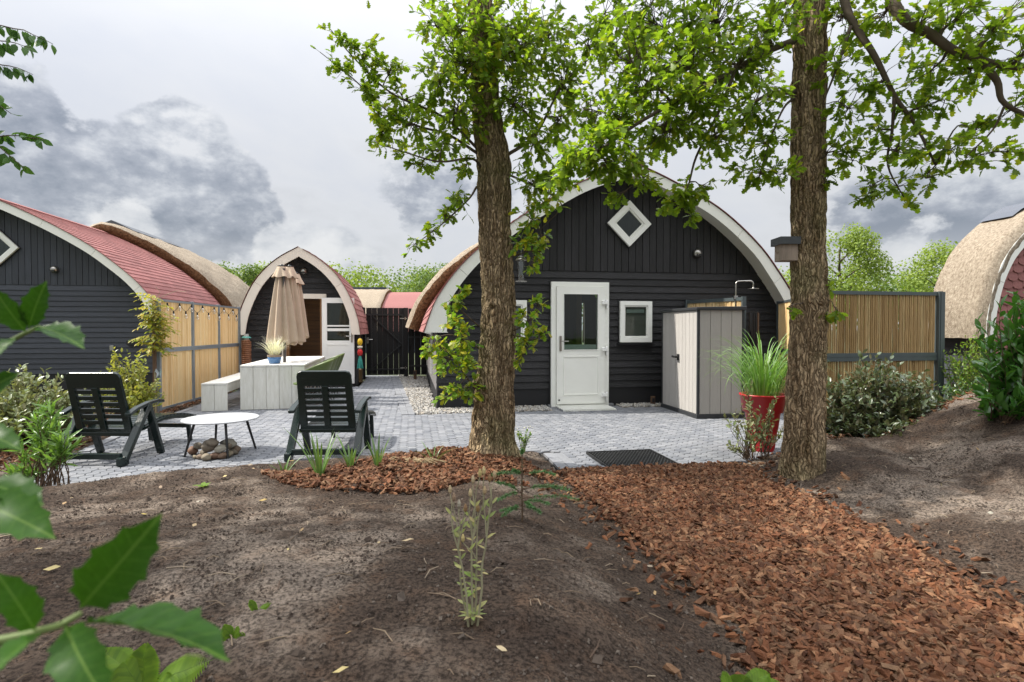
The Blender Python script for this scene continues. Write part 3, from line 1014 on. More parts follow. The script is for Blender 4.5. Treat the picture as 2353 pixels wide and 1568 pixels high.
def vault(T, aL, aR, k0, k1, o0, o1, nk=2, noise_amp=0.0, step=.12, eaveL=0.0, eaveR=0.0, roundk=False, seed=0.0):
    """thick arched shell between two offsets of the profile"""
    pts_o, pts_i = [], []
    for sg, ar in ((-1, aL), (1, aR)):
        n = max(4, int(ar.L / step))
        row = [(roof_offset(sg, ar, a, o1), roof_offset(sg, ar, a, o0)) for a in np.linspace(0, ar.L, n + 1)]
        if sg == 1:
            row = row[::-1][1:]
        pts_o += [r[0] for r in row]
        pts_i += [r[1] for r in row]
    # apex: keep both sides from crossing
    mb_o = MB(T)
    n = len(pts_o)
    ks = np.linspace(k0, k1, nk)
    vs, fs = [], []
    for jk, k in enumerate(ks):
        for (s, z), (si, zi) in zip(pts_o, pts_i):
            f = 1.0
            if roundk:
                e = min((k - k0), (k1 - k)) / .07
                f = 1 - .22 * (1 - min(1, e)) ** 2
            s2, z2 = si + (s - si) * f, zi + (z - zi) * f
            if noise_amp:
                d = mnoise.noise(Vector((s * 2.2, k * 2.2, z * 2.2 + seed))) * noise_amp + mnoise.noise(Vector((s * 9, k * 9, z * 9 + seed))) * noise_amp * .5
                s2 += d * .6 * (1 if s > 0 else -1)
                z2 += d
            vs.append((s2, k, z2))
    for j in range(nk - 1):
        for i in range(n - 1):
            fs.append((j * n + i, j * n + i + 1, (j + 1) * n + i + 1, (j + 1) * n + i))
    mb_o.add(vs, fs)
    # underside
    vs2 = [(si, k, zi) for k in (k0, k1) for si, zi in pts_i]
    fs2 = [(i, n + i, n + i + 1, i + 1) for i in range(n - 1)]
    mb_o.add(vs2, fs2)
    # eave edges
    for i in (0, n - 1):
        vs3 = [vs[j * n + i] for j in range(nk)] + [(pts_i[i][0], k0, pts_i[i][1]), (pts_i[i][0], k1, pts_i[i][1])]
        mb_o.add(vs3, [tuple(range(nk)) + (nk + 1, nk)])
    faces_front = (vs[:n], [(s, k0, z) for s, z in pts_i])
    faces_back = (vs[(nk - 1) * n:], [(s, k1, z) for s, z in pts_i])
    return mb_o, faces_front, faces_back


def strip_face(T, ff, sub=4, amp=0.0, push=-1):
    """end face of a shell as a grid"""
    o_, i_ = ff
    m_ = MB(T)
    n = len(o_)
    vs = []
    for r in range(sub + 1):
        t = r / sub
        for a, b_ in zip(i_, o_):
            p = np.array(a) * (1 - t) + np.array(b_) * t
            bulge = math.sin(t * math.pi) * .05
            nz = mnoise.noise(Vector((p[0] * 14, t * 7, p[2] * 14))) * amp
            vs.append((p[0], p[1] + push * (bulge + nz), p[2]))
    fs = []
    for r in range(sub):
        for i in range(n - 1):
            fs.append((r * n + i, r * n + i + 1, (r + 1) * n + i + 1, (r + 1) * n + i))
    return m_.add(vs, fs)


def fascia_parts(root, T, aL, aR, k, width, material, nseg=3, thick=.035, sides=(-1, 1)):
    for sg, ar in ((-1, aL), (1, aR)):
        if sg not in sides:
            continue
        cuts = np.linspace(0, ar.L, nseg + 1)
        for j in range(nseg):
            aa = np.linspace(cuts[j] + (.003 if j else 0), cuts[j + 1] - (.003 if j < nseg - 1 else 0), 10)
            o_, i_ = [], []
            for a in aa:
                p = ar.at(a)
                n_ = ar.nrm(a)
                w = width(a)
                q = p - n_ * w
                if a < .03:
                    q = np.array([p[0] - w, p[1]])
                if a > ar.L - .02:
                    q = np.array([0, p[1] - w * 1.12])
                    p = np.array([0, p[1]])
                o_.append((sg * p[0], p[1]))
                i_.append((sg * q[0], max(q[1], ar.c[0, 1])))
            n = len(aa)
            m_ = MB(T)
            vs = [(s, k, z) for s, z in o_] + [(s, k, z) for s, z in i_] + [(s, k + thick, z) for s, z in o_] + [(s, k + thick, z) for s, z in i_]
            fs = []
            for i in range(n - 1):
                fs += [(i, i + 1, n + i + 1, n + i), (2 * n + i, 3 * n + i, 3 * n + i + 1, 2 * n + i + 1), (i, 2 * n + i, 2 * n + i + 1, i + 1), (n + i, n + i + 1, 3 * n + i + 1, 3 * n + i)]
            fs += [(0, n, 3 * n, 2 * n), (n - 1, 3 * n - 1, 4 * n - 1, 2 * n - 1)]
            m_.add(vs, fs)
            m_.build('fascia_board', material, root)


def shingles(root, T, v2, sg, ar, k0, k1, material='red_shingle', tab=.333, expo=.145, limit=300, base=.012):
    """courses of roof shingles on one slope; the nearest ones are pieces of their own"""
    nrow = int(ar.L / expo)
    items = []
    meshes = []
    for i in range(nrow):
        a0, a1 = i * expo, min(ar.L, i * expo + expo * 1.12)
        p0, p1 = roof_offset(sg, ar, a0, base + .014), roof_offset(sg, ar, a1, base + .001)
        q0, q1 = roof_offset(sg, ar, a0, base - .004), roof_offset(sg, ar, a1, base - .006)
        half = (tab / 2 if i % 2 else 0)
        ncol = int((k1 - k0) / tab) + 1
        for j in range(ncol):
            ka = max(k0, k0 + j * tab - half)
            kb = min(k1, k0 + (j + 1) * tab - half)
            if kb - ka < .05:
                continue
            w = kb - ka - .006
            vs = [(p0[0], 0, p0[1]), (p1[0], 0, p1[1]), (p1[0], w, p1[1]), (p0[0], w, p0[1]), (q0[0], 0, q0[1]), (q1[0], 0, q1[1]), (q1[0], w, q1[1]), (q0[0], w, q0[1])]
            fs = [(0, 1, 2, 3), (7, 6, 5, 4), (0, 3, 7, 4), (0, 4, 5, 1), (3, 2, 6, 7), (1, 5, 6, 2)]
            c = T(p0[0], ka, p0[1])
            items.append((c[0] ** 2 + c[1] ** 2 + (c[2] - HC) ** 2, i, ka, round(w, 3), vs, fs))
    items.sort(key=lambda e: e[0])
    cache = {}
    rest = MB(T)
    for n, (d, i, ka, w, vs, fs) in enumerate(items):
        if n < limit:
            key = (i, w)
            if key not in cache:
                cache[key] = MB(T).add(vs, fs).mesh('roof_shingle')
            o = link('roof_shingle', cache[key], material, root)
            o.location = (v2[0] * ka, v2[1] * ka, 0)
        else:
            rest.add([(a, b_ + ka, c) for a, b_, c in vs], fs)
    if rest.v:
        rest.build('roof_shingle_field', material, root, kind='stuff')


def lap_board(T, s0, s1, z0, z1, k=-.006, pl=None, pr=None):
    """one lapped board, thicker at the foot; ends follow the arch"""
    m_ = MB(T)
    a0, a1 = s0, s0
    b0, b1 = s1, s1
    if pl:
        a0, a1 = max(s0, pl(z0)), max(s0, pl(z1))
    if pr:
        b0, b1 = min(s1, pr(z0)), min(s1, pr(z1))
    vs = [(a0, k - .030, z0), (b0, k - .030, z0), (b1, k - .010, z1), (a1, k - .010, z1), (a0, k + .004, z0), (b0, k + .004, z0), (b1, k + .004, z1), (a1, k + .004, z1)]
    return m_.add(vs, [(0, 1, 2, 3), (7, 6, 5, 4), (0, 4, 5, 1), (3, 2, 6, 7), (0, 3, 7, 4), (1, 5, 6, 2)])


def vent_ball(root, T, s, z, k=-.03):
    m_ = MB()
    c = T(s, k - .035, z)
    prof = [(.001, -.085)] + [(.085 * math.cos(t), .085 * math.sin(t)) for t in np.linspace(-1.45, 1.45, 12)] + [(.001, .085)]
    m_.lathe(prof, 20, c)
    o = m_.build('vent_hood', 'steel', root, smooth=True)
    c2 = T(s, k - .105, z - .035)
    MB().box(c2[0] - .045, c2[0] + .045, c2[1] - .012, c2[1] + .03, c2[2] - .018, c2[2] + .018).build('vent_slot', 'seal', o)
    return o


def diamond_window(root, T, s, z, h=.40):
    dm = lambda r: [(s, z - r), (s + r, z), (s, z + r), (s - r, z)]
    w = ring(MB(T), dm(h), dm(h - .125), -.105, -.02).build('diamond_window', 'white_pvc', root, bevel=.004)
    ring(MB(T), dm(h + .022), dm(h), -.06, -.012).build('surround', 'black_wood_v', w)
    ring(MB(T), dm(h - .127), dm(h - .165), -.085, -.03).build('sash', 'white_pvc', w, bevel=.003)
    MB(T).prism(dm(h - .16), -.056, -.05).build('pane', 'pane_glass', w)
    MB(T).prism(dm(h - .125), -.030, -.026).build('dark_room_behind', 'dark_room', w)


def frame_window(root, T, s0, s1, z0, z1, blind=True):
    w = ring(MB(T), rect(s0, s1, z0, z1), rect(s0 + .075, s1 - .075, z0 + .085, z1 - .075), -.095, -.01).build('window', 'white_pvc', root, bevel=.005)
    ring(MB(T), rect(s0 - .016, s1 + .016, z0 - .014, z1 + .016), rect(s0, s1, z0, z1), -.045, -.008).build('surround', 'black_wood_h', w)
    ring(MB(T), rect(s0 + .077, s1 - .077, z0 + .087, z1 - .077), rect(s0 + .098, s1 - .098, z0 + .11, z1 - .098), -.075, -.03).build('sash', 'white_pvc', w, bevel=.003)
    MB(T).box(s0 + .098, s1 - .098, -.052, -.046, z0 + .11, z1 - .098).build('pane', 'pane_glass', w)
    MB(T).box(s0 + .075, s1 - .075, -.020, -.012, z0 + .085, z1 - .075).build('blind', 'interior_blind' if blind else 'dark_room', w)
    MB(T).box(s0 + .13, s1 - .13, -.040, -.024, z1 - .20, z1 - .14).build('blind_rail', 'blind_rail', w)
    MB(T).box(s0 - .03, s1 + .03, -.115, -.01, z0 - .035, z0 - .016).build('sill', 'plinth', w)
    return w


def arched_house(name, label, C, A, aL, aR, wl, wr, openings=(), mh='black_wood_h', mv='black_wood_v', slopes=(), kred=4.43, kend=9.0, over=.43, reed=True, sides=(-1, 1), thatch_cap=True):
    root = thing(name, label, 'house', (C[0], C[1], 0))
    T, u, v = frame(C, A)
    inner = .10
    pl = lambda z: max(-wl, -(aL.w_at_z(z) - inner)) if z > aL.c[0, 1] else -wl
    pr = lambda z: min(wr, (aR.w_at_z(z) - inner)) if z > aR.c[0, 1] else wr
    # plinth boards
    xs = [-wl] + sum([[o[0], o[1]] for o in openings if o[2] < .2], []) + [wr]
    for a, b_ in zip(xs[::2], xs[1::2]):
        MB(T).box(a, b_, -.012, .01, -.05, .313).build('plinth_board', 'plinth', root)
    # lapped boards
    nrow, z0, z1 = 17, .311, 2.322
    ph = (z1 - z0) / nrow
    for i in range(nrow):
        za, zb = z0 + i * ph, z0 + (i + 1) * ph + .004
        cuts = [(-wl, wr)]
        for (a, b_, c, d) in openings:
            if d > za + .01 and c < zb - .01:
                new = []
                for (p, q) in cuts:
                    if a > p + .01:
                        new.append((p, min(q, a)))
                    if b_ < q - .01:
                        new.append((max(p, b_), q))
                    if not (a > p + .01) and not (b_ < q - .01):
                        pass
                cuts = [(p, q) for p, q in new if q - p > .02] if (a > -wl) else cuts
        for (a, b_, c, d) in openings:
            if za + .012 < d < zb - .012:
                lap_board(T, a, b_, d + .004, zb, -.006).build('lap_board', mh, root)
            if za + .012 < c < zb - .012:
                lap_board(T, a, b_, za, c - .004, -.006).build('lap_board', mh, root)
        for (p, q) in cuts:
            lap_board(T, p, q, za, zb, -.006, pl if p == -wl else None, pr if q == wr else None).build('lap_board', mh, root)
    # upright boards
    bw = .1285
    s = -wl - .02
    n = 0
    while s < wr:
        sa, sb = s + .005, s + bw - .005
        top = lambda q: (aL if q < 0 else aR).z_at_w(abs(q)) - .06
        ta, tb = top(sa), top(sb)
        if max(ta, tb) > z1 + .02:
            ta, tb = max(ta, z1 + .005), max(tb, z1 + .005)
            kk = -.034 + (.003 if n % 2 else 0)
            poly = [(sa, z1 + .004), (sb, z1 + .004), (sb, tb), (sa, ta)]
            if sa < 0 < sb:
                poly = [(sa, z1 + .004), (sb, z1 + .004), (sb, tb), (0, top(0)), (sa, ta)]
            MB(T).prism(poly, kk, -.012).build('upright_board', mv, root)
        s += bw
        n += 1
    # backing and shell walls
    bp = [(pl(2.3), 2.3), (pr(2.3), 2.3)] + [(ar_s * (ar.at(a)[0] - .05), ar.at(a)[1] - .06) for ar_s, ar, rng_ in ((1, aR, np.linspace(0, 1, 14)), (-1, aL, np.linspace(1, 0, 14)))
                                               for a in ar.L * rng_ if ar.at(a)[1] > 2.40]
    MB(T).prism(bp, -.006, .012).build('gable_backing', 'plinth', root)
    MB(T).box(-wl + .01, -wl + .06, .012, kend, -.05, 1.32).build('side_wall', 'sun_sheen_side_wood' if -1 in slopes else mh, root)  # sun-facing left wall takes the colour with the painted sheen
    MB(T).box(wr - .06, wr - .01, .012, kend, -.05, 1.32).build('side_wall', mh, root)
    MB(T).box(-wl, -wl + .008, .0, kend, -.05, .31).build('side_plinth', 'plinth', root)
    if -1 in slopes:
        for i in range(8):
            za = .311 + i * .119
            m_ = MB(T)
            a, b_ = -wl + .012, -wl - .006
            m_.add([(b_ - .012, -.004, za), (b_, -.004, za + .12), (a, -.004, za + .12), (a, -.004, za), (b_ - .012, kred, za), (b_, kred, za + .12), (a, kred, za + .12), (a, kred, za)],
                   [(0, 1, 2, 3), (7, 6, 5, 4), (0, 4, 5, 1), (0, 3, 7, 4), (1, 5, 6, 2)])
            m_.build('side_board', 'sun_sheen_side_wood', root)
    # roof shell
    m_, ff, fb = vault(T, aL, aR, -over + .036, kred, -.11, .008, 2)
    m_.build('roof_deck', 'fascia_paint', root)
    strip_face(T, ff, 1, 0, 0).build('roof_edge', 'fascia_paint', root)
    fascia_parts(root, T, aL, aR, -over, lambda a: .165 + .045 * max(0, 1 - a / 1.6) + .165 * max(0, 1 - a / .55) ** 1.0, 'fascia_paint', 4, sides=sides)
    for sg in (-1, 1):
        ar = aL if sg < 0 else aR
        if sg in slopes:
            shingles(root, T, v, sg, ar, -over - .02, kred, limit=300)
        else:
            p = [roof_offset(sg, ar, a, .022) for a in np.linspace(0, ar.L, 26)]
            q = [roof_offset(sg, ar, a, .009) for a in np.linspace(0, ar.L, 26)]
            mm = MB(T)
            vs = [(x, k, z) for k in (-over - .02, kred) for x, z in p] + [(x, k, z) for k in (-over - .02, kred) for x, z in q]
            n = 26
            fs = [(i, i + 1, n + i + 1, n + i) for i in range(n - 1)] + [(i, 2 * n + i, 2 * n + i + 1, i + 1) for i in range(n - 1)] + [(0, n, 3 * n, 2 * n)]
            mm.add(vs, fs).build('roof_covering', 'red_shingle', root)
    ap = aL.c[-1, 1]
    MB(T).add([(-.13, -over - .02, ap - .02), (0, -over - .02, ap + .045), (.13, -over - .02, ap - .02), (-.13, kred, ap - .02), (0, kred, ap + .045), (.13, kred, ap - .02)],
              [(0, 1, 4, 3), (1, 2, 5, 4), (0, 2, 1)]).build('ridge_cap', 'red_shingle', root)
    # thatched back half
    if kend > kred:
        m_, ff, fb = vault(T, aL, aR, kred - .04, kend, .0, .36, 46, .035, .11, roundk=True, seed=C[0])
        th = m_.build('thatch', 'thatch', root, smooth=True)
        cut = strip_face(T, ff, 7, .02, -1).build('thatch_cut_edge', 'thatch_cut', root, smooth=True)
        strip_face(T, fb, 3, .02, 1).build('thatch_back_edge', 'thatch_cut', root, smooth=True)
        if reed:
            mm = MB(T)
            o_, i_ = ff
            for _ in range(3600):
                i = random.randrange(len(o_) - 1)
                f, t = random.random(), random.random() * .97
                a = np.array(i_[i]) * (1 - f) + np.array(i_[i + 1]) * f
                b_ = np.array(o_[i]) * (1 - f) + np.array(o_[i + 1]) * f
                p = a * (1 - t) + b_ * t
                p[1] -= math.sin(t * math.pi) * .05
                l = random.uniform(.01, .045)
                r = .006
                dx, dz = random.uniform(-.012, .012), random.uniform(-.012, .012)
                mm.add([(p[0] - r, p[1], p[2] - r), (p[0] + r, p[1], p[2] - r), (p[0], p[1], p[2] + r), (p[0] + dx, p[1] - l, p[2] + dz)], [(0, 1, 3), (1, 2, 3), (2, 0, 3)])
            mm.build('reed_ends', 'thatch_cut', cut, kind='stuff')
        if thatch_cap:
            za = ap + .34
            mm = MB(T)
            n = 9
            xs_ = np.linspace(-.62, .62, n)
            vs = []
            for k in (kred + .35, kend - .1):
                for x in xs_:
                    vs.append((x, k, za + .10 - abs(x) * .42 - x * x * .12 + .02))
            mm.add(vs, [(i, i + 1, n + i + 1, n + i) for i in range(n - 1)] + [tuple(range(n)), tuple(range(2 * n - 1, n - 1, -1))]).build('ridge_sheet', 'ridge_sheet', root)
    return root, T, u, v


profL = [(3.53, 1.27), (3.47, 1.45), (3.33, 1.80), (3.04, 2.22), (2.67, 2.60), (2.10, 3.05), (1.60, 3.37), (.87, 3.78), (0, 4.07)]
profR = [(3.20, 1.27), (3.11, 1.55), (2.96, 1.84), (2.64, 2.30), (2.20, 2.82), (1.47, 3.40), (.60, 3.83), (0, 4.07)]
prof2 = [(3.60, 1.27), (3.53, 1.48), (3.40, 1.75), (3.22, 2.03), (2.88, 2.44), (2.37, 2.89), (1.90, 3.24), (1.16, 3.67), (.40, 4.04), (0, 4.20)]
CM = 3.314
C1 = site(CM, 0)
DOOR = (1.92 - CM, 2.945 - CM, -.1, 2.135)
WIN = (3.152 - CM, 3.739 - CM, 1.094, 1.81)
WIN2 = (.91 - CM, 1.50 - CM, 1.07, 1.81)
main, T1, u1, v1 = arched_house('arched_house', 'black timber house with white door, diamond window and arched white fascia behind the two oaks', C1, A10,
                                Arch(profL), Arch(profR), 3.314, 3.05, [DOOR, WIN, WIN2], slopes=(-1,))
diamond_window(main, T1, 0, 3.155)
frame_window(main, T1, *WIN)
frame_window(main, T1, *WIN2)
vent_ball(main, T1, 4.595 - CM, 2.671)
# white strip of a window on the left wall
MB(T1).box(-3.36, -3.32, 1.75, 1.80, .45, 1.25).build('side_window_frame', 'white_pvc', main)
# rooms behind the glass: floor, back wall with a bright gap
MB(T1).box(-3.2, 2.9, .02, 8.9, -.02, .03).build('floor', 'stake_wood', main)
bx = dp(1343, 775, 18.0)[0]
sb_ = (bx - T1(0, 8.9, 0)[0]) / math.cos(A10)
MB(T1).box(-3.1, sb_ - .16, 8.85, 8.95, 0, 2.2).box(sb_ + .14, 2.7, 8.85, 8.95, 0, 2.2).box(sb_ - .16, sb_ + .14, 8.85, 8.95, 0, .45).prism([(-2.9, 2.2), (2.5, 2.2), (2.1, 2.8), (1.0, 3.5), (0, 3.95), (-1.4, 3.4), (-2.3, 2.8)], 8.85, 8.95).build('back_wall', 'dark_room', main)
MB(T1).box(DOOR[0] + .62, DOOR[0] + .72, .5, 2.6, .03, 2.4).build('room_partition', 'stake_wood', main)

# the white back door
d0, d1 = DOOR[0], DOOR[1]
door = ring(MB(T1), rect(d0, d1, .0, 2.129), rect(d0 + .085, d1 - .085, .04, 2.045), -.10, .02).build('door', 'white_pvc', main, bevel=.005, label='white glazed back door')
ring(MB(T1), rect(d0 - .016, d1 + .016, -.02, 2.146), rect(d0, d1, -.019, 2.13), -.05, .0).build('surround', 'seal', door)
l0, l1 = d0 + .088, d1 - .088
g0, g1 = l0 + .125, l1 - .125
lf = MB(T1)
ring(lf, rect(l0, l1, .045, 2.042), rect(g0, g1, .974, 1.918), -.135, -.05)
lf.build('door_leaf', 'white_pvc', door, bevel=.006)
ring(MB(T1), rect(g0 - .012, g1 + .012, .20, .865), rect(g0 + .006, g1 - .006, .218, .847), -.145, -.133).build('panel_bead', 'white_pvc', door, bevel=.003)
ring(MB(T1), rect(g0 - .012, g1 + .012, .962, 1.93), rect(g0, g1, .974, 1.918), -.145, -.132).build('glazing_bead', 'white_pvc', door, bevel=.003)
MB(T1).box(g0, g1, -.105, -.098, .974, 1.918).build('pane', 'pane_glass', door)
MB(T1).box(g0 + .005, g1 - .005, -.080, -.072, .98, 1.06).build('screen_rail', 'blind_rail', door)
pz = 1.08
h = MB(T1).box(l0 + .045, l0 + .082, -.155, -.134, pz - .13, pz + .13).build('handle_plate', 'dull_steel', door, bevel=.006)
MB(T1).tube([(l0 + .063, -.15, pz + .04), (l0 + .063, -.20, pz + .04), (l0 + .19, -.205, pz + .04)], .010, 8).build('handle', 'steel', h)
for zz in (1.78, .98, .20):
    MB(T1).box(l1 - .06, l1 + .045, -.185, -.134, zz - .032, zz + .03).box(l1 + .022, l1 + .05, -.16, -.098, zz - .10, zz + .045).build('hinge', 'white_door', door, bevel=.006)
MB(T1).box(l0 + .03, l0 + .055, -.139, -.133, .105, .13).build('sticker', 'seal', door)

# left neighbour: same kind of house seen at its right half
C2v = np.array([-10.33, 12.92]) - 1.09 * UX
left, T2, u2, v2 = arched_house('arched_house', 'blue black timber house with long red shingle roof behind the bamboo fence', tuple(C2v), A10, Arch(prof2), Arch(prof2), 3.35, 3.35, [],
                                mh='blue_black_wood', mv='blue_black_wood_v', slopes=(1,), kred=4.43, kend=9.2)
diamond_window(left, T2, 0, 3.14)
vent_ball(left, T2, 1.09, 2.67)
MB(T2).box(2.20, 2.29, -.09, -.03, .83, .95).build('wall_socket', 'steel', left, bevel=.006)
MB(T2).box(2.56, 2.83, -.10, -.03, .96, 1.06).build('wall_vent', 'plinth', left)
MB(T2).tube([(-1.0, -.04, 2.62), (-1.0, -.25, 2.62), (-.96, -.42, 2.60)], [.03, .03, .06], 10).build('wall_lamp', 'steel', left)

# right neighbour: thatch with a red scaled gable
aR3 = Arch([(1.36, 1.20), (1.345, 1.45), (1.30, 1.70), (1.20, 2.04), (1.05, 2.34), (.90, 2.53), (.68, 2.74), (.38, 2.96), (0, 3.14)])
f0 = dp(2262, 762, 8.0)
C3 = np.array([f0[0], f0[1]]) + 1.36 * UX
T3, u3, v3 = frame(C3, A10)
rh = thing('thatched_cabin', 'small thatched cabin with red scaled gable and white trim behind the laurel', 'cabin', (C3[0], C3[1], 0))
fascia_parts(rh, T3, aR3, aR3, -.02, lambda a: .15, 'white_pvc', 3, sides=(-1, 1))
m_, ff, fb = vault(T3, aR3, aR3, .02, .85, -.13, .10, 30, .022, .09, roundk=True, seed=4.0)
m_.build('thatch', 'thatch', rh, smooth=True)
strip_face(T3, ff, 4, .01, -1).build('thatch_cut_edge', 'thatch', rh, smooth=True)
strip_face(T3, fb, 4, .01, 1).build('thatch_back_edge', 'thatch', rh, smooth=True)
poly = [(sg * (aR3.at(a)[0] - .12), aR3.at(a)[1] - .12 * (a / aR3.L)) for sg, rr in ((1, np.linspace(0, 1, 12)), (-1, np.linspace(1, 0, 12))) for a in rr * aR3.L]
MB(T3).prism([(-1.24, 0), (1.24, 0)] + poly, .05, .10).build('gable_wall', 'red_shingle', rh)
sc_m = {}
tw, thh = .175, .115
cnt = 0
for i in range(34):
    for j in range(26):
        s = -1.30 + j * tw + (tw / 2 if i % 2 else 0)
        z = .75 + i * thh
        if z + thh > aR3.z_at_w(min(1.35, abs(s))) - .05 or abs(s) > (aR3.w_at_z(max(1.2, z)) - .1):
            continue
        if 'm' not in sc_m:
            pts = [(-.085, .16), (.085, .16), (.085, .035), (.06, .008), (0, -.006), (-.06, .008), (-.085, .035)]
            mm = MB(T3)
            n = len(pts)
            vs = [(x, .018 + .022 * (zz / .16), zz) for x, zz in pts] + [(x, .048, zz) for x, zz in pts]
            mm.add(vs, [tuple(range(n - 1, -1, -1))] + [(q, (q + 1) % n, (q + 1) % n + n, q + n) for q in range(n)])
            sc_m['m'] = mm.mesh('gable_scale')
        o = link('gable_scale', sc_m['m'], 'red_shingle', rh)
        o.location = (u3[0] * s, u3[1] * s, z)
        cnt += 1
MB(T3).box(-1.20, -1.12, .06, .78, -.05, 1.3).build('side_wall', 'blue_black_wood', rh)
for i in range(11):
    za = .0 + i * .119
    MB(T3).add([(-1.235, .05, za), (-1.215, .05, za + .125), (-1.19, .05, za + .125), (-1.19, .05, za), (-1.235, .79, za), (-1.215, .79, za + .125), (-1.19, .79, za + .125), (-1.19, .79, za)],
               [(0, 1, 2, 3), (7, 6, 5, 4), (0, 4, 5, 1), (0, 3, 7, 4), (1, 5, 6, 2)]).build('side_board', 'blue_black_wood', rh)
# curved solar sheet on the ridge
mm = MB(T3)
xs_ = np.linspace(-.55, .55, 8)
vs = [(x, k, aR3.z_at_w(abs(x)) + .15) for k in (.3, .8) for x in xs_]
mm.add(vs, [(i, i + 1, 9 + i, 8 + i) for i in range(7)]).build('solar_sheet', 'solar', rh)

# far house across the lane, ridge running sideways
fd = 38.0
far = thing('thatched_house', 'low thatched and red shingled house far behind the black gate', 'house', tuple(dp(880, 757, fd)[:2]) + (0,))
Tf, uf, vf = frame(dp(880, 757, fd)[:2], rad(90))
aF = Arch([(3.5, 1.2), (3.3, 1.8), (2.7, 2.6), (2.0, 3.05), (1.2, 3.5), (.6, 3.68), (0, 3.78)])
sx = lambda x: -(x - 880) * fd / FP
m_, ff, fb = vault(Tf, aF, aF, sx(897), sx(790), -.1, .25, 24, .04, .3, roundk=True)
m_.build('thatch', 'thatch', far, smooth=True)
strip_face(Tf, ff, 3, .02, -1).build('thatch_cut_edge', 'thatch_cut', far, smooth=True)
m_, ff, fb = vault(Tf, aF, aF, sx(1010), sx(897) + .05, -.1, .02, 3, 0, .3)
m_.build('roof', 'red_shingle', far)
MB(Tf).box(-3.2, 3.2, sx(1008), sx(792), -.1, 1.4).build('wall', 'blue_black_wood', far)
MB(Tf).box(-.5, .5, sx(890), sx(794), 3.98, 4.1).build('ridge_sheet', 'solar', far)
MB(Tf).add([(3.45 * .93, sx(897) - .8, 2.15), (3.45 * .93, sx(897) - 1.4, 2.15), (2.6, sx(897) - 1.9, 2.75), (2.6, sx(897) - 1.3, 2.75)], [(0, 1, 2, 3)]).build('roof_trim', 'white_pvc', far)

# ------------------------------------------------------------------ sauna pod
aP = Arch([(1.34, 1.20), (1.285, 1.56), (1.16, 1.95), (.96, 2.36), (.69, 2.70), (.38, 2.96), (0, 3.18)])
CPf = dp(687, 700, 12.9)[:2]
CP = CPf + .33 * VX
TP, uP, vP = frame(CP, A10)
pod = thing('sauna_pod', 'small pointed arch cabin with dark boards and open white door', 'cabin', (CP[0], CP[1], 0))
OP = (-.34, .47, -.1, 2.03)
for i in range(25):
    za, zb = -.04 + i * .122, -.04 + (i + 1) * .122 + .004
    if zb > 3.12:
        break
    w0 = lambda z: min(1.22, aP.w_at_z(max(z, 1.21)) - .07)
    for p, q in (((-1.22, OP[0]), (OP[1], 1.22)) if za < OP[3] - .02 else ((-1.22, 1.22),)):
        lap_board(TP, p, q, za, zb, -.006, (lambda z: -w0(z)) if p == -1.22 else None, (lambda z: w0(z)) if q == 1.22 else None).build('lap_board', 'black_wood_h', pod)
fascia_parts(pod, TP, aP, aP, -.33, lambda a: .185, 'pod_fascia', 2)
m_, ff, fb = vault(TP, aP, aP, -.295, 2.6, -.09, .008, 2)
m_.build('roof_deck', 'pod_fascia', pod)
shingles(pod, TP, vP, 1, aP, -.35, 2.6, tab=.30, expo=.15)
p = [roof_offset(-1, aP, a, .02) for a in np.linspace(0, aP.L, 20)]
MB(TP).add([(x, k, z) for k in (-.35, 2.6) for x, z in p], [(i, i + 1, 21 + i, 20 + i) for i in range(19)]).build('roof_covering', 'red_shingle', pod)
MB(TP).box(-1.22, -1.17, .01, 2.6, -.05, 1.5).build('side_wall', 'black_wood_h', pod)
MB(TP).box(1.17, 1.22, .01, 2.6, -.05, 1.5).build('side_wall', 'black_wood_h', pod)
MB(TP).prism([(-1.2, -.05), (1.2, -.05), (1.2, 1.5), (1.0, 2.2), (.6, 2.7), (0, 3.1), (-.6, 2.7), (-1.0, 2.2), (-1.2, 1.5)], 2.5, 2.56).build('back_wall', 'black_wood_h', pod)
vent_ball(pod, TP, .06, 2.66, -.02)
MB(TP).box(OP[0] - .09, OP[1] + .09, -.075, -.004, 2.03, 2.145).build('lintel', 'pod_fascia', pod, bevel=.006)
MB(TP).box(OP[0] - .09, OP[0], -.075, -.004, -.05, 2.03).build('door_post', 'pod_fascia', pod)
MB(TP).box(OP[0], OP[0] + .06, -.03, .10, -.04, 2.03).box(OP[1] - .06, OP[1], -.03, .10, -.04, 2.03).build('inner_frame', 'pine_inside', pod)
for i in range(21):
    MB(TP).box(-1.0, 1.0, 1.30, 1.325 - (.004 if i % 2 else 0), i * .105 - .04, i * .105 + .061).build('inner_plank', 'pine_inside', pod)
MB(TP).box(-.9, .9, .75, 1.3, .46, .52).box(-.9, .9, .74, .77, .36, .46).build('sauna_bench', 'pine_inside', pod)
MB(TP).box(-1.1, 1.1, .0, 1.3, -.05, -.01).build('floor', 'pine_inside', pod)
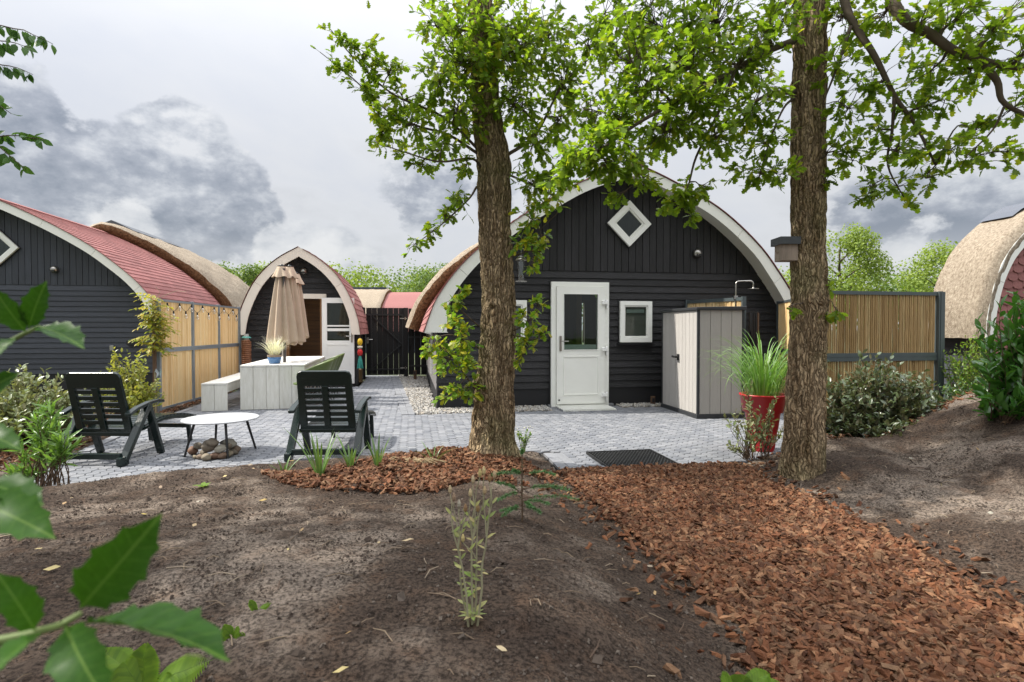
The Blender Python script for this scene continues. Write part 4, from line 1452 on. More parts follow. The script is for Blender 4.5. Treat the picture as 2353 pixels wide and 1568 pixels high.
# the door leaf folded right back
TD, ud, vd = frame(TP(OP[1] + .005, -.10, 0)[:2], A10 - rad(7))
lw = .73
pd = ring(MB(TD), rect(0, lw, .06, 2.05), rect(.115, lw - .105, 1.06, 1.93), -.055, .0)
pdo = pd.build('door', 'white_door', pod, bevel=.005)
MB(TD).box(.115, lw - .105, -.05, -.005, 1.28, 1.345).box(.115, lw - .105, -.05, -.005, 1.385, 1.42).build('glazing_bar', 'white_door', pdo)
MB(TD).box(.115, lw - .105, -.03, -.022, 1.06, 1.93).build('pane', 'pane_glass', pdo)
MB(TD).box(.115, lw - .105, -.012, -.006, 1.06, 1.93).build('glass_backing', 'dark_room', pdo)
ring(MB(TD), rect(.10, lw - .09, .16, .98), rect(.118, lw - .108, .18, .96), -.064, -.054).build('panel_bead', 'white_door', pdo)
MB(TD).box(lw - .065, lw - .03, -.068, -.054, 1.02, 1.24).build('handle_plate', 'dull_steel', pdo)
MB(TD).tube([(lw - .047, -.06, 1.16), (lw - .047, -.11, 1.16), (lw - .17, -.115, 1.165)], .010, 8).build('handle', 'steel', pdo)


# ------------------------------------------------------------------ bamboo fences
def stick_mesh(h, r, nodes=3):
    pts, rr = [], []
    for i in range(nodes * 2 + 1):
        t = i / (nodes * 2)
        pts.append((random.uniform(-.002, .002), random.uniform(-.002, .002), t * h))
        rr.append(r * (1.0 if i % 2 else 1.14))
    return MB().tube(pts, rr, 6, cap=False).mesh('bamboo_cane', True)


def bamboo_panel(root, p, q, z0, z1, mid, metal, cane_mat, rail=.045, railh=.035, midh=.07, r=.0095, gap=.0, rail_bottom=True):
    p, q = np.array(p, float), np.array(q, float)
    L = np.linalg.norm(q - p)
    d = (q - p) / L
    n_ = np.array([-d[1], d[0]])
    A = math.atan2(d[1], d[0])
    T, u, v = frame(p, A)
    MB(T).box(0, L, -rail / 2, rail / 2, z1 - railh, z1).build('top_rail', metal, root)
    if rail_bottom:
        MB(T).box(0, L, -rail / 2, rail / 2, z0, z0 + railh).build('bottom_rail', metal, root)
    MB(T).box(0, L, -rail / 2 - .002, rail / 2 + .002, mid - midh / 2, mid - .004).box(0, L, -rail / 2 - .002, rail / 2 + .002, mid + .002, mid + midh / 2).box(0, L, -rail / 2 + .006, rail / 2 - .006, mid - .005, mid + .003).build('middle_rail', metal, root)
    pitch = 2 * r + gap
    n = int((L - .01) / pitch)
    for za, zb in ((z0 + railh * .5, mid - .01), (mid + .01, z1 - railh * .5)):
        meshes = [stick_mesh(zb - za, r * f, random.choice((2, 3, 4))) for f in (.92, 1.0, 1.04, .97, 1.0)]
        for i in range(n):
            x = .005 + (i + .5) * pitch + random.uniform(-.0015, .0015)
            c = T(x, random.uniform(-.006, .006), za)
            o = link('bamboo_cane', random.choice(meshes), cane_mat, root)
            o.location = tuple(np.array(c) - np.array(LOC.get(root.name, (0, 0, 0))) * 0)
            o.rotation_euler = (random.gauss(0, .003), random.gauss(0, .003), random.uniform(0, 6.28))


FP4 = [np.array(p) for p in ((-5.55, 8.93), (-5.69, 10.12), (-5.84, 11.31), (-5.98, 12.45))]
fl = thing('bamboo_fence', 'pale bamboo screen fence with grey metal frame beside the white bench', 'fence', (-5.55, 8.93, 0))
for a, b_ in zip(FP4[:-1], FP4[1:]):
    e = (b_ - a) / np.linalg.norm(b_ - a) * .03
    bamboo_panel(fl, a + e, b_ - e, .05, 1.80, .99, 'galvanised', 'bamboo', gap=.0035, r=.0115)
for p_ in FP4:
    T, u, v = frame(p_, math.atan2(*(FP4[1] - FP4[0])[::-1]))
    MB(T).box(-.03, .03, -.03, .03, -.05, 1.81).build('post', 'galvanised', fl, bevel=.003)

fr1 = thing('bamboo_fence', 'brown bamboo screen panel with anthracite frame behind the grey green shrub', 'fence', (3.65, 7.2, 0))
pa, pb = np.array([3.62, 7.22]), np.array([5.66, 7.60])
bamboo_panel(fr1, pa, pb, .02, 1.815, .96, 'anthracite', 'bamboo_dark', rail=.05, railh=.045, midh=.105, r=.0125, gap=.006)
T, u, v = frame(pb, math.atan2(*(pb - pa)[::-1]))
MB(T).box(.0, .022, -.045, .04, -.05, 1.825).box(.026, .05, -.05, .045, -.05, 1.825).box(.054, .10, -.04, .05, -.05, 1.82).build('post', 'anthracite', fr1)
T, u, v = frame(pa, math.atan2(*(pb - pa)[::-1]))
MB(T).box(-.05, .0, -.04, .04, -.05, 1.825).build('post', 'anthracite', fr1)

fr2 = thing('bamboo_fence', 'sunlit bamboo panel running from the black house corner', 'fence', (4.73, 10.05, 0))
pa, pb = np.array([4.70, 10.02]), np.array([4.40, 8.9])
bamboo_panel(fr2, pa, pb, .02, 1.80, .96, 'anthracite', 'bamboo', rail=.05, r=.011, gap=.003)
for p_ in (pa, pb):
    MB().box(p_[0] - .035, p_[0] + .035, p_[1] - .03, p_[1] + .03, -.05, 1.815).build('post', 'anthracite', fr2)

fr3 = thing('bamboo_fence', 'bamboo shower screen standing behind the grey tool shed', 'fence', (3.1, 10.0, 0))
pa, pb = np.array([3.10, 10.08]), np.array([3.66, 9.0])
bamboo_panel(fr3, pa, pb, .02, 1.83, .96, 'anthracite', 'bamboo', rail=.05, railh=.055, r=.011, gap=.003)
for p_ in (pa, pb):
    MB().box(p_[0] - .03, p_[0] + .03, p_[1] - .03, p_[1] + .03, -.05, 1.84).build('post', 'anthracite', fr3)

# rain shower clipped to that screen
sp = pa + (pb - pa) * .86
sh = thing('garden_shower', 'chrome garden shower head on a bent pipe above the bamboo screen', 'shower', (sp[0], sp[1], 1.0))
z_ = 2.10
pts = [(sp[0], sp[1] - .03, 1.0), (sp[0], sp[1] - .03, z_ - .06)] + [(sp[0] + .05 * (1 - math.cos(t)), sp[1] - .03, z_ - .06 + .05 * math.sin(t)) for t in np.linspace(.2, 1.57, 5)]
x2 = sp[0] + .27
pts += [(x2 - .05, sp[1] - .05, z_ - .005)] + [(x2 - .05 + .05 * math.sin(t), sp[1] - .05, z_ - .055 + .05 * math.cos(t)) for t in np.linspace(.3, 1.57, 5)] + [(x2, sp[1] - .05, z_ - .11)]
MB().tube(pts, .011, 8).build('pipe', 'steel', sh, smooth=True)
MB().lathe([(.012, .03), (.02, .012), (.085, .008), (.085, 0), (.001, 0)], 20, (x2, sp[1] - .05, z_ - .135)).build('shower_head', 'steel', sh)
MB().box(sp[0] - .03, sp[0] + .03, sp[1] - .05, sp[1] - .01, 1.80, 1.86).build('bracket', 'steel', sh)

# folded slatted screen beside it
fs_ = thing('folded_screen', 'narrow black folded slat screen leaning beside the shower panel', 'screen', (3.80, 8.95, 0))
for i in range(4):
    MB().box(3.745 + i * .032, 3.769 + i * .032, 8.90, 8.99, -.0, 1.585 - .006 * (i % 2)).build('slat', 'black_metal' if i < 3 else 'stake_wood', fs_)
for i in range(4):
    MB().box(3.742 + i * .034, 3.758 + i * .034, 8.915, 8.935, 1.585, 1.60).build('end_cap', 'black_metal', fs_)

# festoon lights along the left fence
sl = thing('string_lights', 'string of clear bulbs looped along the top of the bamboo fence', 'lights', (-5.5, 8.95, 1.7))
ts = [.05, .17, .30, .43, .58, .72, .86, .97]
P0, P3_ = FP4[0] + np.array([.06, 0]), FP4[3] + np.array([.06, 0])
cpts = []
bulbs = []
for i in range(len(ts) - 1):
    for j in range(8):
        t = (ts[i] + (ts[i + 1] - ts[i]) * j / 8)
        p_ = P0 + (P3_ - P0) * t
        zz = 1.745 - .125 * math.sin(math.pi * j / 8) + (.01 if i % 2 else 0)
        cpts.append((p_[0], p_[1], zz))
        if j in (0, 4):
            bulbs.append((p_[0], p_[1], zz))
MB().tube(cpts, .0035, 5).build('cable', 'cable', sl)
for b_ in bulbs:
    o = MB().lathe([(.011, 0), (.013, -.012), (.012, -.045), (.006, -.05)], 10, b_).build('lamp_holder', 'cable', sl)
    MB().lathe([(.012, -.048), (.016, -.06), (.026, -.085), (.027, -.10), (.018, -.122), (.002, -.13)], 12, b_).build('bulb', 'bulb_glass', o, smooth=True)
    MB().tube([(b_[0], b_[1], b_[2] - .05), (b_[0] + .004, b_[1], b_[2] - .10)], .003, 5).build('filament', 'ash_light', o)

# ------------------------------------------------------------------ black gate
gA, gB = np.array([-4.06, 15.5]), np.array([-2.93, 15.72])
gt = thing('garden_gate', 'black plank gate with diagonal braces between the cabin and the house', 'gate', (gA[0], gA[1], 0))
T, u, v = frame(gA, math.atan2(*(gB - gA)[::-1]))
L = np.linalg.norm(gB - gA)
nb_ = 7
for i in range(nb_):
    x0, x1 = .09 + i * (L - .14) / nb_, .09 + (i + 1) * (L - .14) / nb_ - (.005 if i in (1, 3, 4, 5) else .002)
    MB(T).box(x0, x1, .0, .02, .07, 1.91).build('plank', 'gate_wood', gt)
MB(T).box(-.06, .06, -.05, .05, -.05, 1.915).build('post', 'gate_wood', gt)
MB(T).box(L - .06, L + .06, -.06, .05, -.05, 1.915).build('post', 'gate_wood', gt)
fz = .10, 1.72
MB(T).box(.08, L - .07, -.045, -.003, fz[1] - .02, fz[1] + .02).box(.08, L - .07, -.045, -.003, fz[0] + .10, fz[0] + .14).box(.20, .24, -.045, -.003, fz[0] + .14, fz[1] - .02).box(L - .11, L - .07, -.045, -.003, fz[0] + .14, fz[1] - .02).build('frame', 'black_metal', gt)
MB(T).bar((.26, -.028, fz[1] - .04), (L - .13, -.028, .93), .035, .035).bar((L - .13, -.028, .90), (.30, -.028, .28), .03, .03).build('brace', 'black_metal', gt)
hp = MB(T).box(.10, .15, -.05, -.003, .94, 1.10).build('lock_plate', 'dull_steel', gt)
MB(T).tube([(.125, -.05, 1.04), (.125, -.09, 1.04), (.26, -.09, 1.045)], .011, 8).build('handle', 'steel', hp)
for zz in (1.62, .26):
    MB(T).box(L - .16, L + .03, -.075, -.055, zz - .012, zz + .012).lathe([(.02, -.04), (.02, .04)], 8, (L - .02, -.07, zz)).build('hinge', 'steel', gt)
gs = thing('side_fence', 'short black board fence between the gate and the black house', 'fence', (gB[0], gB[1], 0))
T, u, v = frame(gB, A10)
for i in range(4):
    MB(T).box(.07 + i * .17, .225 + i * .17, .0, .02, .06, 1.90).build('plank', 'gate_wood', gs)
MB(T).box(.07, .75, -.03, -.002, 1.08, 1.13).box(.07, .75, -.03, -.002, .28, .33).build('rail', 'black_metal', gs)
gs2 = thing('side_fence', 'black boards filling the gap between the cabin and the gate', 'fence', (gA[0], gA[1], 0))
T, u, v = frame(gA, A10)
for i in range(4):
    MB(T).box(-.26 - i * .17, -.09 - i * .17 - .015, .0, .02, .02, 1.905).build('plank', 'gate_wood', gs2)

# ------------------------------------------------------------------ table and bench
A12 = rad(12)
tb0 = np.array([-4.44, 9.27])
tb = thing('plank_table', 'long white plank table with solid end panel', 'table', (tb0[0], tb0[1], 0))
T, u, v = frame(tb0, A12)
TW, TL, TH = 1.0, 3.05, .735
for i in range(5):
    x0 = i * TW / 5
    MB(T).box(x0 + .0025, x0 + TW / 5 - .0025, .0, .032, .004, TH - .036).build('end_plank', 'white_wood', tb, bevel=.003)
    MB(T).box(x0 + .0025, x0 + TW / 5 - .0025, TL - .032, TL, .004, TH - .036).build('end_plank', 'white_wood', tb, bevel=.003)
    MB(T).box(x0 + .0025, x0 + TW / 5 - .0025, -.004, TL + .004, TH - .033, TH).build('top_plank', 'white_wood_top', tb, bevel=.003)
MB(T).box(.03, .06, .035, TL - .035, TH - .15, TH - .037).box(TW - .06, TW - .03, .035, TL - .035, TH - .15, TH - .037).build('apron', 'white_wood_top', tb)
mm = MB(T)
for i in range(5):
    for dx in (.045, .155):
        for zz in (TH - .075, TH - .10):
            mm.lathe([(.004, 0), (.004, .003)], 6, (i * .2 + dx + random.uniform(-.01, .01), -.0005, zz)) if random.random() < .75 else None
mm.build('nail_heads', 'seal', tb)
bn0 = np.array([-4.985, 9.10])
bnch = thing('plank_bench', 'white plank bench between the table and the bamboo fence', 'bench', (bn0[0], bn0[1], 0))
T, u, v = frame(bn0, A12)
for i in range(2):
    x0 = i * .195
    MB(T).box(x0 + .0025, x0 + .1925, .0, .032, .004, .418).build('end_plank', 'white_wood', bnch, bevel=.003)
    MB(T).box(x0 + .0025, x0 + .1925, 2.97, 3.0, .004, .418).build('end_plank', 'white_wood', bnch, bevel=.003)
    MB(T).box(x0 + .0025, x0 + .1925, -.004, 3.004, .42, .452).build('top_plank', 'white_wood_top', bnch, bevel=.003)
MB(T).box(.355, .385, .035, 2.965, .30, .417).build('apron', 'white_wood', bnch)


# olive tub chairs
def tub_chair():
    t = thing('tub_chair', '', 'chair', (0, 0, 0), world_parts=False)
    # faces -x ; shell swept as a grid
    m_ = MB()
    nu, nv = 22, 12
    vs = []
    for i in range(nu + 1):
        a = -math.pi * .78 + 2 * math.pi * .78 * i / nu          # round the tub, 0 = back (+x)
        for j in range(nv + 1):
            t_ = j / nv
            back = max(0, math.cos(a * .62)) ** 1.3
            top = .60 + .225 * back
            rr = (.20 + .055 * t_ ** .6 + .05 * t_ * back)
            x = math.cos(a) * rr + .03 + .06 * t_ * back
            y = math.sin(a) * (rr + .035)
            z = .44 + (top - .44) * t_ ** 1.1
            vs.append((x, y, z))
    fs = [(i * (nv + 1) + j, (i + 1) * (nv + 1) + j, (i + 1) * (nv + 1) + j + 1, i * (nv + 1) + j + 1) for i in range(nu) for j in range(nv)]
    m_.add(vs, fs)
    o = m_.build('shell', 'olive_plastic', t, smooth=True)
    sd = o.modifiers.new('solid', 'SOLIDIFY')
    sd.thickness = .012
    m_ = MB()
    pts = [(math.cos(a) * .215 + .03 - (.06 if abs(a) > 2.2 else 0), math.sin(a) * .235) for a in np.linspace(0, 2 * math.pi, 22, endpoint=False)]
    m_.slab(pts, .425, .447).build('seat', 'olive_plastic', t)
    for sx_ in (-1, 1):
        for sy_ in (-1, 1):
            MB().tube([(.03 + sx_ * .10, sy_ * .10, .43), (.03 + sx_ * .235, sy_ * .225, .0)], [.013, .010], 8).build('leg', 'dark_leg', t)
    return t


tc0 = tub_chair()
tips = [(-3.02, 9.30), (-3.17, 10.02), (-3.36, 10.85), (-3.53, 11.65)]
lab = ['olive green tub chair at the table corner nearest the patio loungers', 'olive green tub chair, second along the table from the lounger end',
       'olive green tub chair, third along the table from the lounger end', 'olive green tub chair at the table end nearest the cabin']
for i, (x, y) in enumerate(tips):
    loc = (x - .31, y + .02, 0)
    if i == 0:
        tc0.location = loc
        tc0.rotation_euler = (0, 0, A12)
        tag(tc0, lab[0], None, 'olive chairs along the white table')
    else:
        copy_thing(tc0, loc, A12 + random.uniform(-.05, .05), lab[i], 'olive chairs along the white table')

# blue pot with white grass
pb_ = gp(631, 836, TH)
pt = thing('grass_pot', 'blue glazed pot of white ornamental grass on the plank table', 'plant pot', tuple(pb_))
MB().lathe([(.075, 0), (.09, .01), (.108, .08), (.112, .115)], 28, pb_).build('pot', 'blue_glaze', pt, smooth=True)
MB().lathe([(.112, .115), (.116, .12), (.116, .15), (.106, .152), (.100, .135), (.001, .135)], 28, pb_, cap=False).build('rim', 'clay', pt)


def blades(n, c, r0, h, spread, w, droop, name, material, parent, join=True, curl=0.0):
    """arching blades: each leans out from the clump and bends over under its own weight"""
    mm = MB()
    for i in range(n):
        a = random.uniform(0, 6.28)
        rr = r0 * math.sqrt(random.random())
        L = h * random.uniform(.6, 1.15)
        th = spread * random.uniform(.05, .75) * (.4 + .6 * rr / r0)
        bend = droop * random.uniform(.45, 1.25)
        dx, dy = math.cos(a), math.sin(a)
        tw = random.uniform(-.6, .6)
        x, y, z = c[0] + dx * rr, c[1] + dy * rr, c[2]
        vs, fs = [], []
        nseg = 9
        for j in range(nseg + 1):
            t = j / nseg
            ww = w * (1 - t ** 2.5) * (.7 + .3 * min(1, t * 4)) + .0003
            sx_, sy_ = -dy * math.cos(tw * t), dx * math.cos(tw * t)
            vs += [(x - sx_ * ww, y - sy_ * ww, z), (x + sx_ * ww, y + sy_ * ww, z + ww * math.sin(tw * t))]
            ang = th + bend * t ** 1.8
            st = L / nseg
            x += dx * math.sin(ang) * st
            y += dy * math.sin(ang) * st
            z += math.cos(ang) * st
        for j in range(nseg):
            fs.append((2 * j, 2 * j + 1, 2 * j + 3, 2 * j + 2))
        if join:
            mm.add(vs, fs)
        else:
            MB().add(vs, fs).build(name, material, parent, smooth=True)
    if join:
        mm.build(name, material, parent)


blades(250, (pb_[0], pb_[1], pb_[2] + .13), .07, .36, 1.0, .0035, 1.1, 'blade', 'white_grass', pt, join=False)

# ------------------------------------------------------------------ folded parasol
pp = gp(654, 833, TH)
um = thing('parasol', 'closed beige triple parasol standing through the white table', 'parasol', (pp[0], pp[1], 0))
MB().tube([(pp[0], pp[1], .0), (pp[0], pp[1], 2.40)], .026, 12).build('pole', 'pole_grey', um)


def folded(c, ztop, zbot, r1, name, npl=8, seed=0):
    m_ = MB()
    nu, nv = 96, 26
    rnd_ = random.Random(seed)
    ph = [rnd_.uniform(-.25, .25) for _ in range(npl)]
    vs = []
    for j in range(nv + 1):
        t = j / nv
        z = ztop - (ztop - zbot) * t
        r = .065 + (r1 - .065) * t ** .85
        for i in range(nu):
            a = 2 * math.pi * i / nu
            q = a / (2 * math.pi) * npl
            k = int(q) % npl
            f = math.sin((q % 1) * math.pi)
            rr = r * (.62 + .42 * (1 - f) ** .6 + .10 * math.sin(a * 3 + seed)) * (1 + .10 * ph[k] * t * 2)
            sw = ph[k] * .22 * t
            hem = .035 * math.sin(a * npl / 2 + seed) * (t ** 8)
            vs.append((c[0] + rr * math.cos(a + sw), c[1] + rr * math.sin(a + sw), z + hem))
    fs = [(j * nu + i, j * nu + (i + 1) % nu, (j + 1) * nu + (i + 1) % nu, (j + 1) * nu + i) for j in range(nv) for i in range(nu)]
    m_.add(vs, fs)
    o = m_.build(name, 'canvas', um, smooth=True)
    m_ = MB()
    vs = []
    for j in range(9):
        t = j / 8
        z = ztop + .025 - .20 * t
        for i in range(60):
            a = 2 * math.pi * i / 60
            rr = (.065 + .085 * t) * (1 + .16 * t * math.sin(a * 7 + seed))
            vs.append((c[0] + rr * math.cos(a), c[1] + rr * math.sin(a), z + .012 * t * math.sin(a * 5)))
    m_.add(vs, [(j * 60 + i, j * 60 + (i + 1) % 60, (j + 1) * 60 + (i + 1) % 60, (j + 1) * 60 + i) for j in range(8) for i in range(60)])
    m_.build('vent_flap', 'canvas', o, smooth=True)
    MB().lathe([(.072, 0), (.072, .012), (.03, .022), (.02, .04), (.001, .042)], 18, (c[0], c[1], ztop + .02)).build('cap', 'black_metal', o)


c1 = dp(648, 700, 10.15)
c2 = dp(666, 700, 10.6)
c3 = dp(680, 700, 11.1)
folded(c1, 2.42, 1.10, .275, 'canopy', 8, 1)
folded(c2, 2.46, 1.06, .25, 'canopy', 8, 2)
folded(c3, 2.38, 1.16, .25, 'canopy', 8, 3)


# ------------------------------------------------------------------ green plastic loungers (face +y)
def lounger():
    t = thing('lounger', '', 'lounger', (0, 0, 0), world_parts=False)
    # back: frame with slats, leaning
    yb, zb, yt, zt = .20, .27, .03, .90
    L = math.hypot(yt - yb, zt - zb)
    ey, ez = (yt - yb) / L, (zt - zb) / L

    def TB(s, n_, a):                       # s across, n_ off the back (towards camera), a up the back
        return (s, yb + ey * a - ez * n_, zb + ez * a + ey * n_)
    W = .285
    bk = MB(TB)
    o_ = [(-W, 0), (W, 0), (W - .012, L - .05), (W - .03, L - .012), (W - .065, L), (-W + .065, L), (-W + .03, L - .012), (-W + .012, L - .05)]
    i_ = [(-W + .075, .06), (W - .075, .06), (W - .08, L - .165), (W - .08, L - .16), (W - .085, L - .16), (-W + .085, L - .16), (-W + .08, L - .16), (-W + .08, L - .165)]
    ring(bk, o_, i_, -.012, .022)
    back = bk.build('backrest', 'green_plastic', t, bevel=.008)
    MB(TB).box(-.033, .033, -.008, .03, .055, L - .155).build('spine', 'green_plastic', back, bevel=.006)
    n = 7
    a0, a1 = .06, L - .16
    for i in range(n - 1):
        c = a0 + (i + .62) * (a1 - a0) / (n - .35)
        for s0, s1 in ((-W + .074, -.034), (.034, W - .074)):
            MB(TB).box(s0, s1, -.006, .016, c, c + .042).build('back_slat', 'green_plastic', back, bevel=.004)
    # seat and leg rest: long slats carried by two rails
    prof = [(.20, .315), (.40, .325), (.62, .365), (.72, .375), (.95, .365), (1.15, .335), (1.30, .295)]
    for sg in (-1, 1):
        MB().tube([(sg * .25, y, z - .035) for y, z in prof], .022, 6).build('seat_rail', 'green_plastic', t)
    pr_ = catmull(prof, 8)
    ys = np.arange(.22, 1.30, .062)
    for y in ys:
        z = float(np.interp(y, pr_[:, 0], pr_[:, 1]))
        z2_ = float(np.interp(y + .046, pr_[:, 0], pr_[:, 1]))
        MB().add([(-.255, y, z - .02), (.255, y, z - .02), (.255, y + .046, z2_ - .02), (-.255, y + .046, z2_ - .02), (-.255, y, z), (.255, y, z), (.255, y + .046, z2_), (-.255, y + .046, z2_)],
                 [(0, 3, 2, 1), (4, 5, 6, 7), (0, 1, 5, 4), (1, 2, 6, 5), (2, 3, 7, 6), (3, 0, 4, 7)]).build('seat_slat', 'green_plastic', t)
    for sg in (-1, 1):
        x = sg * .335
        MB().bar((x, -.02, .04), (x, .34, .55), .05, .075, (1, 0, 0)).build('leg', 'green_plastic', t, bevel=.008)
        MB().bar((x * .985, .55, .0), (x * .985, .34, .56), .045, .07, (1, 0, 0)).build('leg', 'green_plastic', t, bevel=.008)
        MB().box(x - .032, x + .032, -.085, .025, .0, .085).build('foot', 'green_plastic', t, bevel=.012)
        am = MB()
        pts = [(.04, .485), (.16, .53), (.34, .565), (.48, .575), (.57, .56)]
        vs = []
        for y, z in pts:
            vs += [(x - .032, y, z - .022), (x + .032, y, z - .022), (x + .032, y, z + .012), (x - .032, y, z + .012)]
        fs = [(0, 1, 2, 3), (19, 18, 17, 16)]
        for i in range(4):
            for k in range(4):
                fs.append((i * 4 + k, (i + 1) * 4 + k, (i + 1) * 4 + (k + 1) % 4, i * 4 + (k + 1) % 4))
        am.add(vs, fs).build('armrest', 'green_plastic', t, bevel=.01)
        MB().lathe([(.022, 0), (.022, .05)], 10, (0, 0, 0)).build('pivot', 'green_plastic', t).location = (x + sg * .0, .335, .50)
        MB().bar((sg * .235, 1.17, .30), (sg * .235, 1.22, .0), .035, .045, (1, 0, 0)).build('leg', 'green_plastic', t, bevel=.005)
    MB().box(-.31, .31, -.035, .005, .055, .115).build('base_bar', 'green_plastic', t, bevel=.008)
    MB().box(-.24, .24, 1.175, 1.21, .16, .205).build('stretcher', 'green_plastic', t, bevel=.006)
    MB().box(-.30, .30, .17, .21, .245, .285).build('hinge_bar', 'green_plastic', t, bevel=.006)
    return t


lg = lounger()
lg.location = (-4.10, 5.52, .002)
lg.rotation_euler = (0, 0, rad(-2))
tag(lg, 'dark green slatted lounger in front of the silvery shrub', None, 'green plastic loungers')
copy_thing(lg, (-1.905, 5.72, .002), rad(2), 'dark green slatted lounger standing behind the strappy plants', 'green plastic loungers')

# round low table
rt = thing('round_table', 'low round table with pale top and four thin dark legs', 'table', (-3.11, 6.05, 0))
cx_, cy_ = -3.11, 6.06
MB().lathe([(.37, .362), (.376, .366), (.376, .374), (.37, .378)], 56, (cx_, cy_, 0)).build('top', 'tabletop', rt)
for a in (35, 125, 215, 305):
    t = rad(a + 2)
    MB().tube([(cx_ + .245 * math.cos(t), cy_ + .245 * math.sin(t), .362), (cx_ + .345 * math.cos(t), cy_ + .345 * math.sin(t), .0)], [.014, .011], 8).build('leg', 'dark_leg', rt)

for nm_, c_ in (('stone_red', (.25, .14, .09)), ('stone_brown', (.20, .165, .125)), ('stone_pale', (.36, .33, .27)), ('stone_grey', (.16, .15, .14))):
    mat(nm_, c_, .75, .35, 9, bump=.35, bscale=30)
# stones piled under it
stp = [(440, 1046, .0, .11), (456, 1057, 0, .07), (470, 1060, 0, .095), (490, 1057, 0, .10), (508, 1056, 0, .085), (522, 1052, 0, .09), (534, 1046, 0, .09), (452, 1033, .06, .085),
       (478, 1038, .07, .15), (503, 1040, .07, .10), (520, 1034, .08, .075), (485, 1026, .13, .115), (510, 1022, .12, .06), (524, 1030, .08, .12), (539, 1040, .02, .10), (465, 1048, .02, .07), (445, 1056, 0, .05)]
for i, (px, py, z, s) in enumerate(stp):
    c = gp(px, py, z)
    bm = bmesh.new()
    bmesh.ops.create_icosphere(bm, subdivisions=3, radius=1)
    sx_, sy_, sz_ = s * random.uniform(.52, .62), s * random.uniform(.42, .55), s * random.uniform(.34, .42)
    se = random.uniform(0, 50)
    for v_ in bm.verts:
        n_ = mnoise.noise(v_.co * 1.3 + Vector((se, 0, 0))) * .22
        v_.co = Vector((v_.co.x * sx_ * (1 + n_), v_.co.y * sy_ * (1 + n_), v_.co.z * sz_ * (1 + n_)))
    me = bpy.data.meshes.new('stone')
    bm.to_mesh(me)
    bm.free()
    me.polygons.foreach_set('use_smooth', [True] * len(me.polygons))
    sp = {0: ('reddish brown stone at the table leg in the heap of field stones', 'stone_red'), 8: ('largest flat brown stone in the middle of the heap under the table', 'stone_brown'),
          11: ('flat brown stone lying on top of the heap under the table', 'stone_brown'), 13: ('big pale stone at the back of the heap under the table', 'stone_pale'),
          9: ('pale oval stone resting on the front stones of the heap', 'stone_pale'), 12: ('smallest grey stone on top of the heap under the table', 'stone_grey')}.get(i)
    o = link('stone', me, sp[1] if sp else 'stone', label=sp[0] if sp else 'rounded brown field stone in the bottom ring of the heap under the round table', cat='stone', group='stones heaped under the round table')
    o.location = (c[0], c[1] + .03, z + sz_ * .92)
    o.rotation_euler = (random.uniform(-.3, .3), random.uniform(-.3, .3), random.uniform(0, 6.28))

# ------------------------------------------------------------------ tool shed
B = np.array([2.735, 8.38])
e1 = np.array([2.55, 9.68]) - B
SWd = np.linalg.norm(e1)
e1 = e1 / SWd
Ash = math.atan2(e1[1], e1[0])
Ts, us, vs_ = frame(B, Ash)            # s runs along the door front away from the camera, k < 0 is inside (to the right)
sd_ = thing('tool_shed', 'grey and taupe plastic tool shed with ridged doors against the black house', 'shed', (B[0], B[1], 0))
Dp = .74
HF, HB = 1.665, 1.655
npl = 10
for i in range(npl):
    x0, x1 = .035 + i * (SWd - .07) / npl, .035 + (i + 1) * (SWd - .07) / npl
    MB(Ts).box(x0 + .003, x1 - .003, -.028, -.004 - (.0 if i != 5 else .002), .065, HF - .065).build('door_plank', 'shed_panel', sd_, bevel=.003)
for i in range(4):
    y0, y1 = -.035 - i * (Dp - .07) / 4, -.035 - (i + 1) * (Dp - .07) / 4
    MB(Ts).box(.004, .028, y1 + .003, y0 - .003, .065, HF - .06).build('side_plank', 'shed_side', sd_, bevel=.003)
MB(Ts).box(.03, SWd - .02, -Dp + .02, -.03, .02, HF - .06).build('core', 'shed_trim', sd_)
for x, y in ((-.002, -.034), (SWd - .034, -.034), (-.002, -Dp)):
    MB(Ts).box(x, x + .036, y, y + .036, .0, HF - .05).build('corner_post', 'shed_trim', sd_, bevel=.006)
MB(Ts).box(-.012, SWd + .01, -Dp - .01, .012, -.002, .06).build('base_frame', 'shed_trim', sd_, bevel=.006)
MB(Ts).add([(-.03, .03, HF - .06), (SWd + .02, .03, HF - .06), (SWd + .02, -Dp - .02, HF - .06), (-.03, -Dp - .02, HF - .06), (-.03, .03, HF - .015), (SWd + .02, .03, HF - .015), (SWd + .02, -Dp - .02, HF + .0), (-.03, -Dp - .02, HF + .0)],
           [(0, 3, 2, 1), (4, 5, 6, 7), (0, 1, 5, 4), (1, 2, 6, 5), (2, 3, 7, 6), (3, 0, 4, 7)]).build('lid', 'shed_trim', sd_, bevel=.008)
hd = MB(Ts).box(SWd / 2 - .035, SWd / 2 + .035, -.004, .014, .83, .93).build('handle_plate', 'black_metal', sd_, bevel=.01)
MB(Ts).tube([(SWd / 2 - .0, .012, .885), (SWd / 2 + .0, .05, .885)], .018, 10).tube([(SWd / 2 - .03, .055, .883), (SWd / 2 + .105, .055, .888)], .017, 10).build('handle', 'black_metal', hd)

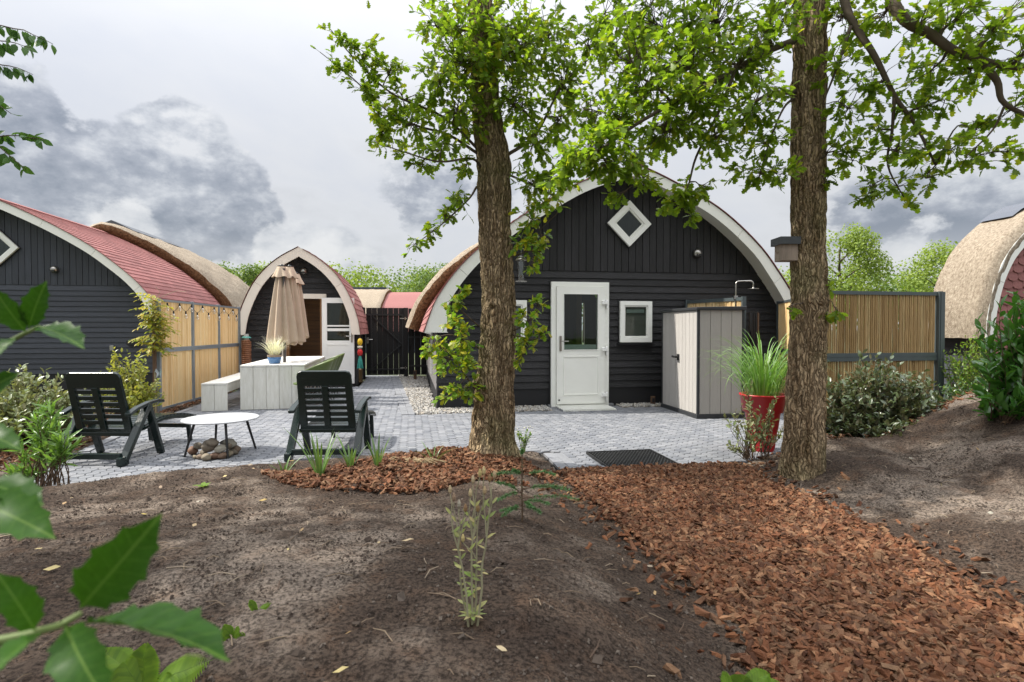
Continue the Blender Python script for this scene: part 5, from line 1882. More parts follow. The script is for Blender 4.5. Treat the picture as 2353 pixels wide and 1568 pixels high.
# ------------------------------------------------------------------ red planter
pc = gp(1752, 1040)
pc = np.array([pc[0] + .05, pc[1] + .12, 0])
rp = thing('red_planter', 'tall red tapered planter with arching green grass beside the oak', 'planter', tuple(pc))
MB().lathe([(.115, 0), (.125, .02), (.15, .22), (.152, .222), (.156, .224), (.18, .42), (.205, .425), (.235, .60), (.242, .602), (.242, .618), (.225, .618), (.215, .585), (.001, .57)], 40, pc, cap=False).build('pot', 'red_pot', rp, smooth=True)
MB().lathe([(.20, .578), (.001, .585)], 24, pc, cap=False).build('potting_soil', 'soil', rp)
blades(170, (pc[0], pc[1], .57), .17, .88, .55, .0060, 2.3, 'blade', 'grass_blade', rp, join=False)
blades(120, (pc[0] - .02, pc[1], .57), .19, .85, 1.0, .0055, 2.6, 'blade', 'grass_blade', rp, join=False)

# ------------------------------------------------------------------ mats, stakes
mc = [gp(*p) for p in ((1362, 1042), (1515, 1037), (1557, 1074), (1402, 1081))]
mt = thing('rubber_mat', 'black honeycomb rubber mat on the paving at the head of the bark path', 'mat', tuple(mc[3]))
ma, mbv, mcx = mc[3][:2], mc[2][:2] - mc[3][:2], mc[0][:2] - mc[3][:2]
mw, ml = np.linalg.norm(mbv), np.linalg.norm(mcx)
Tm, um_, vm_ = frame(ma, math.atan2(mbv[1], mbv[0]))
mw, ml = .70, .70
MB(Tm).box(0, mw, 0, ml, .002, .012).build('base', 'rubber', mt)
ring_m = MB()
R_ = .0205
ri = .0145
vs = [(r * math.cos(k * math.pi / 3 + .52), r * math.sin(k * math.pi / 3 + .52), z) for r, z in ((R_, .01), (R_, .026), (ri, .026), (ri, .01)) for k in range(6)]
ring_m.add(vs, [(j * 6 + k, j * 6 + (k + 1) % 6, j * 6 + 6 + (k + 1) % 6, j * 6 + 6 + k) for j in range(3) for k in range(6)])
rest = MB(Tm)
n = 0
cells = []
for i in range(20):
    for j in range(22):
        x, y = .018 + i * .0355 + (.01775 if j % 2 else 0), .018 + j * .0307
        if x < mw - .015 and y < ml - .012:
            cells.append((x, y))
for x, y in cells:
    rest.add([(a + x, b_ + y, c) for a, b_, c in ring_m.v], ring_m.f)
rest.build('honeycomb', 'rubber', mt, kind='stuff')
ring(MB(), [(0, 0), (1, 0), (1, 1), (0, 1)], [(.1, .1), (.9, .1), (.9, .9), (.1, .9)], 0, 1)
MB(Tm).box(-.012, 0, -.012, ml + .012, .002, .027).box(mw, mw + .012, -.012, ml + .012, .002, .027).box(0, mw, -.012, 0, .002, .027).box(0, mw, ml, ml + .012, .002, .027).build('edge', 'rubber', mt)

gm = thing('door_grate', 'cream slatted boot grate in front of the white back door', 'mat', site(2.43, -.35) + (0,))
Tg, ug, vg = frame(site(1.98, -.66), A10)
for i in range(22):
    MB(Tg).box(.01 + i * .0405, .036 + i * .0405, .0, .56, .012, .03).build('grate_bar', 'fascia_paint', gm)
for y in (.0, .27, .54):
    MB(Tg).box(0, .90, y, y + .02, .002, .013).build('cross_bar', 'fascia_paint', gm)
MB(Tg).box(-.10, 1.06, .575, .66, .0, .035).build('threshold_stone', 'kerb', gm)


def stake(px, py, h, label):
    c = gp(px, py)
    st = thing('garden_socket_post', label, 'post', tuple(c))
    MB().box(c[0] - .035, c[0] + .035, c[1] - .03, c[1] + .03, -.05, h).build('post', 'stake_wood', st, bevel=.004)
    MB().box(c[0] - .02, c[0] + .02, c[1] - .045, c[1] - .031, h - .10, h - .03).build('socket', 'black_metal', st)


stake(1500, 931, .155, 'short brown wooden socket post beside the tool shed')
stake(954, 874, .26, 'short brown wooden socket post in the gravel by the gate')

# ------------------------------------------------------------------ things by the cabin
cc = gp(824, 879)
cn = thing('milk_churn', 'bronze coloured metal can with hoop handle beside the cabin', 'can', tuple(cc))
MB().lathe([(.098, 0), (.104, .01), (.104, .03), (.098, .035), (.098, .30), (.104, .305), (.10, .325), (.07, .345), (.02, .35), (.001, .35)], 26, cc).build('body', 'bronze', cn, smooth=False)
MB().tube([(cc[0] - .02, cc[1] - .10, .12), (cc[0] - .02, cc[1] - .135, .20), (cc[0] - .02, cc[1] - .10, .33), (cc[0] - .005, cc[1], .43), (cc[0], cc[1] + .02, .36)], .012, 8).build('handle', 'bronze', cn, smooth=True)

bc = gp(838, 866)
bc = np.array([bc[0] - .12, bc[1] - .35, 0])
bq = thing('barbecue', 'small black barbecue with side shelf in front of the black gate', 'barbecue', tuple(bc))
MB().lathe([(.05, .62), (.16, .66), (.20, .76), (.205, .80)], 24, bc).build('bowl', 'black_metal', bq, smooth=True)
MB().lathe([(.207, .80), (.20, .86), (.14, .93), (.03, .955), (.001, .955)], 24, bc).build('lid', 'black_metal', bq, smooth=True)
MB().box(bc[0] - .14, bc[0] + .18, bc[1] - .34, bc[1] - .20, .86, .90).build('shelf', 'anthracite', bq)
for a in (90, 210, 330):
    MB().tube([(bc[0] + .12 * math.cos(rad(a)), bc[1] + .12 * math.sin(rad(a)), .66), (bc[0] + .22 * math.cos(rad(a)), bc[1] + .22 * math.sin(rad(a)), 0)], .012, 6).build('leg', 'black_metal', bq)
MB().lathe([(.05, 0), (.07, .03), (.04, .06), (.001, .07)], 12, (bc[0] - .03, bc[1] - .27, .90)).build('bowl_on_shelf', 'clay', bq)
MB().lathe([(.025, 0), (.025, .045), (.001, .05)], 10, (bc[0] + .09, bc[1] - .36, .78)).build('knob', 'red_float', bq)

hx = dp(827, 770, 12.75)
hg = thing('buoy_garland', 'hanging garland of yellow white and red floats with a teal tassel', 'garland', (hx[0], hx[1], hx[2]))
zz = hx[2]
MB().tube([(hx[0], hx[1] + .02, zz + .06), (hx[0], hx[1], zz - .62)], .004, 5).build('cord', 'stake_wood', hg)
el = lambda r, h_: [(.002, -h_)] + [(r * math.cos(t), h_ * math.sin(t)) for t in np.linspace(-1.3, 1.3, 9)] + [(.002, h_)]
MB().lathe(el(.058, .085), 16, (hx[0], hx[1], zz - .16)).build('float', 'yellow_float', hg, smooth=True)
MB().lathe(el(.062, .035), 16, (hx[0], hx[1], zz - .275)).build('float', 'white_float', hg, smooth=True)
MB().lathe(el(.060, .085), 16, (hx[0], hx[1], zz - .39)).build('float', 'red_float', hg, smooth=True)
m_ = MB()
for i in range(26):
    a = i * 2.4
    m_.tube([(hx[0] + .012 * math.cos(a), hx[1] + .012 * math.sin(a), zz - .46), (hx[0] + .04 * math.cos(a), hx[1] + .04 * math.sin(a), zz - .58), (hx[0] + .06 * math.cos(a) * random.uniform(.7, 1.2), hx[1] + .06 * math.sin(a), zz - .75)], [.008, .008, .005], 5)
m_.build('tassel', 'teal_yarn', hg)

kx = dp(566, 780, 12.35)
hs = thing('hose_column', 'brown coiled hose wound round a downpipe at the cabin corner', 'hose', (kx[0], kx[1], 0))
MB().tube([(kx[0], kx[1], 0), (kx[0], kx[1], 1.22)], .05, 12).build('pipe', 'blind_rail', hs)
m_ = MB()
turns = 24
m_.tube([(kx[0] + (.082 + .004 * math.sin(i)) * math.cos(i * .7), kx[1] + .082 * math.sin(i * .7), .06 + i * 1.02 / (turns * 9)) for i in range(turns * 9)], .022, 6)
m_.build('coil', 'brown_coil', hs, smooth=True)
MB().lathe([(.095, 1.13), (.10, 1.14), (.07, 1.165), (.05, 1.17)], 16, (kx[0], kx[1], 0)).build('collar', 'teal_cap', hs)


# ------------------------------------------------------------------ leaves
def leaf_template(side, fold=.18, droop=.12, wave=0.0):
    """side: (x, y) from stalk to tip on one half of the leaf"""
    n = len(side)
    V, F = [], []
    for x, y in side:
        V.append((x, 0, -droop * x * x))
    for sg in (1, -1):
        for i, (x, y) in enumerate(side):
            V.append((x, sg * y, fold * abs(y) - droop * x * x + wave * (1 if i % 2 else -1) * (1 if y else 0)))
    for i in range(n - 1):
        F.append((i, i + 1, n + i + 1, n + i))
        F.append((i, 2 * n + i, 2 * n + i + 1, i + 1))
    return np.array(V), F


OAK = leaf_template([(0, .01), (.18, .15), (.27, .08), (.40, .26), (.49, .13), (.63, .34), (.75, .18), (.87, .24), (1.0, .0)], .14, .16)
ELM = leaf_template([(0, .006), (.12, .02), (.30, .21), (.55, .26), (.80, .15), (1.0, 0)], .25, .2)
OVAL = leaf_template([(0, .01), (.3, .2), (.65, .2), (1.0, 0)], .3, .15)
LANCE = leaf_template([(0, .012), (.3, .075), (.65, .07), (1.0, 0)], .3, .2)
LAUREL = leaf_template([(0, .01), (.12, .03), (.35, .16), (.65, .17), (.88, .09), (1.0, 0)], .35, .2)
SCRAP = (np.array([(-.5, -.1, 0), (.1, -.5, .15), (.5, .1, 0), (-.1, .5, .1)]), [(0, 1, 2, 3)])


class Leaves:
    def __init__(self, tmpl):
        self.V, self.F = tmpl
        self.items = []

    def add(self, pos, d, up, s):
        self.items.append((pos, d, up, s))

    def axes(self):
        pos = np.array([i[0] for i in self.items], float)
        X = np.array([i[1] for i in self.items], float)
        U = np.array([i[2] for i in self.items], float)
        s = np.array([i[3] for i in self.items], float)
        X /= np.linalg.norm(X, axis=1)[:, None] + 1e-9
        Y = np.cross(U, X)
        Y /= np.linalg.norm(Y, axis=1)[:, None] + 1e-9
        Z = np.cross(X, Y)
        return pos, X, Y, Z, s

    def build(self, name, material, parent=None, singles=0, kind=None, single_name='leaf', **kw):
        if not self.items:
            return None
        pos, X, Y, Z, s = self.axes()
        sel = np.arange(len(pos))
        if singles:
            rel = pos - np.array([0, 0, HC])
            d = np.linalg.norm(rel, axis=1)
            vis = (np.abs(rel[:, 0]) < rel[:, 1] * .9) & (np.abs(rel[:, 2]) < rel[:, 1] * .6) & (rel[:, 1] > .2)
            key = np.where(vis, d / s, 1e6)
            o_ = np.argsort(key)
            one, sel = o_[:singles], o_[singles:]
            me1 = bpy.data.meshes.new(single_name)
            me1.from_pydata(self.V.tolist(), [], self.F)
            me1.polygons.foreach_set('use_smooth', [True] * len(me1.polygons))
            for i in one:
                ob = link(single_name, me1, material, parent)
                M_ = Matrix.Identity(4)
                for c in range(3):
                    M_[c][0], M_[c][1], M_[c][2], M_[c][3] = X[i][c] * s[i], Y[i][c] * s[i], Z[i][c] * s[i], pos[i][c]
                ob.matrix_basis = M_
        if not len(sel):
            return None
        V = self.V
        vv = pos[sel][:, None, :] + s[sel][:, None, None] * (V[None, :, 0:1] * X[sel][:, None, :] + V[None, :, 1:2] * Y[sel][:, None, :] + V[None, :, 2:3] * Z[sel][:, None, :])
        nv, n = len(V), len(sel)
        lens = np.array([len(f) for f in self.F])
        flat = np.concatenate([np.array(f) for f in self.F])
        loops = (flat[None, :] + (np.arange(n) * nv)[:, None]).ravel().astype(np.int32)
        tot = np.tile(lens, n)
        start = np.concatenate([[0], np.cumsum(tot)[:-1]]).astype(np.int32)
        me = bpy.data.meshes.new(name)
        me.vertices.add(n * nv)
        me.vertices.foreach_set('co', vv.reshape(-1).astype(np.float32))
        me.loops.add(len(loops))
        me.loops.foreach_set('vertex_index', loops)
        me.polygons.add(len(start))
        me.polygons.foreach_set('loop_start', start)
        me.polygons.foreach_set('use_smooth', [True] * len(start))
        me.update(calc_edges=True)
        me.validate()
        return link(name, me, material, parent, kind=kind, **kw)


def rvec(z=None):
    v_ = np.array([random.gauss(0, 1), random.gauss(0, 1), random.gauss(0, 1)])
    v_ /= np.linalg.norm(v_) + 1e-9
    return v_


def wander(p, q, n, amp):
    p, q = np.array(p, float), np.array(q, float)
    L = np.linalg.norm(q - p)
    out_ = []
    w = np.zeros(3)
    for i in range(n + 1):
        t = i / n
        w = w * .7 + rvec() * amp * L
        out_.append(p + (q - p) * t + w * math.sin(math.pi * t) + np.array([0, 0, .08 * L * math.sin(math.pi * t)]))
    return out_


def hit(px, py):
    """where a pixel's ray meets the soil"""
    r = ray(px, py)
    ts = np.linspace(.8, 8, 400)
    P = np.array([0, 0, HC]) + r[None] * ts[:, None]
    z = terrain_z(P[:, :2])
    k = np.argmax(P[:, 2] < z)
    return P[k]


class Tree:
    def __init__(self, root, leafset, young=None):
        self.root, self.skel, self.wood, self.leaf, self.young = root, [], MB(), leafset, young

    def limb(self, pts, r0, r1, n=8):
        c = catmull([tuple(p) for p in pts], 5)
        rr = np.linspace(r0, r1, len(c))
        self.wood.tube([tuple(p) for p in c], list(rr), n)
        for p, r in zip(c, rr):
            self.skel.append((p, r))

    def limb_leaves(self, pts, n, size=.09, f0=.35):
        c = catmull([tuple(p) for p in pts], 8)
        for i in range(n):
            t = (f0 + (1 - f0) * (i + random.random()) / n) * (len(c) - 1.01)
            q = c[int(t)] * (1 - t % 1) + c[int(t) + 1] * (t % 1)
            d0 = c[int(t) + 1] - c[int(t)]
            d0 = d0 / (np.linalg.norm(d0) + 1e-6)
            sd = rvec()
            tip = q + sd * random.uniform(.03, .10)
            self.wood.tube([tuple(q), tuple(tip)], .0016, 4, cap=False)
            for _ in range(random.choice((2, 3, 4))):
                self.leaf.add(tip, d0 * .5 + sd * .6 + rvec() * .7, np.array([0, 0, 1.0]) + rvec() * .6, size * random.uniform(.5, 1.1) * (1.15 - .5 * t / len(c)))

    def blob(self, c, rad_, ntw, per=7, size=.105, young=False, twig=True, tw_len=None, share=1.0):
        c = np.array(c, float)
        rad_ = np.array(rad_, float)
        S = np.array([p for p, r in self.skel])
        RR = np.array([r for p, r in self.skel])
        dd = np.linalg.norm(S - c, axis=1) + np.maximum(0, S[:, 2] - c[2]) * .1 + np.where(RR < .009, 1.6 if ntw > 30 else 0.0, 0.0)
        k = int(np.argmin(dd))
        a, ra = self.skel[k]
        main_ = wander(a, c, 6, .07)
        r0 = min(ra * .75, .006 + .0025 * math.sqrt(ntw))
        self.wood.tube([tuple(p) for p in main_], list(np.linspace(r0, .004, len(main_))), 6)
        for p, r in zip(main_, np.linspace(r0, .004, len(main_))):
            self.skel.append((p, r))
        for _ in range(ntw):
            v_ = rvec() * rad_ * (random.random() ** .45)
            tip = c + v_
            base = main_[random.randint(3, 6)]
            tw = wander(base, tip, 4, .09)
            if twig:
                self.wood.tube([tuple(p) for p in tw], [.0035, .003, .0026, .002, .0014], 4, cap=False)
            d0 = tip - base
            d0 /= np.linalg.norm(d0) + 1e-6
            L = self.young if (young and self.young is not None) else self.leaf
            for i in range(per):
                t = 1 - (i / per) * .55
                j = t * 4
                q = tw[int(j)] * (1 - j % 1) + tw[min(4, int(j) + 1)] * (j % 1)
                d = d0 * .7 + rvec() * .85 + np.array([0, 0, -.18])
                up = np.array([0, 0, 1.0]) + rvec() * .65
                L.add(q, d, up, size * random.uniform(.6, 1.2))


def trunk(root, spec, d, name='trunk', knots=(), top_extra=None, amp=.026, zbase=None):
    """spec: rows of (y px, x px, width px) measured on the photograph at distance d"""
    ctr = [dp(x, y, d) for y, x, w in spec]
    rr = [w / 2 * d / FP for y, x, w in spec]
    if top_extra:
        ctr += [np.array(p) for p, r in top_extra]
        rr += [r for p, r in top_extra]
    zs = np.array([c[2] for c in ctr])
    o_ = np.argsort(zs)
    zs = zs[o_]
    xs_ = np.array([ctr[i][0] for i in o_])
    ys_ = np.array([ctr[i][1] for i in o_])
    rs = np.array([rr[i] for i in o_])
    n = 150
    zz = np.concatenate([np.arange(zs[0] - .12, min(3.9, zs[-1]), 0.015), np.arange(min(3.9, zs[-1]), zs[-1], .12)])
    m_ = MB()
    vs = []
    for z in zz:
        cx, cy, r = np.interp(z, zs, xs_), np.interp(z, zs, ys_), np.interp(z, zs, rs) * .965
        fl_ = max(0, 1 - (z - zs[0]) / .30)
        for k in range(n):
            a = 2 * math.pi * k / n
            ca, sa = math.cos(a), math.sin(a)
            tw = z * .6
            p_ = Vector((ca * r * 34, sa * r * 34, z * 3.4 + tw))
            q_ = Vector((ca * r * 60 + 7, sa * r * 60, z * 11))
            rdg = 1 - min(1.0, abs(mnoise.noise(p_)) * 2.6) ** .7
            sm_ = mnoise.noise(q_)
            und = mnoise.noise(Vector((ca * 1.2, sa * 1.2, z * 1.1)))
            root_l = fl_ ** 2 * .16 * max(0, math.sin(a * 3 + 1.0)) - fl_ ** 2 * .02
            dr = amp * (.45 - rdg) + amp * .45 * sm_ + und * r * .035 + root_l * r
            for (kz, ka, ks, kw) in knots:
                da = (a - ka + math.pi) % (2 * math.pi) - math.pi
                g = math.exp(-((z - kz) / kw) ** 2 - (da * r / kw) ** 2)
                dr += ks * g * (1 + .8 * mnoise.noise(q_ * .6)) - ks * .9 * math.exp(-((z - kz + kw * .25) / (kw * .3)) ** 2 - (da * r / (kw * .4)) ** 2)
            vs.append((cx + ca * (r + dr), cy + sa * (r + dr), z))
    nz_ = len(zz)
    fs = [(j * n + k, j * n + (k + 1) % n, (j + 1) * n + (k + 1) % n, (j + 1) * n + k) for j in range(nz_ - 1) for k in range(n)]
    m_.add(vs, fs)
    m_.build(name, 'bark_oak', root, smooth=True)
    return [(np.array([np.interp(z, zs, xs_), np.interp(z, zs, ys_), z]), np.interp(z, zs, rs)) for z in np.arange(zs[0], zs[-1], .12)]


def blobs(tree, lst, young=False, size=.078, dens=1.25):
    for (x, y, rx, ry, Y, ry_depth, n) in lst:
        c = dp(x, y, Y)
        tree.blob(c, (rx * 1.2 * Y / FP, ry_depth * 1.2, ry * 1.2 * Y / FP), max(2, int(n * dens)), size=size, young=young)


# ---- oak 1, left of the door
D1 = 5.42
t1c = gp(1130, 1040, .17)
ok1 = thing('oak_tree', 'oak left of the white door with leafy shoots low on its trunk', 'tree', (t1c[0], t1c[1], .1))
L1, L1y = Leaves(OAK), Leaves(OAK)
k1 = [(dp(1, 705, D1)[2], 4.4, .035, .06), (dp(1, 645, D1)[2], 4.75, .02, .05), (dp(1, 880, D1)[2], 3.5, .03, .05), (dp(1, 455, D1)[2], 4.6, .02, .05), (dp(1, 522, D1)[2], 4.7, .018, .04), (dp(1, 800, D1)[2], 3.4, .02, .035)]
sp1 = [(1048, 1131, 118), (1025, 1131, 108), (990, 1133, 100), (940, 1136, 94), (895, 1137, 88), (800, 1143, 80), (702, 1146, 76), (620, 1141, 74), (532, 1137, 72), (450, 1136, 74), (367, 1135, 76), (340, 1131, 74), (312, 1124, 67), (200, 1114, 60), (100, 1107, 55), (0, 1102, 54), (-150, 1098, 50)]
sk1 = trunk(ok1, sp1, D1, knots=k1, top_extra=[((-.35, 5.5, 5.8), .08), ((-.3, 5.55, 7.2), .045), ((-.3, 5.6, 8.3), .015)])
tr1 = Tree(ok1, L1, L1y)
tr1.skel += sk1
tr1.limb([dp(1100, 355, D1), dp(1030, 310, D1), dp(960, 290, 5.3), dp(890, 255, 5.2), dp(810, 180, 5.1), dp(735, 120, 5.0)], .016, .003)
tr1.limb([dp(1105, 350, D1), dp(1020, 270, 5.3), dp(900, 215, 5.2), dp(810, 130, 5.1), dp(755, 62, 5.0)], .015, .003)
tr1.limb([dp(1110, 395, D1), dp(1085, 365, 5.2), dp(1010, 372, 5.1), dp(930, 350, 5.0), dp(855, 325, 4.9)], .014, .003)
tr1.limb([dp(1095, 430, D1), dp(1075, 460, 5.3), dp(1010, 520, 5.2), dp(940, 572, 5.1)], .012, .003)
tr1.limb([dp(1160, 360, D1), dp(1230, 310, 5.3), dp(1290, 200, 5.3), dp(1360, 130, 5.3)], .018, .004)
tr1.limb([dp(1165, 400, D1), dp(1230, 430, 5.3), dp(1290, 470, 5.2), dp(1240, 530, 5.2)], .012, .003)
tr1.limb([dp(1175, 590, D1 - .1), dp(1215, 578, 5.25), dp(1250, 580, 5.2)], .012, .004)
tr1.limb([dp(1095, 900, D1), dp(1060, 850, 5.3), dp(1020, 800, 5.2)], .010, .003)
tr1.limb([dp(1100, 750, D1), dp(1050, 700, 5.3), dp(1060, 660, 5.25)], .008, .003)
tr1.limb([dp(1100, 800, D1), dp(1040, 770, 5.3), dp(990, 780, 5.25)], .008, .003)
tr1.limb([dp(1180, 760, D1 - .1), dp(1215, 740, 5.2), dp(1245, 700, 5.2)], .008, .003)
tr1.limb([dp(1180, 770, D1 - .1), dp(1225, 780, 5.2), dp(1262, 765, 5.2)], .008, .003)
for pts_, n_ in (([dp(960, 290, 5.3), dp(890, 255, 5.2), dp(810, 180, 5.1), dp(735, 120, 5.0)], 30), ([dp(1020, 270, 5.3), dp(900, 215, 5.2), dp(810, 130, 5.1), dp(755, 62, 5.0)], 28),
                ([dp(1010, 372, 5.1), dp(930, 350, 5.0), dp(855, 325, 4.9)], 22), ([dp(1075, 460, 5.3), dp(1010, 520, 5.2), dp(940, 572, 5.1)], 20)):
    tr1.limb_leaves(pts_, n_, f0=.05)
blobs(tr1, [(1130, 60, 130, 70, 5.2, .8, 70), (1060, 150, 95, 70, 5.1, .6, 60), (1180, 140, 110, 80, 5.3, .7, 70), (1060, 250, 85, 60, 5.1, .5, 46), (1180, 240, 75, 60, 5.2, .6, 46),
             (1000, 60, 55, 55, 5.2, .5, 22), (1010, 190, 60, 40, 5.1, .4, 22), (900, 160, 55, 30, 5.15, .25, 14), (850, 120, 40, 22, 5.1, .2, 9), (800, 95, 30, 15, 5.05, .1, 5),
             (930, 230, 60, 30, 5.2, .3, 16), (850, 215, 40, 22, 5.1, .2, 9), (790, 165, 28, 15, 5.05, .1, 5), (945, 290, 55, 35, 5.2, .3, 18), (880, 300, 38, 30, 5.0, .25, 14), (870, 255, 28, 25, 4.95, .2, 9),
             (1010, 330, 55, 40, 5.1, .35, 20), (970, 380, 30, 18, 5.0, .2, 5), (1260, 90, 70, 80, 5.3, .6, 40), (1300, 180, 60, 60, 5.3, .5, 32), (1230, 330, 50, 55, 5.2, .4, 26),
             (1290, 280, 45, 50, 5.3, .4, 18), (1220, 420, 38, 45, 5.2, .3, 16), (1270, 400, 40, 35, 5.2, .3, 13), (1070, 390, 30, 30, 5.2, .25, 8), (1055, 450, 28, 28, 5.25, .2, 9),
             (1020, 490, 24, 22, 5.2, .15, 7), (985, 530, 22, 18, 5.15, .1, 5), (955, 560, 16, 12, 5.1, .08, 3), (1310, 215, 22, 30, 5.3, .2, 5), (1350, 100, 50, 70, 5.4, .5, 22)], size=.076)
blobs(tr1, [(1215, 500, 34, 32, 5.2, .2, 9), (1250, 470, 40, 25, 5.2, .2, 9), (1225, 570, 36, 22, 5.2, .2, 10), (1200, 560, 24, 24, 5.25, .15, 6), (1245, 545, 22, 30, 5.2, .15, 5), (1220, 610, 18, 18, 5.2, .1, 3),
             (1120, 130, 60, 45, 4.95, .3, 16), (1050, 60, 40, 30, 5.0, .3, 9)], young=True, size=.08)
blobs(tr1, [(1030, 830, 40, 35, 5.2, .25, 13), (1060, 780, 34, 40, 5.2, .2, 13), (1000, 795, 28, 22, 5.2, .2, 7), (1035, 690, 22, 22, 5.25, .12, 5), (1060, 670, 14, 22, 5.25, .1, 4), (1050, 740, 30, 25, 5.2, .2, 7),
             (1075, 850, 24, 30, 5.2, .15, 8), (1050, 900, 28, 22, 5.2, .15, 7), (1015, 920, 20, 9, 5.2, .1, 2), (985, 815, 14, 18, 5.2, .1, 3), (1085, 895, 20, 24, 5.2, .12, 6),
             (1215, 735, 26, 28, 5.2, .15, 9), (1235, 700, 14, 22, 5.2, .1, 4), (1210, 790, 24, 22, 5.2, .15, 8), (1240, 770, 20, 12, 5.2, .1, 3), (1195, 830, 14, 14, 5.2, .1, 3), (1255, 762, 16, 6, 5.2, .05, 2)], young=True, size=.070, dens=1.5)
# the crown above the picture
for c, r, n in (((-.3, 5.5, 5.4), (1.6, 1.5, .7), 90), ((-.2, 5.6, 6.5), (1.5, 1.5, .9), 100), ((-.3, 5.6, 7.8), (1.0, 1.0, .8), 60), ((.9, 5.3, 5.3), (1.0, 1.0, .6), 45), ((-1.5, 5.4, 5.0), (.8, .8, .5), 35)):
    tr1.blob(c, r, n, size=.105)
tr1.wood.build('branches', 'branch', ok1, smooth=True)
L1.build('crown', 'oak_leaf', ok1, singles=220, kind='stuff')
L1y.build('young_shoots', 'oak_leaf_young', ok1, singles=80, kind='stuff', single_name='young_leaf')

# ---- oak 2, right
D2 = 4.9
t2c = gp(1850, 1080, .11)
ok2 = thing('oak_tree', 'oak with the nest box on its trunk beside the red planter', 'tree', (t2c[0], t2c[1], .1))
L2 = Leaves(OAK)
k2 = [(dp(1, 700, D2)[2], 4.75, .035, .075), (dp(1, 440, D2)[2], 4.3, .014, .05), (dp(1, 205, D2)[2], 3.3, .03, .07), (dp(1, 330, D2)[2], 3.2, .02, .04), (dp(1, 90, D2)[2], 3.3, .02, .05)]
sp2 = [(1090, 1845, 98), (1060, 1846, 92), (1000, 1848, 88), (940, 1850, 85), (900, 1851, 84), (840, 1853, 80), (780, 1855, 77), (720, 1858, 79), (690, 1859, 78), (600, 1858, 73), (550, 1858, 72), (450, 1857, 72), (300, 1857, 71), (150, 1860, 69), (0, 1862, 68), (-150, 1864, 64)]
sk2 = trunk(ok2, sp2, D2, knots=k2, top_extra=[((2.6, 4.95, 5.6), .10), ((2.65, 5.0, 7.0), .06), ((2.7, 5.0, 8.4), .015)], amp=.022)
tr2 = Tree(ok2, L2)
tr2.skel += sk2
P_ = lambda x, y, Y: dp(x, y, Y)
tr2.limb([P_(1835, 90, 4.9), P_(1760, 120, 4.8), P_(1680, 165, 4.7), P_(1590, 215, 4.6), P_(1480, 275, 4.5), P_(1400, 330, 4.4), P_(1330, 380, 4.3)], .030, .006)
tr2.limb([P_(1690, 160, 4.7), P_(1650, 260, 4.7), P_(1600, 360, 4.7), P_(1580, 430, 4.7), P_(1550, 470, 4.7)], .016, .004)
tr2.limb([P_(1840, -20, 4.9), P_(1790, 20, 5.0), P_(1740, 70, 5.1), P_(1640, 120, 5.2), P_(1500, 160, 5.3)], .026, .006)
tr2.limb([P_(1825, 212, 4.85), P_(1780, 215, 4.6), P_(1735, 232, 4.4)], .024, .012)
tr2.limb([P_(1825, 225, 4.85), P_(1800, 250, 4.8), P_(1770, 320, 4.7), P_(1740, 420, 4.7)], .012, .004)
tr2.limb([P_(1880, -320, 4.8), P_(1930, -120, 4.6), P_(1940, 0, 4.5), P_(1965, 60, 4.45), P_(2010, 130, 4.4), P_(2055, 220, 4.4), P_(2105, 290, 4.4), P_(2150, 380, 4.4)], .045, .008, 10)
tr2.limb([P_(2055, 220, 4.4), P_(2050, 300, 4.45), P_(2040, 380, 4.5), P_(2080, 460, 4.5)], .015, .004)
tr2.limb([P_(1885, -300, 4.8), P_(2000, -120, 4.4), P_(2065, 30, 4.2), P_(2140, 80, 4.15), P_(2200, 120, 4.1), P_(2300, 150, 4.1), P_(2420, 160, 4.1)], .050, .018, 10)
tr2.limb([P_(2240, 128, 4.1), P_(2290, 185, 4.1), P_(2310, 240, 4.1), P_(2420, 290, 4.1)], .028, .012)
tr2.limb([P_(1955, 60, 4.45), P_(1925, 150, 4.5), P_(1890, 240, 4.6)], .016, .005)
tr2.limb([P_(2310, 240, 4.1), P_(2280, 300, 4.15), P_(2220, 360, 4.2)], .010, .004)
tr2.limb([P_(2150, 380, 4.4), P_(2200, 290, 4.3), P_(2250, 310, 4.3)], .008, .003)
blobs(tr2, [(1480, 40, 110, 60, 5.0, .7, 60), (1640, 50, 110, 70, 4.9, .7, 70), (1770, 60, 70, 70, 4.7, .6, 44), (1420, 130, 80, 60, 4.9, .6, 44), (1560, 140, 95, 60, 4.8, .6, 60),
             (1700, 150, 90, 60, 4.7, .6, 52), (1480, 215, 80, 50, 4.6, .5, 44), (1600, 240, 90, 55, 4.6, .5, 52), (1720, 260, 70, 50, 4.6, .5, 34), (1420, 280, 70, 45, 4.5, .45, 36),
             (1540, 310, 80, 40, 4.6, .4, 36), (1650, 320, 60, 40, 4.6, .4, 26), (1370, 340, 60, 45, 4.4, .4, 34), (1310, 385, 50, 40, 4.3, .35, 26), (1400, 385, 55, 30, 4.4, .3, 22), (1460, 370, 45, 28, 4.5, .3, 16),
             (1290, 420, 40, 22, 4.3, .2, 10), (1480, 425, 30, 16, 4.5, .15, 7), (1540, 465, 30, 28, 4.7, .2, 12), (1580, 450, 28, 34, 4.7, .2, 12), (1590, 500, 14, 18, 4.7, .1, 4), (1420, 455, 24, 14, 4.5, .1, 4), (1620, 430, 22, 18, 4.7, .15, 6),
             (1760, 330, 50, 40, 4.7, .3, 16), (1750, 400, 34, 40, 4.7, .25, 11), (1800, 400, 26, 40, 4.75, .25, 9), (1700, 395, 26, 30, 4.7, .2, 6), (1340, 250, 50, 60, 4.7, .4, 16), (1390, 30, 50, 40, 5.1, .5, 20)])
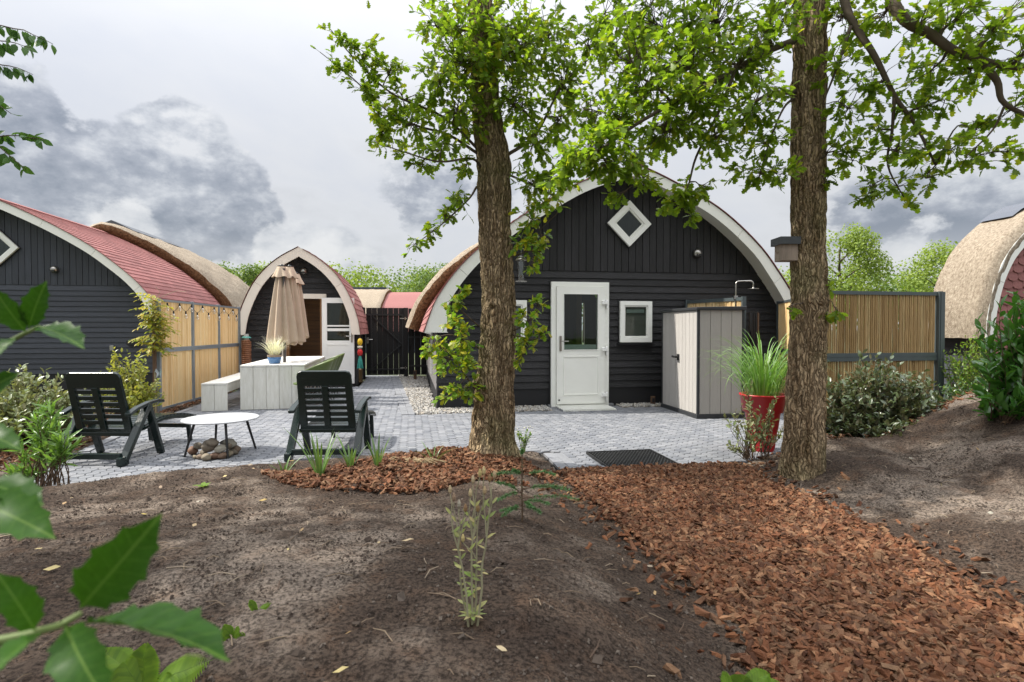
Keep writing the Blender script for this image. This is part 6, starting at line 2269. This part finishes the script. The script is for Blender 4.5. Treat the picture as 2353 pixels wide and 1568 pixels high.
blobs(tr2, [(1930, 50, 50, 60, 4.6, .4, 26), (1920, 150, 40, 60, 4.6, .4, 20), (1950, 250, 50, 60, 4.6, .4, 24), (1930, 340, 40, 40, 4.6, .3, 14), (1905, 420, 22, 30, 4.7, .2, 6), (1960, 370, 34, 24, 4.6, .25, 9),
             (2030, 40, 60, 40, 4.3, .5, 24), (2110, 60, 60, 50, 4.2, .5, 28), (2200, 50, 60, 50, 4.1, .5, 30), (2300, 50, 70, 60, 4.0, .5, 36), (2350, 130, 60, 50, 4.0, .4, 26), (2130, 170, 50, 40, 4.3, .4, 18),
             (2230, 160, 60, 40, 4.2, .4, 22), (2110, 250, 50, 34, 4.35, .3, 13), (2170, 230, 40, 34, 4.3, .3, 13), (2000, 200, 40, 60, 4.5, .4, 18), (2010, 300, 40, 40, 4.5, .3, 14),
             (2060, 350, 45, 40, 4.4, .3, 18), (2120, 345, 45, 34, 4.4, .3, 17), (2180, 350, 45, 30, 4.35, .3, 16), (2240, 300, 40, 30, 4.3, .3, 12), (2250, 370, 45, 22, 4.3, .2, 12), (2330, 250, 40, 50, 4.1, .4, 16), (2330, 350, 34, 34, 4.1, .3, 9),
             (2000, 430, 32, 32, 4.5, .2, 11), (2060, 430, 30, 26, 4.5, .2, 9), (1990, 455, 22, 16, 4.5, .12, 5), (2090, 470, 13, 13, 4.5, .08, 3), (2130, 410, 25, 25, 4.4, .2, 7), (1905, 690, 16, 36, 4.75, .12, 5), (1925, 715, 14, 10, 4.7, .08, 2), (1812, 705, 12, 24, 4.75, .1, 3)], dens=.85)
for c, r, n in (((2.4, 4.9, 5.1), (1.9, 1.6, .6), 100), ((2.6, 5.0, 6.2), (1.8, 1.6, .9), 110), ((2.7, 5.0, 7.6), (1.1, 1.1, .8), 60), ((4.0, 4.2, 5.0), (1.2, 1.0, .6), 50), ((1.0, 4.6, 4.9), (1.1, 1.0, .5), 40)):
    tr2.blob(c, r, n, size=.11)
tr2.wood.build('branches', 'branch', ok2, smooth=True)
L2.build('crown', 'oak_leaf', ok2, singles=300, kind='stuff')
print('oak leaves', len(L1.items), len(L1y.items), len(L2.items))

# ---- nest box on oak 2
nb0 = dp(1790, 600, 4.86)
nbx = thing('nest_box', 'weathered wooden nest box with grey felt roof fixed to the oak trunk', 'nest box', tuple(nb0))
x0, z0 = nb0[0], nb0[2]
w_, h_, dd_ = .148, .165, .13
MB().box(x0 + .006, x0 + w_, 4.83, 4.83 + dd_, z0, z0 + h_).build('body', 'bird_wood', nbx, bevel=.004)
MB().box(x0 - .014, x0 + w_ + .008, 4.80, 4.99, z0 + h_ - .028, z0 + h_ + .034).build('roof', 'slate_felt', nbx)
MB().tube([(x0 - .018, 4.89, z0 + .075), (x0 + .01, 4.89, z0 + .075)], .005, 6).build('perch', 'bird_wood', nbx)
MB().box(x0 + w_, x0 + w_ + .014, 4.86, 4.91, z0 - .03, z0 + h_ + .12).build('back_batten', 'bird_wood', nbx)

# ---- bird feeder
bf = dp(1197, 648, 5.2)
fd_ = thing('bird_feeder', 'clear tube bird feeder with metal lid hanging from an oak shoot', 'bird feeder', tuple(bf))
MB().lathe([(.028, .005), (.028, .20)], 20, bf, cap=False).build('tube', 'feeder_glass', fd_, smooth=True)
MB().lathe([(.055, 0), (.055, .006), (.001, .006)], 24, bf).build('tray', 'steel', fd_)
MB().lathe([(.053, .195), (.05, .205), (.032, .225), (.012, .235), (.001, .236)], 24, bf).build('lid', 'steel', fd_, smooth=True)
MB().lathe([(.024, .008), (.024, .03)], 16, bf).build('seed', 'clay', fd_)
MB().lathe([(.001, -.016), (.016, 0), (.001, .016)], 10, (bf[0], bf[1] - .028, .0)).build('port', 'dull_steel', fd_).location = (0, 0, bf[2] + .045)
MB().tube([(bf[0], bf[1], bf[2] + .235), (bf[0] + .004, bf[1], bf[2] + .29)], .002, 5).build('hook', 'steel', fd_)

# ------------------------------------------------------------------ tree at the left, mostly outside the picture
lt = thing('elm_tree', 'leafy tree whose hanging twigs enter above the blue black house', 'tree', (-5.6, 2.4, .1))
LE = Leaves(ELM)
LEo = Leaves(OVAL)
te = Tree(lt, LE)
te.limb([(-5.6, 2.4, -.1), (-5.55, 2.4, 1.5), (-5.5, 2.5, 3.0), (-5.3, 2.6, 5.0), (-5.2, 2.6, 7.0)], .17, .03, 14)
te.limb([(-5.5, 2.5, 2.8), (-4.8, 2.8, 3.3), (-4.0, 3.1, 3.3), (-3.2, 3.3, 2.95)], .03, .005)
te.limb([(-5.5, 2.5, 2.6), (-4.8, 2.9, 2.8), (-4.0, 3.2, 2.7), (-3.3, 3.3, 2.4)], .025, .005)


def spray(p, q, Y, n, hang=.8, size=.095):
    a, b_ = dp(*p, Y), dp(*q, Y)
    st = wander(a, b_, 8, .02)
    te.wood.tube([tuple(x) for x in st], list(np.linspace(.005, .0015, 9)), 5)
    for i in range(n):
        t = (i + .5) / n * 8
        c = st[int(t)] * (1 - t % 1) + st[min(8, int(t) + 1)] * (t % 1)
        d = np.array([.25 + random.gauss(0, .35), random.gauss(0, .35), -hang + random.gauss(0, .3)])
        LE.add(c, d, rvec() + np.array([0, -.6, .3]), size * random.uniform(.75, 1.15) * (1 - .35 * i / n))


for p, q, Y, n, hg_ in (((-70, 60), (122, 102), 3.3, 26, .9), ((-70, 110), (70, 110), 3.25, 18, .5), ((-70, 150), (76, 172), 3.3, 22, 1.0), ((-60, 215), (26, 262), 3.2, 12, .4), ((-70, 330), (104, 322), 3.1, 22, .2), ((-70, 300), (60, 390), 3.1, 18, .5)):
    spray(p, q, Y, n, hg_)
te.leaf = LEo
for c, r, n in (((-4.9, 2.6, 4.6), (1.7, 1.9, .9), 250), ((-5.1, 2.3, 5.9), (2.0, 2.2, 1.0), 310), ((-5.3, 3.4, 6.6), (1.7, 1.4, 1.0), 190), ((-5.2, 2.5, 7.6), (1.5, 1.6, .9), 180), ((-4.6, .8, 5.2), (1.6, 1.3, 1.0), 180), ((-3.9, 2.0, 5.9), (1.2, 1.6, .7), 180), ((-4.7, 5.7, 7.1), (1.2, 1.2, .7), 130), ((-5.2, 4.4, 7.0), (1.1, 1.0, .7), 110)):
    te.blob(c, r, n, per=9, size=.10, twig=False)
te.wood.build('branches', 'branch', lt, smooth=True)
LE.build('hanging_twig_leaves', 'elm_leaf', lt, singles=300)
LEo.build('crown', 'elm_leaf', lt, kind='stuff')


# ------------------------------------------------------------------ shrubs
def shrub(name, label, base, parts, tmpl, material, stem='stem_brown', size=.05, per=9, singles=0, twr=.004, tilt=.7, base_spread=.12, upward=.35, group=None, extra=None):
    root = thing(name, label, 'shrub', tuple(base), group)
    wood = MB()
    Lf = Leaves(tmpl)
    for (c, r, n) in parts:
        c, r = np.array(c, float), np.array(r, float)
        for _ in range(n):
            v_ = rvec()
            v_[2] = v_[2] * .8 + .2
            tip = c + v_ * r * random.random() ** .4
            b_ = np.array(base) + np.array([random.uniform(-1, 1), random.uniform(-1, 1), 0]) * base_spread
            b_[:2] += (c[:2] - np.array(base)[:2]) * .6
            st = wander(b_, tip, 6, .05)
            wood.tube([tuple(p) for p in st], list(np.linspace(twr, .0012, 7)), 4, cap=False)
            d0 = tip - b_
            d0 /= np.linalg.norm(d0)
            for i in range(per):
                t = (.42 + .58 * (i + random.random()) / per) * 6
                t = min(5.99, t)
                q = st[int(t)] * (1 - t % 1) + st[int(t) + 1] * (t % 1)
                d = rvec() * .9 + d0 * .55 + np.array([0, 0, upward])
                Lf.add(q, d, np.array([0, 0, 1.0]) + rvec() * tilt, size * random.uniform(.6, 1.2))
    wood.build('stems', stem, root)
    Lf.build('foliage', material, root, singles=singles, kind='stuff')
    return root


shrub('silver_shrub', 'silvery leaved shrub in the bed left of the loungers', (-5.25, 6.35, .0), [((-5.35, 6.4, .42), (.55, .5, .42), 120), ((-5.75, 6.3, .44), (.55, .5, .44), 140), ((-5.0, 6.6, .36), (.4, .4, .34), 50), ((-5.45, 5.8, .3), (.5, .4, .3), 55), ((-5.6, 6.5, .78), (.22, .2, .2), 16)], OVAL, 'silver_leaf', size=.074, per=13, singles=60)
shrub('golden_shrub', 'yellow green shrub growing against the end of the bamboo fence', (-5.45, 8.05, .0), [((-5.45, 8.0, .45), (.48, .4, .42), 170), ((-5.2, 7.9, .3), (.36, .3, .28), 80), ((-5.62, 8.1, .95), (.12, .12, .18), 10), ((-5.3, 8.0, .88), (.2, .15, .15), 12)], OVAL, 'gold_leaf', size=.066, per=13, singles=40, tilt=.9)
shrub('oleander', 'narrow leaved green plant in front of the silvery shrub', (-3.95, 4.72, .02), [(dp(120, 960, 4.7), (.16, .14, .17), 12), (dp(90, 1020, 4.7), (.20, .16, .16), 14), (dp(150, 1030, 4.6), (.12, .12, .14), 10), (dp(60, 1090, 4.7), (.14, .12, .10), 8)], LANCE, 'oleander_leaf', 'stem_brown', size=.135, per=13, singles=140, base_spread=.10, upward=.45, twr=.006)
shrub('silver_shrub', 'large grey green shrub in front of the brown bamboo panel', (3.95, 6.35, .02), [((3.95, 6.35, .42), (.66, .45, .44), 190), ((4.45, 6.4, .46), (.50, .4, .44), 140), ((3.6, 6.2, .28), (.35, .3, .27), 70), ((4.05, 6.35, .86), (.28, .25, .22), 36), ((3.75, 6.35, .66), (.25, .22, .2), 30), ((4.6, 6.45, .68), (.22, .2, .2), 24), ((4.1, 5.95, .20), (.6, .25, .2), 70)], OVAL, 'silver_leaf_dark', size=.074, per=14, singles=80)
shrub('silver_shrub', 'loose small grey green shrub in front of the red planter', (2.44, 5.68, .02), [((2.36, 5.72, .38), (.26, .2, .26), 20), ((2.58, 5.66, .28), (.2, .2, .22), 11), ((2.30, 5.62, .18), (.27, .2, .14), 14), ((2.62, 5.72, .55), (.12, .1, .15), 8), ((2.36, 5.7, .72), (.05, .05, .16), 5)], OVAL, 'silver_leaf', size=.056, per=9, singles=90, base_spread=.05)
shrub('hedge_shrub', 'bright green small leaved bush beside the bamboo panel end', (6.05, 7.4, .0), [((6.0, 7.4, .80), (.42, .3, .38), 170), ((6.4, 7.5, .75), (.38, .3, .34), 110), ((5.9, 7.2, .45), (.45, .3, .34), 120), ((6.05, 7.4, 1.15), (.20, .14, .18), 26)], OVAL, 'hedge_leaf', size=.048, per=15, singles=20)
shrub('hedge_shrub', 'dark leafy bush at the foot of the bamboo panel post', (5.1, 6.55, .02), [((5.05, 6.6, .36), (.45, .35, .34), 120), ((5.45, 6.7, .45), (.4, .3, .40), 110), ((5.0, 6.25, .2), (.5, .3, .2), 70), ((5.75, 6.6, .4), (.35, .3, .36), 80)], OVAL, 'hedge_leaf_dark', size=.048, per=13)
shrub('laurel', 'glossy dark green laurel in front of the thatched house', (4.75, 5.25, .35), [((4.70, 5.3, 1.25), (.36, .34, .36), 34), ((4.62, 5.25, .95), (.40, .36, .34), 38), ((4.95, 5.3, 1.0), (.40, .36, .4), 30), ((4.55, 5.2, .70), (.28, .3, .25), 22), ((4.85, 5.3, 1.52), (.2, .2, .16), 12), ((4.7, 5.3, .55), (.4, .3, .2), 26)], LAUREL, 'laurel_leaf', size=.135, per=9, singles=240, twr=.008, upward=.65, base_spread=.12)
# far sprig showing over the panel
shrub('sapling', 'small bright sapling top showing over the bamboo panel', (7.2, 10.2, .0), [((7.0, 10.0, 1.95), (.28, .2, .18), 14), ((7.1, 10.0, 1.6), (.2, .2, .3), 8)], ELM, 'hedge_leaf', size=.12, per=8)

# wisteria on its stake at the fence end
ws = gp(357, 952)
wsr = thing('wisteria', 'yellowing wisteria trained up a stake at the end of the bamboo fence', 'climber', tuple(ws))
MB().box(ws[0] - .02, ws[0] + .02, ws[1] - .02, ws[1] + .02, 0, 1.78).build('stake', 'stake_wood', wsr)
MB().tube([tuple(p) for p in wander((ws[0] + .03, ws[1] - .03, 0), (ws[0] - .01, ws[1] - .02, 1.75), 12, .012)], .010, 6).build('stem', 'stem_grey', wsr)
WL = Leaves(LAUREL)
wm = MB()
for i in range(110):
    z = random.uniform(1.0, 1.86) if i > 6 else random.uniform(.9, 1.1)
    a = random.uniform(0, 6.28)
    l = random.uniform(.14, .30)
    b_ = np.array([ws[0] + random.uniform(-.04, .06), ws[1] + random.uniform(-.05, .05), z])
    tip = b_ + np.array([math.cos(a) * l, math.sin(a) * l * .8, random.uniform(-.10, .04)])
    st = wander(b_, tip, 4, .04)
    wm.tube([tuple(p) for p in st], .002, 4, cap=False)
    for j in range(9):
        t = (j + 1) / 9 * 3.99
        q = st[int(t)] * (1 - t % 1) + st[int(t) + 1] * (t % 1)
        sd = np.cross(tip - b_, [0, 0, 1]) * (1 if j % 2 else -1)
        sd /= np.linalg.norm(sd) + 1e-6
        WL.add(q, sd + (tip - b_) / l * .8 + np.array([0, 0, -.2]), np.array([0, 0, 1.0]) + rvec() * .4, random.uniform(.06, .10))
for (pts) in (((0, 1.75), (.15, 1.84), (.36, 1.92), (.50, 1.90)), ((0, 1.72), (.1, 1.90), (.03, 1.98))):
    wm.tube([(ws[0] + x, ws[1], z) for x, z in pts], .003, 5)
wm.build('tendrils', 'stem_grey', wsr)
WL.build('foliage', 'wisteria_leaf', wsr, singles=80, kind='stuff')
bo = dp(366, 858, 8.7)
bt = thing('butterfly_ornament', 'iridescent butterfly ornament on the wisteria stake', 'ornament', tuple(bo))
mat('irid', (0.45, 0.50, 0.55), .2, .3, 12, rndcols=[(.45, .35, .55), (.3, .55, .45), (.5, .55, .6)], spec=.6)
for sg in (-1, 1):
    MB().add([(bo[0], bo[1], bo[2] + .01), (bo[0] + sg * .035, bo[1] - .02, bo[2] + .075), (bo[0] + sg * .055, bo[1] - .02, bo[2] + .03), (bo[0] + sg * .03, bo[1] - .01, bo[2] - .005), (bo[0] + sg * .035, bo[1] - .02, bo[2] - .07), (bo[0], bo[1], bo[2] - .02)], [(0, 1, 2, 3), (0, 3, 4, 5)]).build('wing', 'irid', bt)
MB().tube([(bo[0], bo[1], bo[2] - .05), (bo[0], bo[1], bo[2] + .04)], .006, 6).build('body', 'seal', bt)


# ------------------------------------------------------------------ strappy plants on the mound
def strappy(px, py, h, n, label, spread=.75, w=.011, lean=0):
    c = hit(px, py)
    root = thing('strappy_plant', label, 'plant', tuple(c), 'strappy plants on the soil mound')
    for i in range(n):
        a = (i + random.uniform(-.3, .3)) / n * 6.28
        hh = h * random.uniform(.65, 1.08)
        out_ = hh * spread * random.uniform(.25, 1.0)
        dx, dy = math.cos(a), math.sin(a)
        vs, fs = [], []
        for j in range(8):
            t = j / 7
            o_ = out_ * (.55 * t + .45 * t * t)
            z = hh * (t - .10 * t ** 3 * spread) - .02
            ww = w * (1 - t ** 2) ** .8 * (.75 + .5 * t) + .0005
            x, y = c[0] + dx * (.012 + o_), c[1] + dy * (.012 + o_)
            vs += [(x - dy * ww, y + dx * ww, c[2] + z + ww * .45), (x, y, c[2] + z), (x + dy * ww, y - dx * ww, c[2] + z + ww * .45)]
        for j in range(7):
            fs += [(3 * j, 3 * j + 1, 3 * j + 4, 3 * j + 3), (3 * j + 1, 3 * j + 2, 3 * j + 5, 3 * j + 4)]
        MB().add(vs, fs).build('blade', 'yucca_leaf', root, smooth=True)
    return c


strappy(735, 1100, .47, 13, 'tallest strappy plant with long narrow leaves in front of the lounger')
strappy(806, 1078, .29, 10, 'light green strappy plant just right of the tallest one', .95)
strappy(868, 1076, .30, 9, 'blue green strappy plant with stiff upright leaves', .55)
strappy(995, 1062, .19, 8, 'small strappy plant nearest the oak', 1.3, .006)
strappy(652, 1090, .17, 8, 'small strappy plant with low spreading leaves left of the tallest', 1.0, .009)
c = hit(950, 1068)
mm = MB()
for i in range(46):
    a = random.uniform(0, 6.28)
    r = random.uniform(.04, .22)
    mm.tube([(c[0] + random.uniform(-.18, .1), c[1] + random.uniform(-.05, .05), c[2] + .02), (c[0] + r * math.cos(a), c[1] + .3 * r * math.sin(a), c[2] + .035 + random.random() * .03), (c[0] + r * 1.6 * math.cos(a), c[1] + .4 * r * math.sin(a), c[2] + .015)], .0028, 4)
mm.build('dry_grass', 'ash_light', label='dry straw coloured leaves lying by the strappy plants', kind='stuff').data.materials[0] = mat('straw', (.42, .32, .18), .8, .3, 20)

# ------------------------------------------------------------------ seeding campion
cb = hit(1085, 1438)
cp = thing('campion', 'tall dry campion with pale seed heads standing on bare soil', 'plant', tuple(cb))
kf = cb[1] / FP
sm, LC = MB(), Leaves(leaf_template([(0, .02), (.25, .13), (.6, .14), (1, 0)], .3, .25))
for (bx_, tops) in ((-8, [(-42, -290), (-30, -275), (-14, -270), (-50, -310)]), (0, [(2, -330), (18, -345), (-4, -300), (30, -310)]), (12, [(40, -330), (28, -355), (52, -345)]), (4, [(12, -260), (-20, -200)]), (-12, [(-30, -180)])):
    base = cb + np.array([bx_ * kf, random.uniform(-.02, .02), 0])
    split = base + np.array([tops[0][0] * .55 * kf, 0, .58 * -min(t[1] for t in tops) * kf])
    st = wander(base, split, 6, .02)
    sm.tube([tuple(p) for p in st], list(np.linspace(.0042, .003, 7)), 5)
    for i, p in enumerate(st[1:]):
        for sg in (-1, 1):
            if random.random() < .6:
                LC.add(p, np.array([sg * .7, random.uniform(-.5, .5), random.uniform(-.2, .9)]), np.array([0, -.6, 1]) + rvec() * .4, random.uniform(.030, .055) * (1 - .07 * i))
    for tx, ty in tops:
        tip = cb + np.array([tx * kf, random.uniform(-.03, .03), -ty * kf])
        br = wander(split, tip, 4, .05)
        sm.tube([tuple(p) for p in br], [.0026, .0024, .002, .0018, .0016], 4)
        MB().lathe([(.002, 0), (.006, .006), (.0065, .016), (.003, .026), (.001, .028)], 7, tip).build('seed_head', 'dry_leaf', cp)
        LC.add(br[2], np.array([random.choice((-1, 1)) * .6, 0, .8]), np.array([0, -1, .5]), .03)
        LC.add(br[1], np.array([random.choice((-1, 1)) * .6, 0, .6]), np.array([0, -1, .5]), .032)
for i in range(9):
    a = i * .7
    LC.add(cb + np.array([0, 0, .03]), np.array([math.cos(a), math.sin(a), .5]), np.array([0, 0, 1.0]), .05)
sm.build('stems', 'stem_grey', cp)
LC.build('leaf_pairs', 'dry_campion', cp, singles=200)

# ------------------------------------------------------------------ spruce sapling
sb0 = hit(1200, 1198)
spr = thing('spruce_sapling', 'tiny spruce sapling with bare needled arms on the mound', 'sapling', tuple(sb0))
sm = MB()
ks = sb0[1] / FP
NL = Leaves((np.array([(0, -.11, 0), (0, .11, 0), (1, 0, 0)]), [(0, 1, 2)]))
top = sb0 + np.array([0, 0, 152 * ks])
sm.tube([tuple(p) for p in wander(sb0, top, 6, .01)], list(np.linspace(.006, .003, 7)), 6)
arms = [(1.0, -10, -8), (.72, -70, -105), (.72, 75, -112), (.70, -20, -120), (.5, 112, -70), (.48, 95, -85), (.45, -55, -60), (.42, -60, -92), (.35, 125, -60), (.3, 60, -50), (.25, -45, -25), (.22, 40, -30), (.18, -50, -20), (.3, 20, -45)]
for t, ax, ay in arms:
    b_ = sb0 + (top - sb0) * t
    tip = sb0 + np.array([ax * ks, random.uniform(-.10, .06), -ay * ks])
    if t == 1.0:
        tip = top + np.array([0, 0, .03])
    st = wander(b_, tip, 6, .02)
    sm.tube([tuple(p) for p in st], list(np.linspace(.003, .0015, 7)), 4)
    for i in range(260):
        u_ = (.2 + .8 * random.random()) * 5.99
        q = st[int(u_)] * (1 - u_ % 1) + st[int(u_) + 1] * (u_ % 1)
        d = (tip - b_) / (np.linalg.norm(tip - b_) + 1e-6) * .8 + rvec() * .9
        NL.add(q, d, rvec(), random.uniform(.014, .024))
for i in range(160):
    u_ = random.random()
    NL.add(sb0 + (top - sb0) * u_, rvec() + np.array([0, 0, .6]), rvec(), .012)
sm.build('stem', 'stem_brown', spr)
NL.build('needles', 'spruce_needle', spr, kind='stuff')


# ------------------------------------------------------------------ ferns and weeds
def fern(px, py, fronds, label, d=None, scale=1.0):
    c = hit(px, py) if d is None else dp(px, py, d)
    root = thing('fern', label, 'fern', tuple(c))
    for (ax, ay, L) in fronds:
        Y0 = c[1]
        tip = c + np.array([ax, random.uniform(-.02, .02), ay]) * 1.0
        st = wander(c, tip, 9, .02)
        mm = MB()
        mm.tube([tuple(p) for p in st], list(np.linspace(.002, .0006, 10)), 4)
        n = 26
        d0 = (tip - c) / (np.linalg.norm(tip - c) + 1e-6)
        sd = np.cross(d0, [0, -.5, .85])
        sd /= np.linalg.norm(sd)
        for i in range(n):
            t = (i + 1) / (n + 1)
            u_ = t * 8.99
            q = st[int(u_)] * (1 - u_ % 1) + st[int(u_) + 1] * (u_ % 1)
            l = L * .26 * (math.sin(math.pi * min(1, t * .85 + .18)) ** .8)
            for sg in (-1, 1):
                e = sd * sg * .9 + d0 * .35
                w = d0 * l * .13
                vs = [q - w * .6, q + w * .6]
                m1 = q + e * l * .5
                vs += [m1 + w * 1.0 + np.array([0, 0, .004]), m1 - w * 1.0, q + e * l - np.array([0, 0, l * .15])]
                mm.add([tuple(v_) for v_ in vs], [(0, 1, 2, 3), (3, 2, 4)])
        mm.build('frond', 'fern_leaf', root)


fern(1700, 1600, [(.02, .07, .20), (.10, .09, .20), (-.08, .08, .20), (.15, .05, .16)], 'bright fern at the edge of the bark path')
fern(330, 1600, [(.19, .10, .26), (.09, .05, .22), (-.05, .10, .25), (-.12, .13, .22), (.0, .14, .2)], 'bright fern growing below the holly twig')
fern(532, 1468, [(.03, .035, .10), (-.03, .03, .10), (.05, .01, .09), (.005, -.0, .08), (-.02, .05, .08)], 'tiny yellow green fern alone on the bare soil')
fern(590, 1408, [(-.02, .05, .06), (.05, .03, .07), (.0, .015, .05)], 'two weed sprigs beside the tiny fern')
wp = hit(466, 1122)
wd = thing('weed_seedling', 'bright green broad leaved seedling on the edge of the mound', 'weed', tuple(wp))
WLv = Leaves(ELM)
for i in range(7):
    a = i * .95
    WLv.add(wp + np.array([0, 0, .01]), np.array([math.cos(a), math.sin(a), .5]), np.array([0, 0, 1.0]), random.uniform(.04, .07))
WLv.build('leaf_rosette', 'fern_leaf', wd)
wf = hit(1197, 1040)
shrub('flowering_weed', 'small leafy weed with white flowers at the foot of the oak', (wf[0] + .02, wf[1] + .05, wf[2]), [((wf[0] + .03, wf[1] + .05, wf[2] + .16), (.07, .05, .10), 14)], ELM, 'hedge_leaf', 'stem_green', size=.035, per=7, base_spread=.02)
mm = MB()
for i in range(26):
    q = (wf[0] + random.uniform(-.05, .12), wf[1] + random.uniform(-.03, .08), wf[2] + random.uniform(.19, .27))
    mm.lathe([(.001, -.004), (.006, 0), (.001, .004)], 6, q)
o = mm.build('flower_heads', 'white_grass', [x for x in bpy.data.objects if x.name == 'flowering_weed'][0])

# ------------------------------------------------------------------ holly in front of the lens
HOL = leaf_template([(0, .015), (.08, .03), (.15, .15), (.20, .20), (.24, .19), (.34, .245), (.40, .30), (.44, .25), (.54, .245), (.61, .29), (.65, .235), (.74, .19), (.82, .20), (.85, .14), (.93, .05), (1.0, 0)], .34, .22, .012)
HOL = (HOL[0] * np.array([1, .80, 1]), HOL[1])
hb = thing('holly_bush', 'glossy spiny holly twigs right in front of the camera at the left edge', 'shrub', (-.62, .42, .3))
hm2 = MB()
HLs = Leaves(HOL)


def holly(base, tip, up, wide=1.0):
    a, b_ = dp(*base), dp(*tip)
    HLs.add(a, b_ - a, np.array(up, float), float(np.linalg.norm(b_ - a)))


def hstem(pts, r):
    MB().tube([tuple(dp(*p)) for p in pts], r, 7).build('twig', 'stem_green', hb, smooth=True)


hstem([(-160, 860, .62), (-60, 815, .64), (0, 797, .65), (60, 765, .65), (92, 751, .65)], [.004, .0035, .003, .0025, .002])
holly((66, 756, .65), (92, 655, .63), (.35, -1, -.1))
holly((62, 765, .65), (-22, 668, .62), (.2, -1, .35))
holly((88, 752, .65), (186, 768, .62), (-.1, -.25, 1.0))
holly((40, 776, .65), (-55, 830, .6), (0, -1, .5))
hstem([(-160, 960, .60), (-40, 905, .62), (-10, 880, .62)], [.003, .0025, .002])
holly((-40, 905, .62), (16, 862, .6), (.3, -1, .2))
holly((-55, 990, .60), (36, 1012, .58), (.1, -.5, .8))
hstem([(-200, 1130, .50), (-60, 1110, .52), (-20, 1105, .52)], .003)
holly((-40, 1112, .52), (88, 1128, .50), (0, -.35, 1.0))
holly((-60, 1150, .50), (98, 1205, .47), (.1, -.6, .75))
hstem([(-250, 1500, .40), (-60, 1485, .41), (60, 1460, .42), (140, 1437, .42), (185, 1410, .42)], [.0042, .0038, .0032, .0026, .002])
holly((184, 1398, .42), (340, 1222, .40), (.5, -1, .12))
holly((190, 1432, .42), (535, 1425, .40), (.12, .22, 1.0))
holly((150, 1436, .42), (215, 1610, .37), (.5, -1, .25))
holly((82, 1452, .42), (10, 1325, .40), (.9, -.6, .3))
holly((100, 1452, .42), (-50, 1540, .37), (-.1, -.6, .8))
HLs.build('foliage', 'holly_leaf', hb, singles=60, single_name='leaf')
# the bush the twigs grow from, left of the picture
LB = Leaves(HOL)
hw = MB()
for i in range(90):
    tip = np.array([-1.05, .35, .9]) + rvec() * np.array([.38, .3, .55])
    st = wander((-1.1, .3, .25), tip, 5, .05)
    hw.tube([tuple(p) for p in st], list(np.linspace(.006, .002, 6)), 5)
    for j in range(6):
        LB.add(st[min(5, 2 + j // 2)], rvec() + np.array([0, 0, .3]), rvec() + np.array([0, 0, 1.0]), random.uniform(.05, .075))
hw.tube([tuple(p) for p in wander((-1.0, .35, .7), dp(-160, 860, .62), 4, .03)], .005, 6)
hw.tube([tuple(p) for p in wander((-1.0, .3, .6), dp(-250, 1500, .40), 4, .03)], .005, 6)
hw.build('stems', 'stem_brown', hb)
LB.build('bush_foliage', 'holly_leaf', hb, kind='stuff')

# ------------------------------------------------------------------ far trees
FT = {}


def far_tree(name, label, x, y, h, w, material='far_leaf', n=2600, leaf=.34, group=None, root=None, LS=None):
    own = LS is None
    if own:
        root = thing(name, label, 'tree', (x, y, 0), group)
        LS = Leaves(SCRAP)
        tm = MB()
        tm.tube([(x, y, -.1), (x + .1, y, h * .35), (x, y, h * .8)], [h * .022, h * .016, .03], 8)
        for k in range(9):
            a = k * 2.4
            tm.tube([(x, y, h * (.3 + .05 * k)), (x + math.cos(a) * w * .3, y + math.sin(a) * w * .3, h * (.45 + .05 * k))], [h * .008, .02], 5)
        tm.build('trunk', 'branch', root)
    nb2 = 26
    bl = []
    for k in range(nb2):
        v_ = rvec()
        bl.append((np.array([x, y, h * .60]) + v_ * np.array([w * .36, w * .36, h * .30]), random.uniform(.13, .24) * w))
    for i in range(n):
        c, r = random.choice(bl)
        v_ = rvec()
        p = c + v_ * r * random.random() ** .3
        if p[2] < h * .12:
            continue
        LS.add(p, rvec(), v_ + np.array([0, 0, .5]) + rvec() * .4, leaf * random.uniform(.5, 1.2))
    if own:
        LS.build('crown', material, root, kind='stuff')


far_tree('broad_tree', 'pale green tree just behind the oak with the nest box', 17.2, 30.0, 6.9, 4.6, 'far_leaf_light', 9000, .13)
far_tree('broad_tree', 'rounded tree rising behind the thatch left of the cabin', -26.0, 55.0, 8.0, 7.5, 'far_leaf', 8000, .21)
far_tree('broad_tree', 'tree between the far red roof and the black house', -7.0, 52.0, 7.6, 7.0, 'far_leaf', 7000, .21)
far_tree('broad_tree', 'yellow green tree beside the thatched roof', 38.0, 50.0, 9.0, 7.0, 'far_leaf_light', 7000, .22)
wroot = Leaves(SCRAP)
wl2 = Leaves(SCRAP)
tw = MB()
x = -78.0
while x < 92:
    y = 66 + random.uniform(-6, 8)
    h = random.uniform(7.4, 9.4)
    far_tree('', '', x, y, h, random.uniform(8, 11), n=2700, leaf=.32, LS=wroot if random.random() < .72 else wl2)
    tw.tube([(x, y, -.1), (x, y, h * .7)], [.2, .08], 6)
    x += random.uniform(2.8, 4.2)
o = wroot.build('woods', 'far_leaf', None, kind='stuff', label='belt of broadleaved woodland behind the houses')
o = wl2.build('woods', 'far_leaf_light', None, kind='stuff', label='paler trees within the belt of woodland behind the houses')
tw.build('woods_trunks', 'branch', kind='stuff', label='trunks of the woodland behind the houses')

# ------------------------------------------------------------------ tally
tri = 0
seen = set()
for o in bpy.data.objects:
    if o.type == 'MESH' and o.data.name not in seen:
        seen.add(o.data.name)
        tri += sum(len(p_.vertices) - 2 for p_ in o.data.polygons) if len(o.data.polygons) < 3000 else int(len(o.data.loops) - 2 * len(o.data.polygons))
print('triangles', tri)
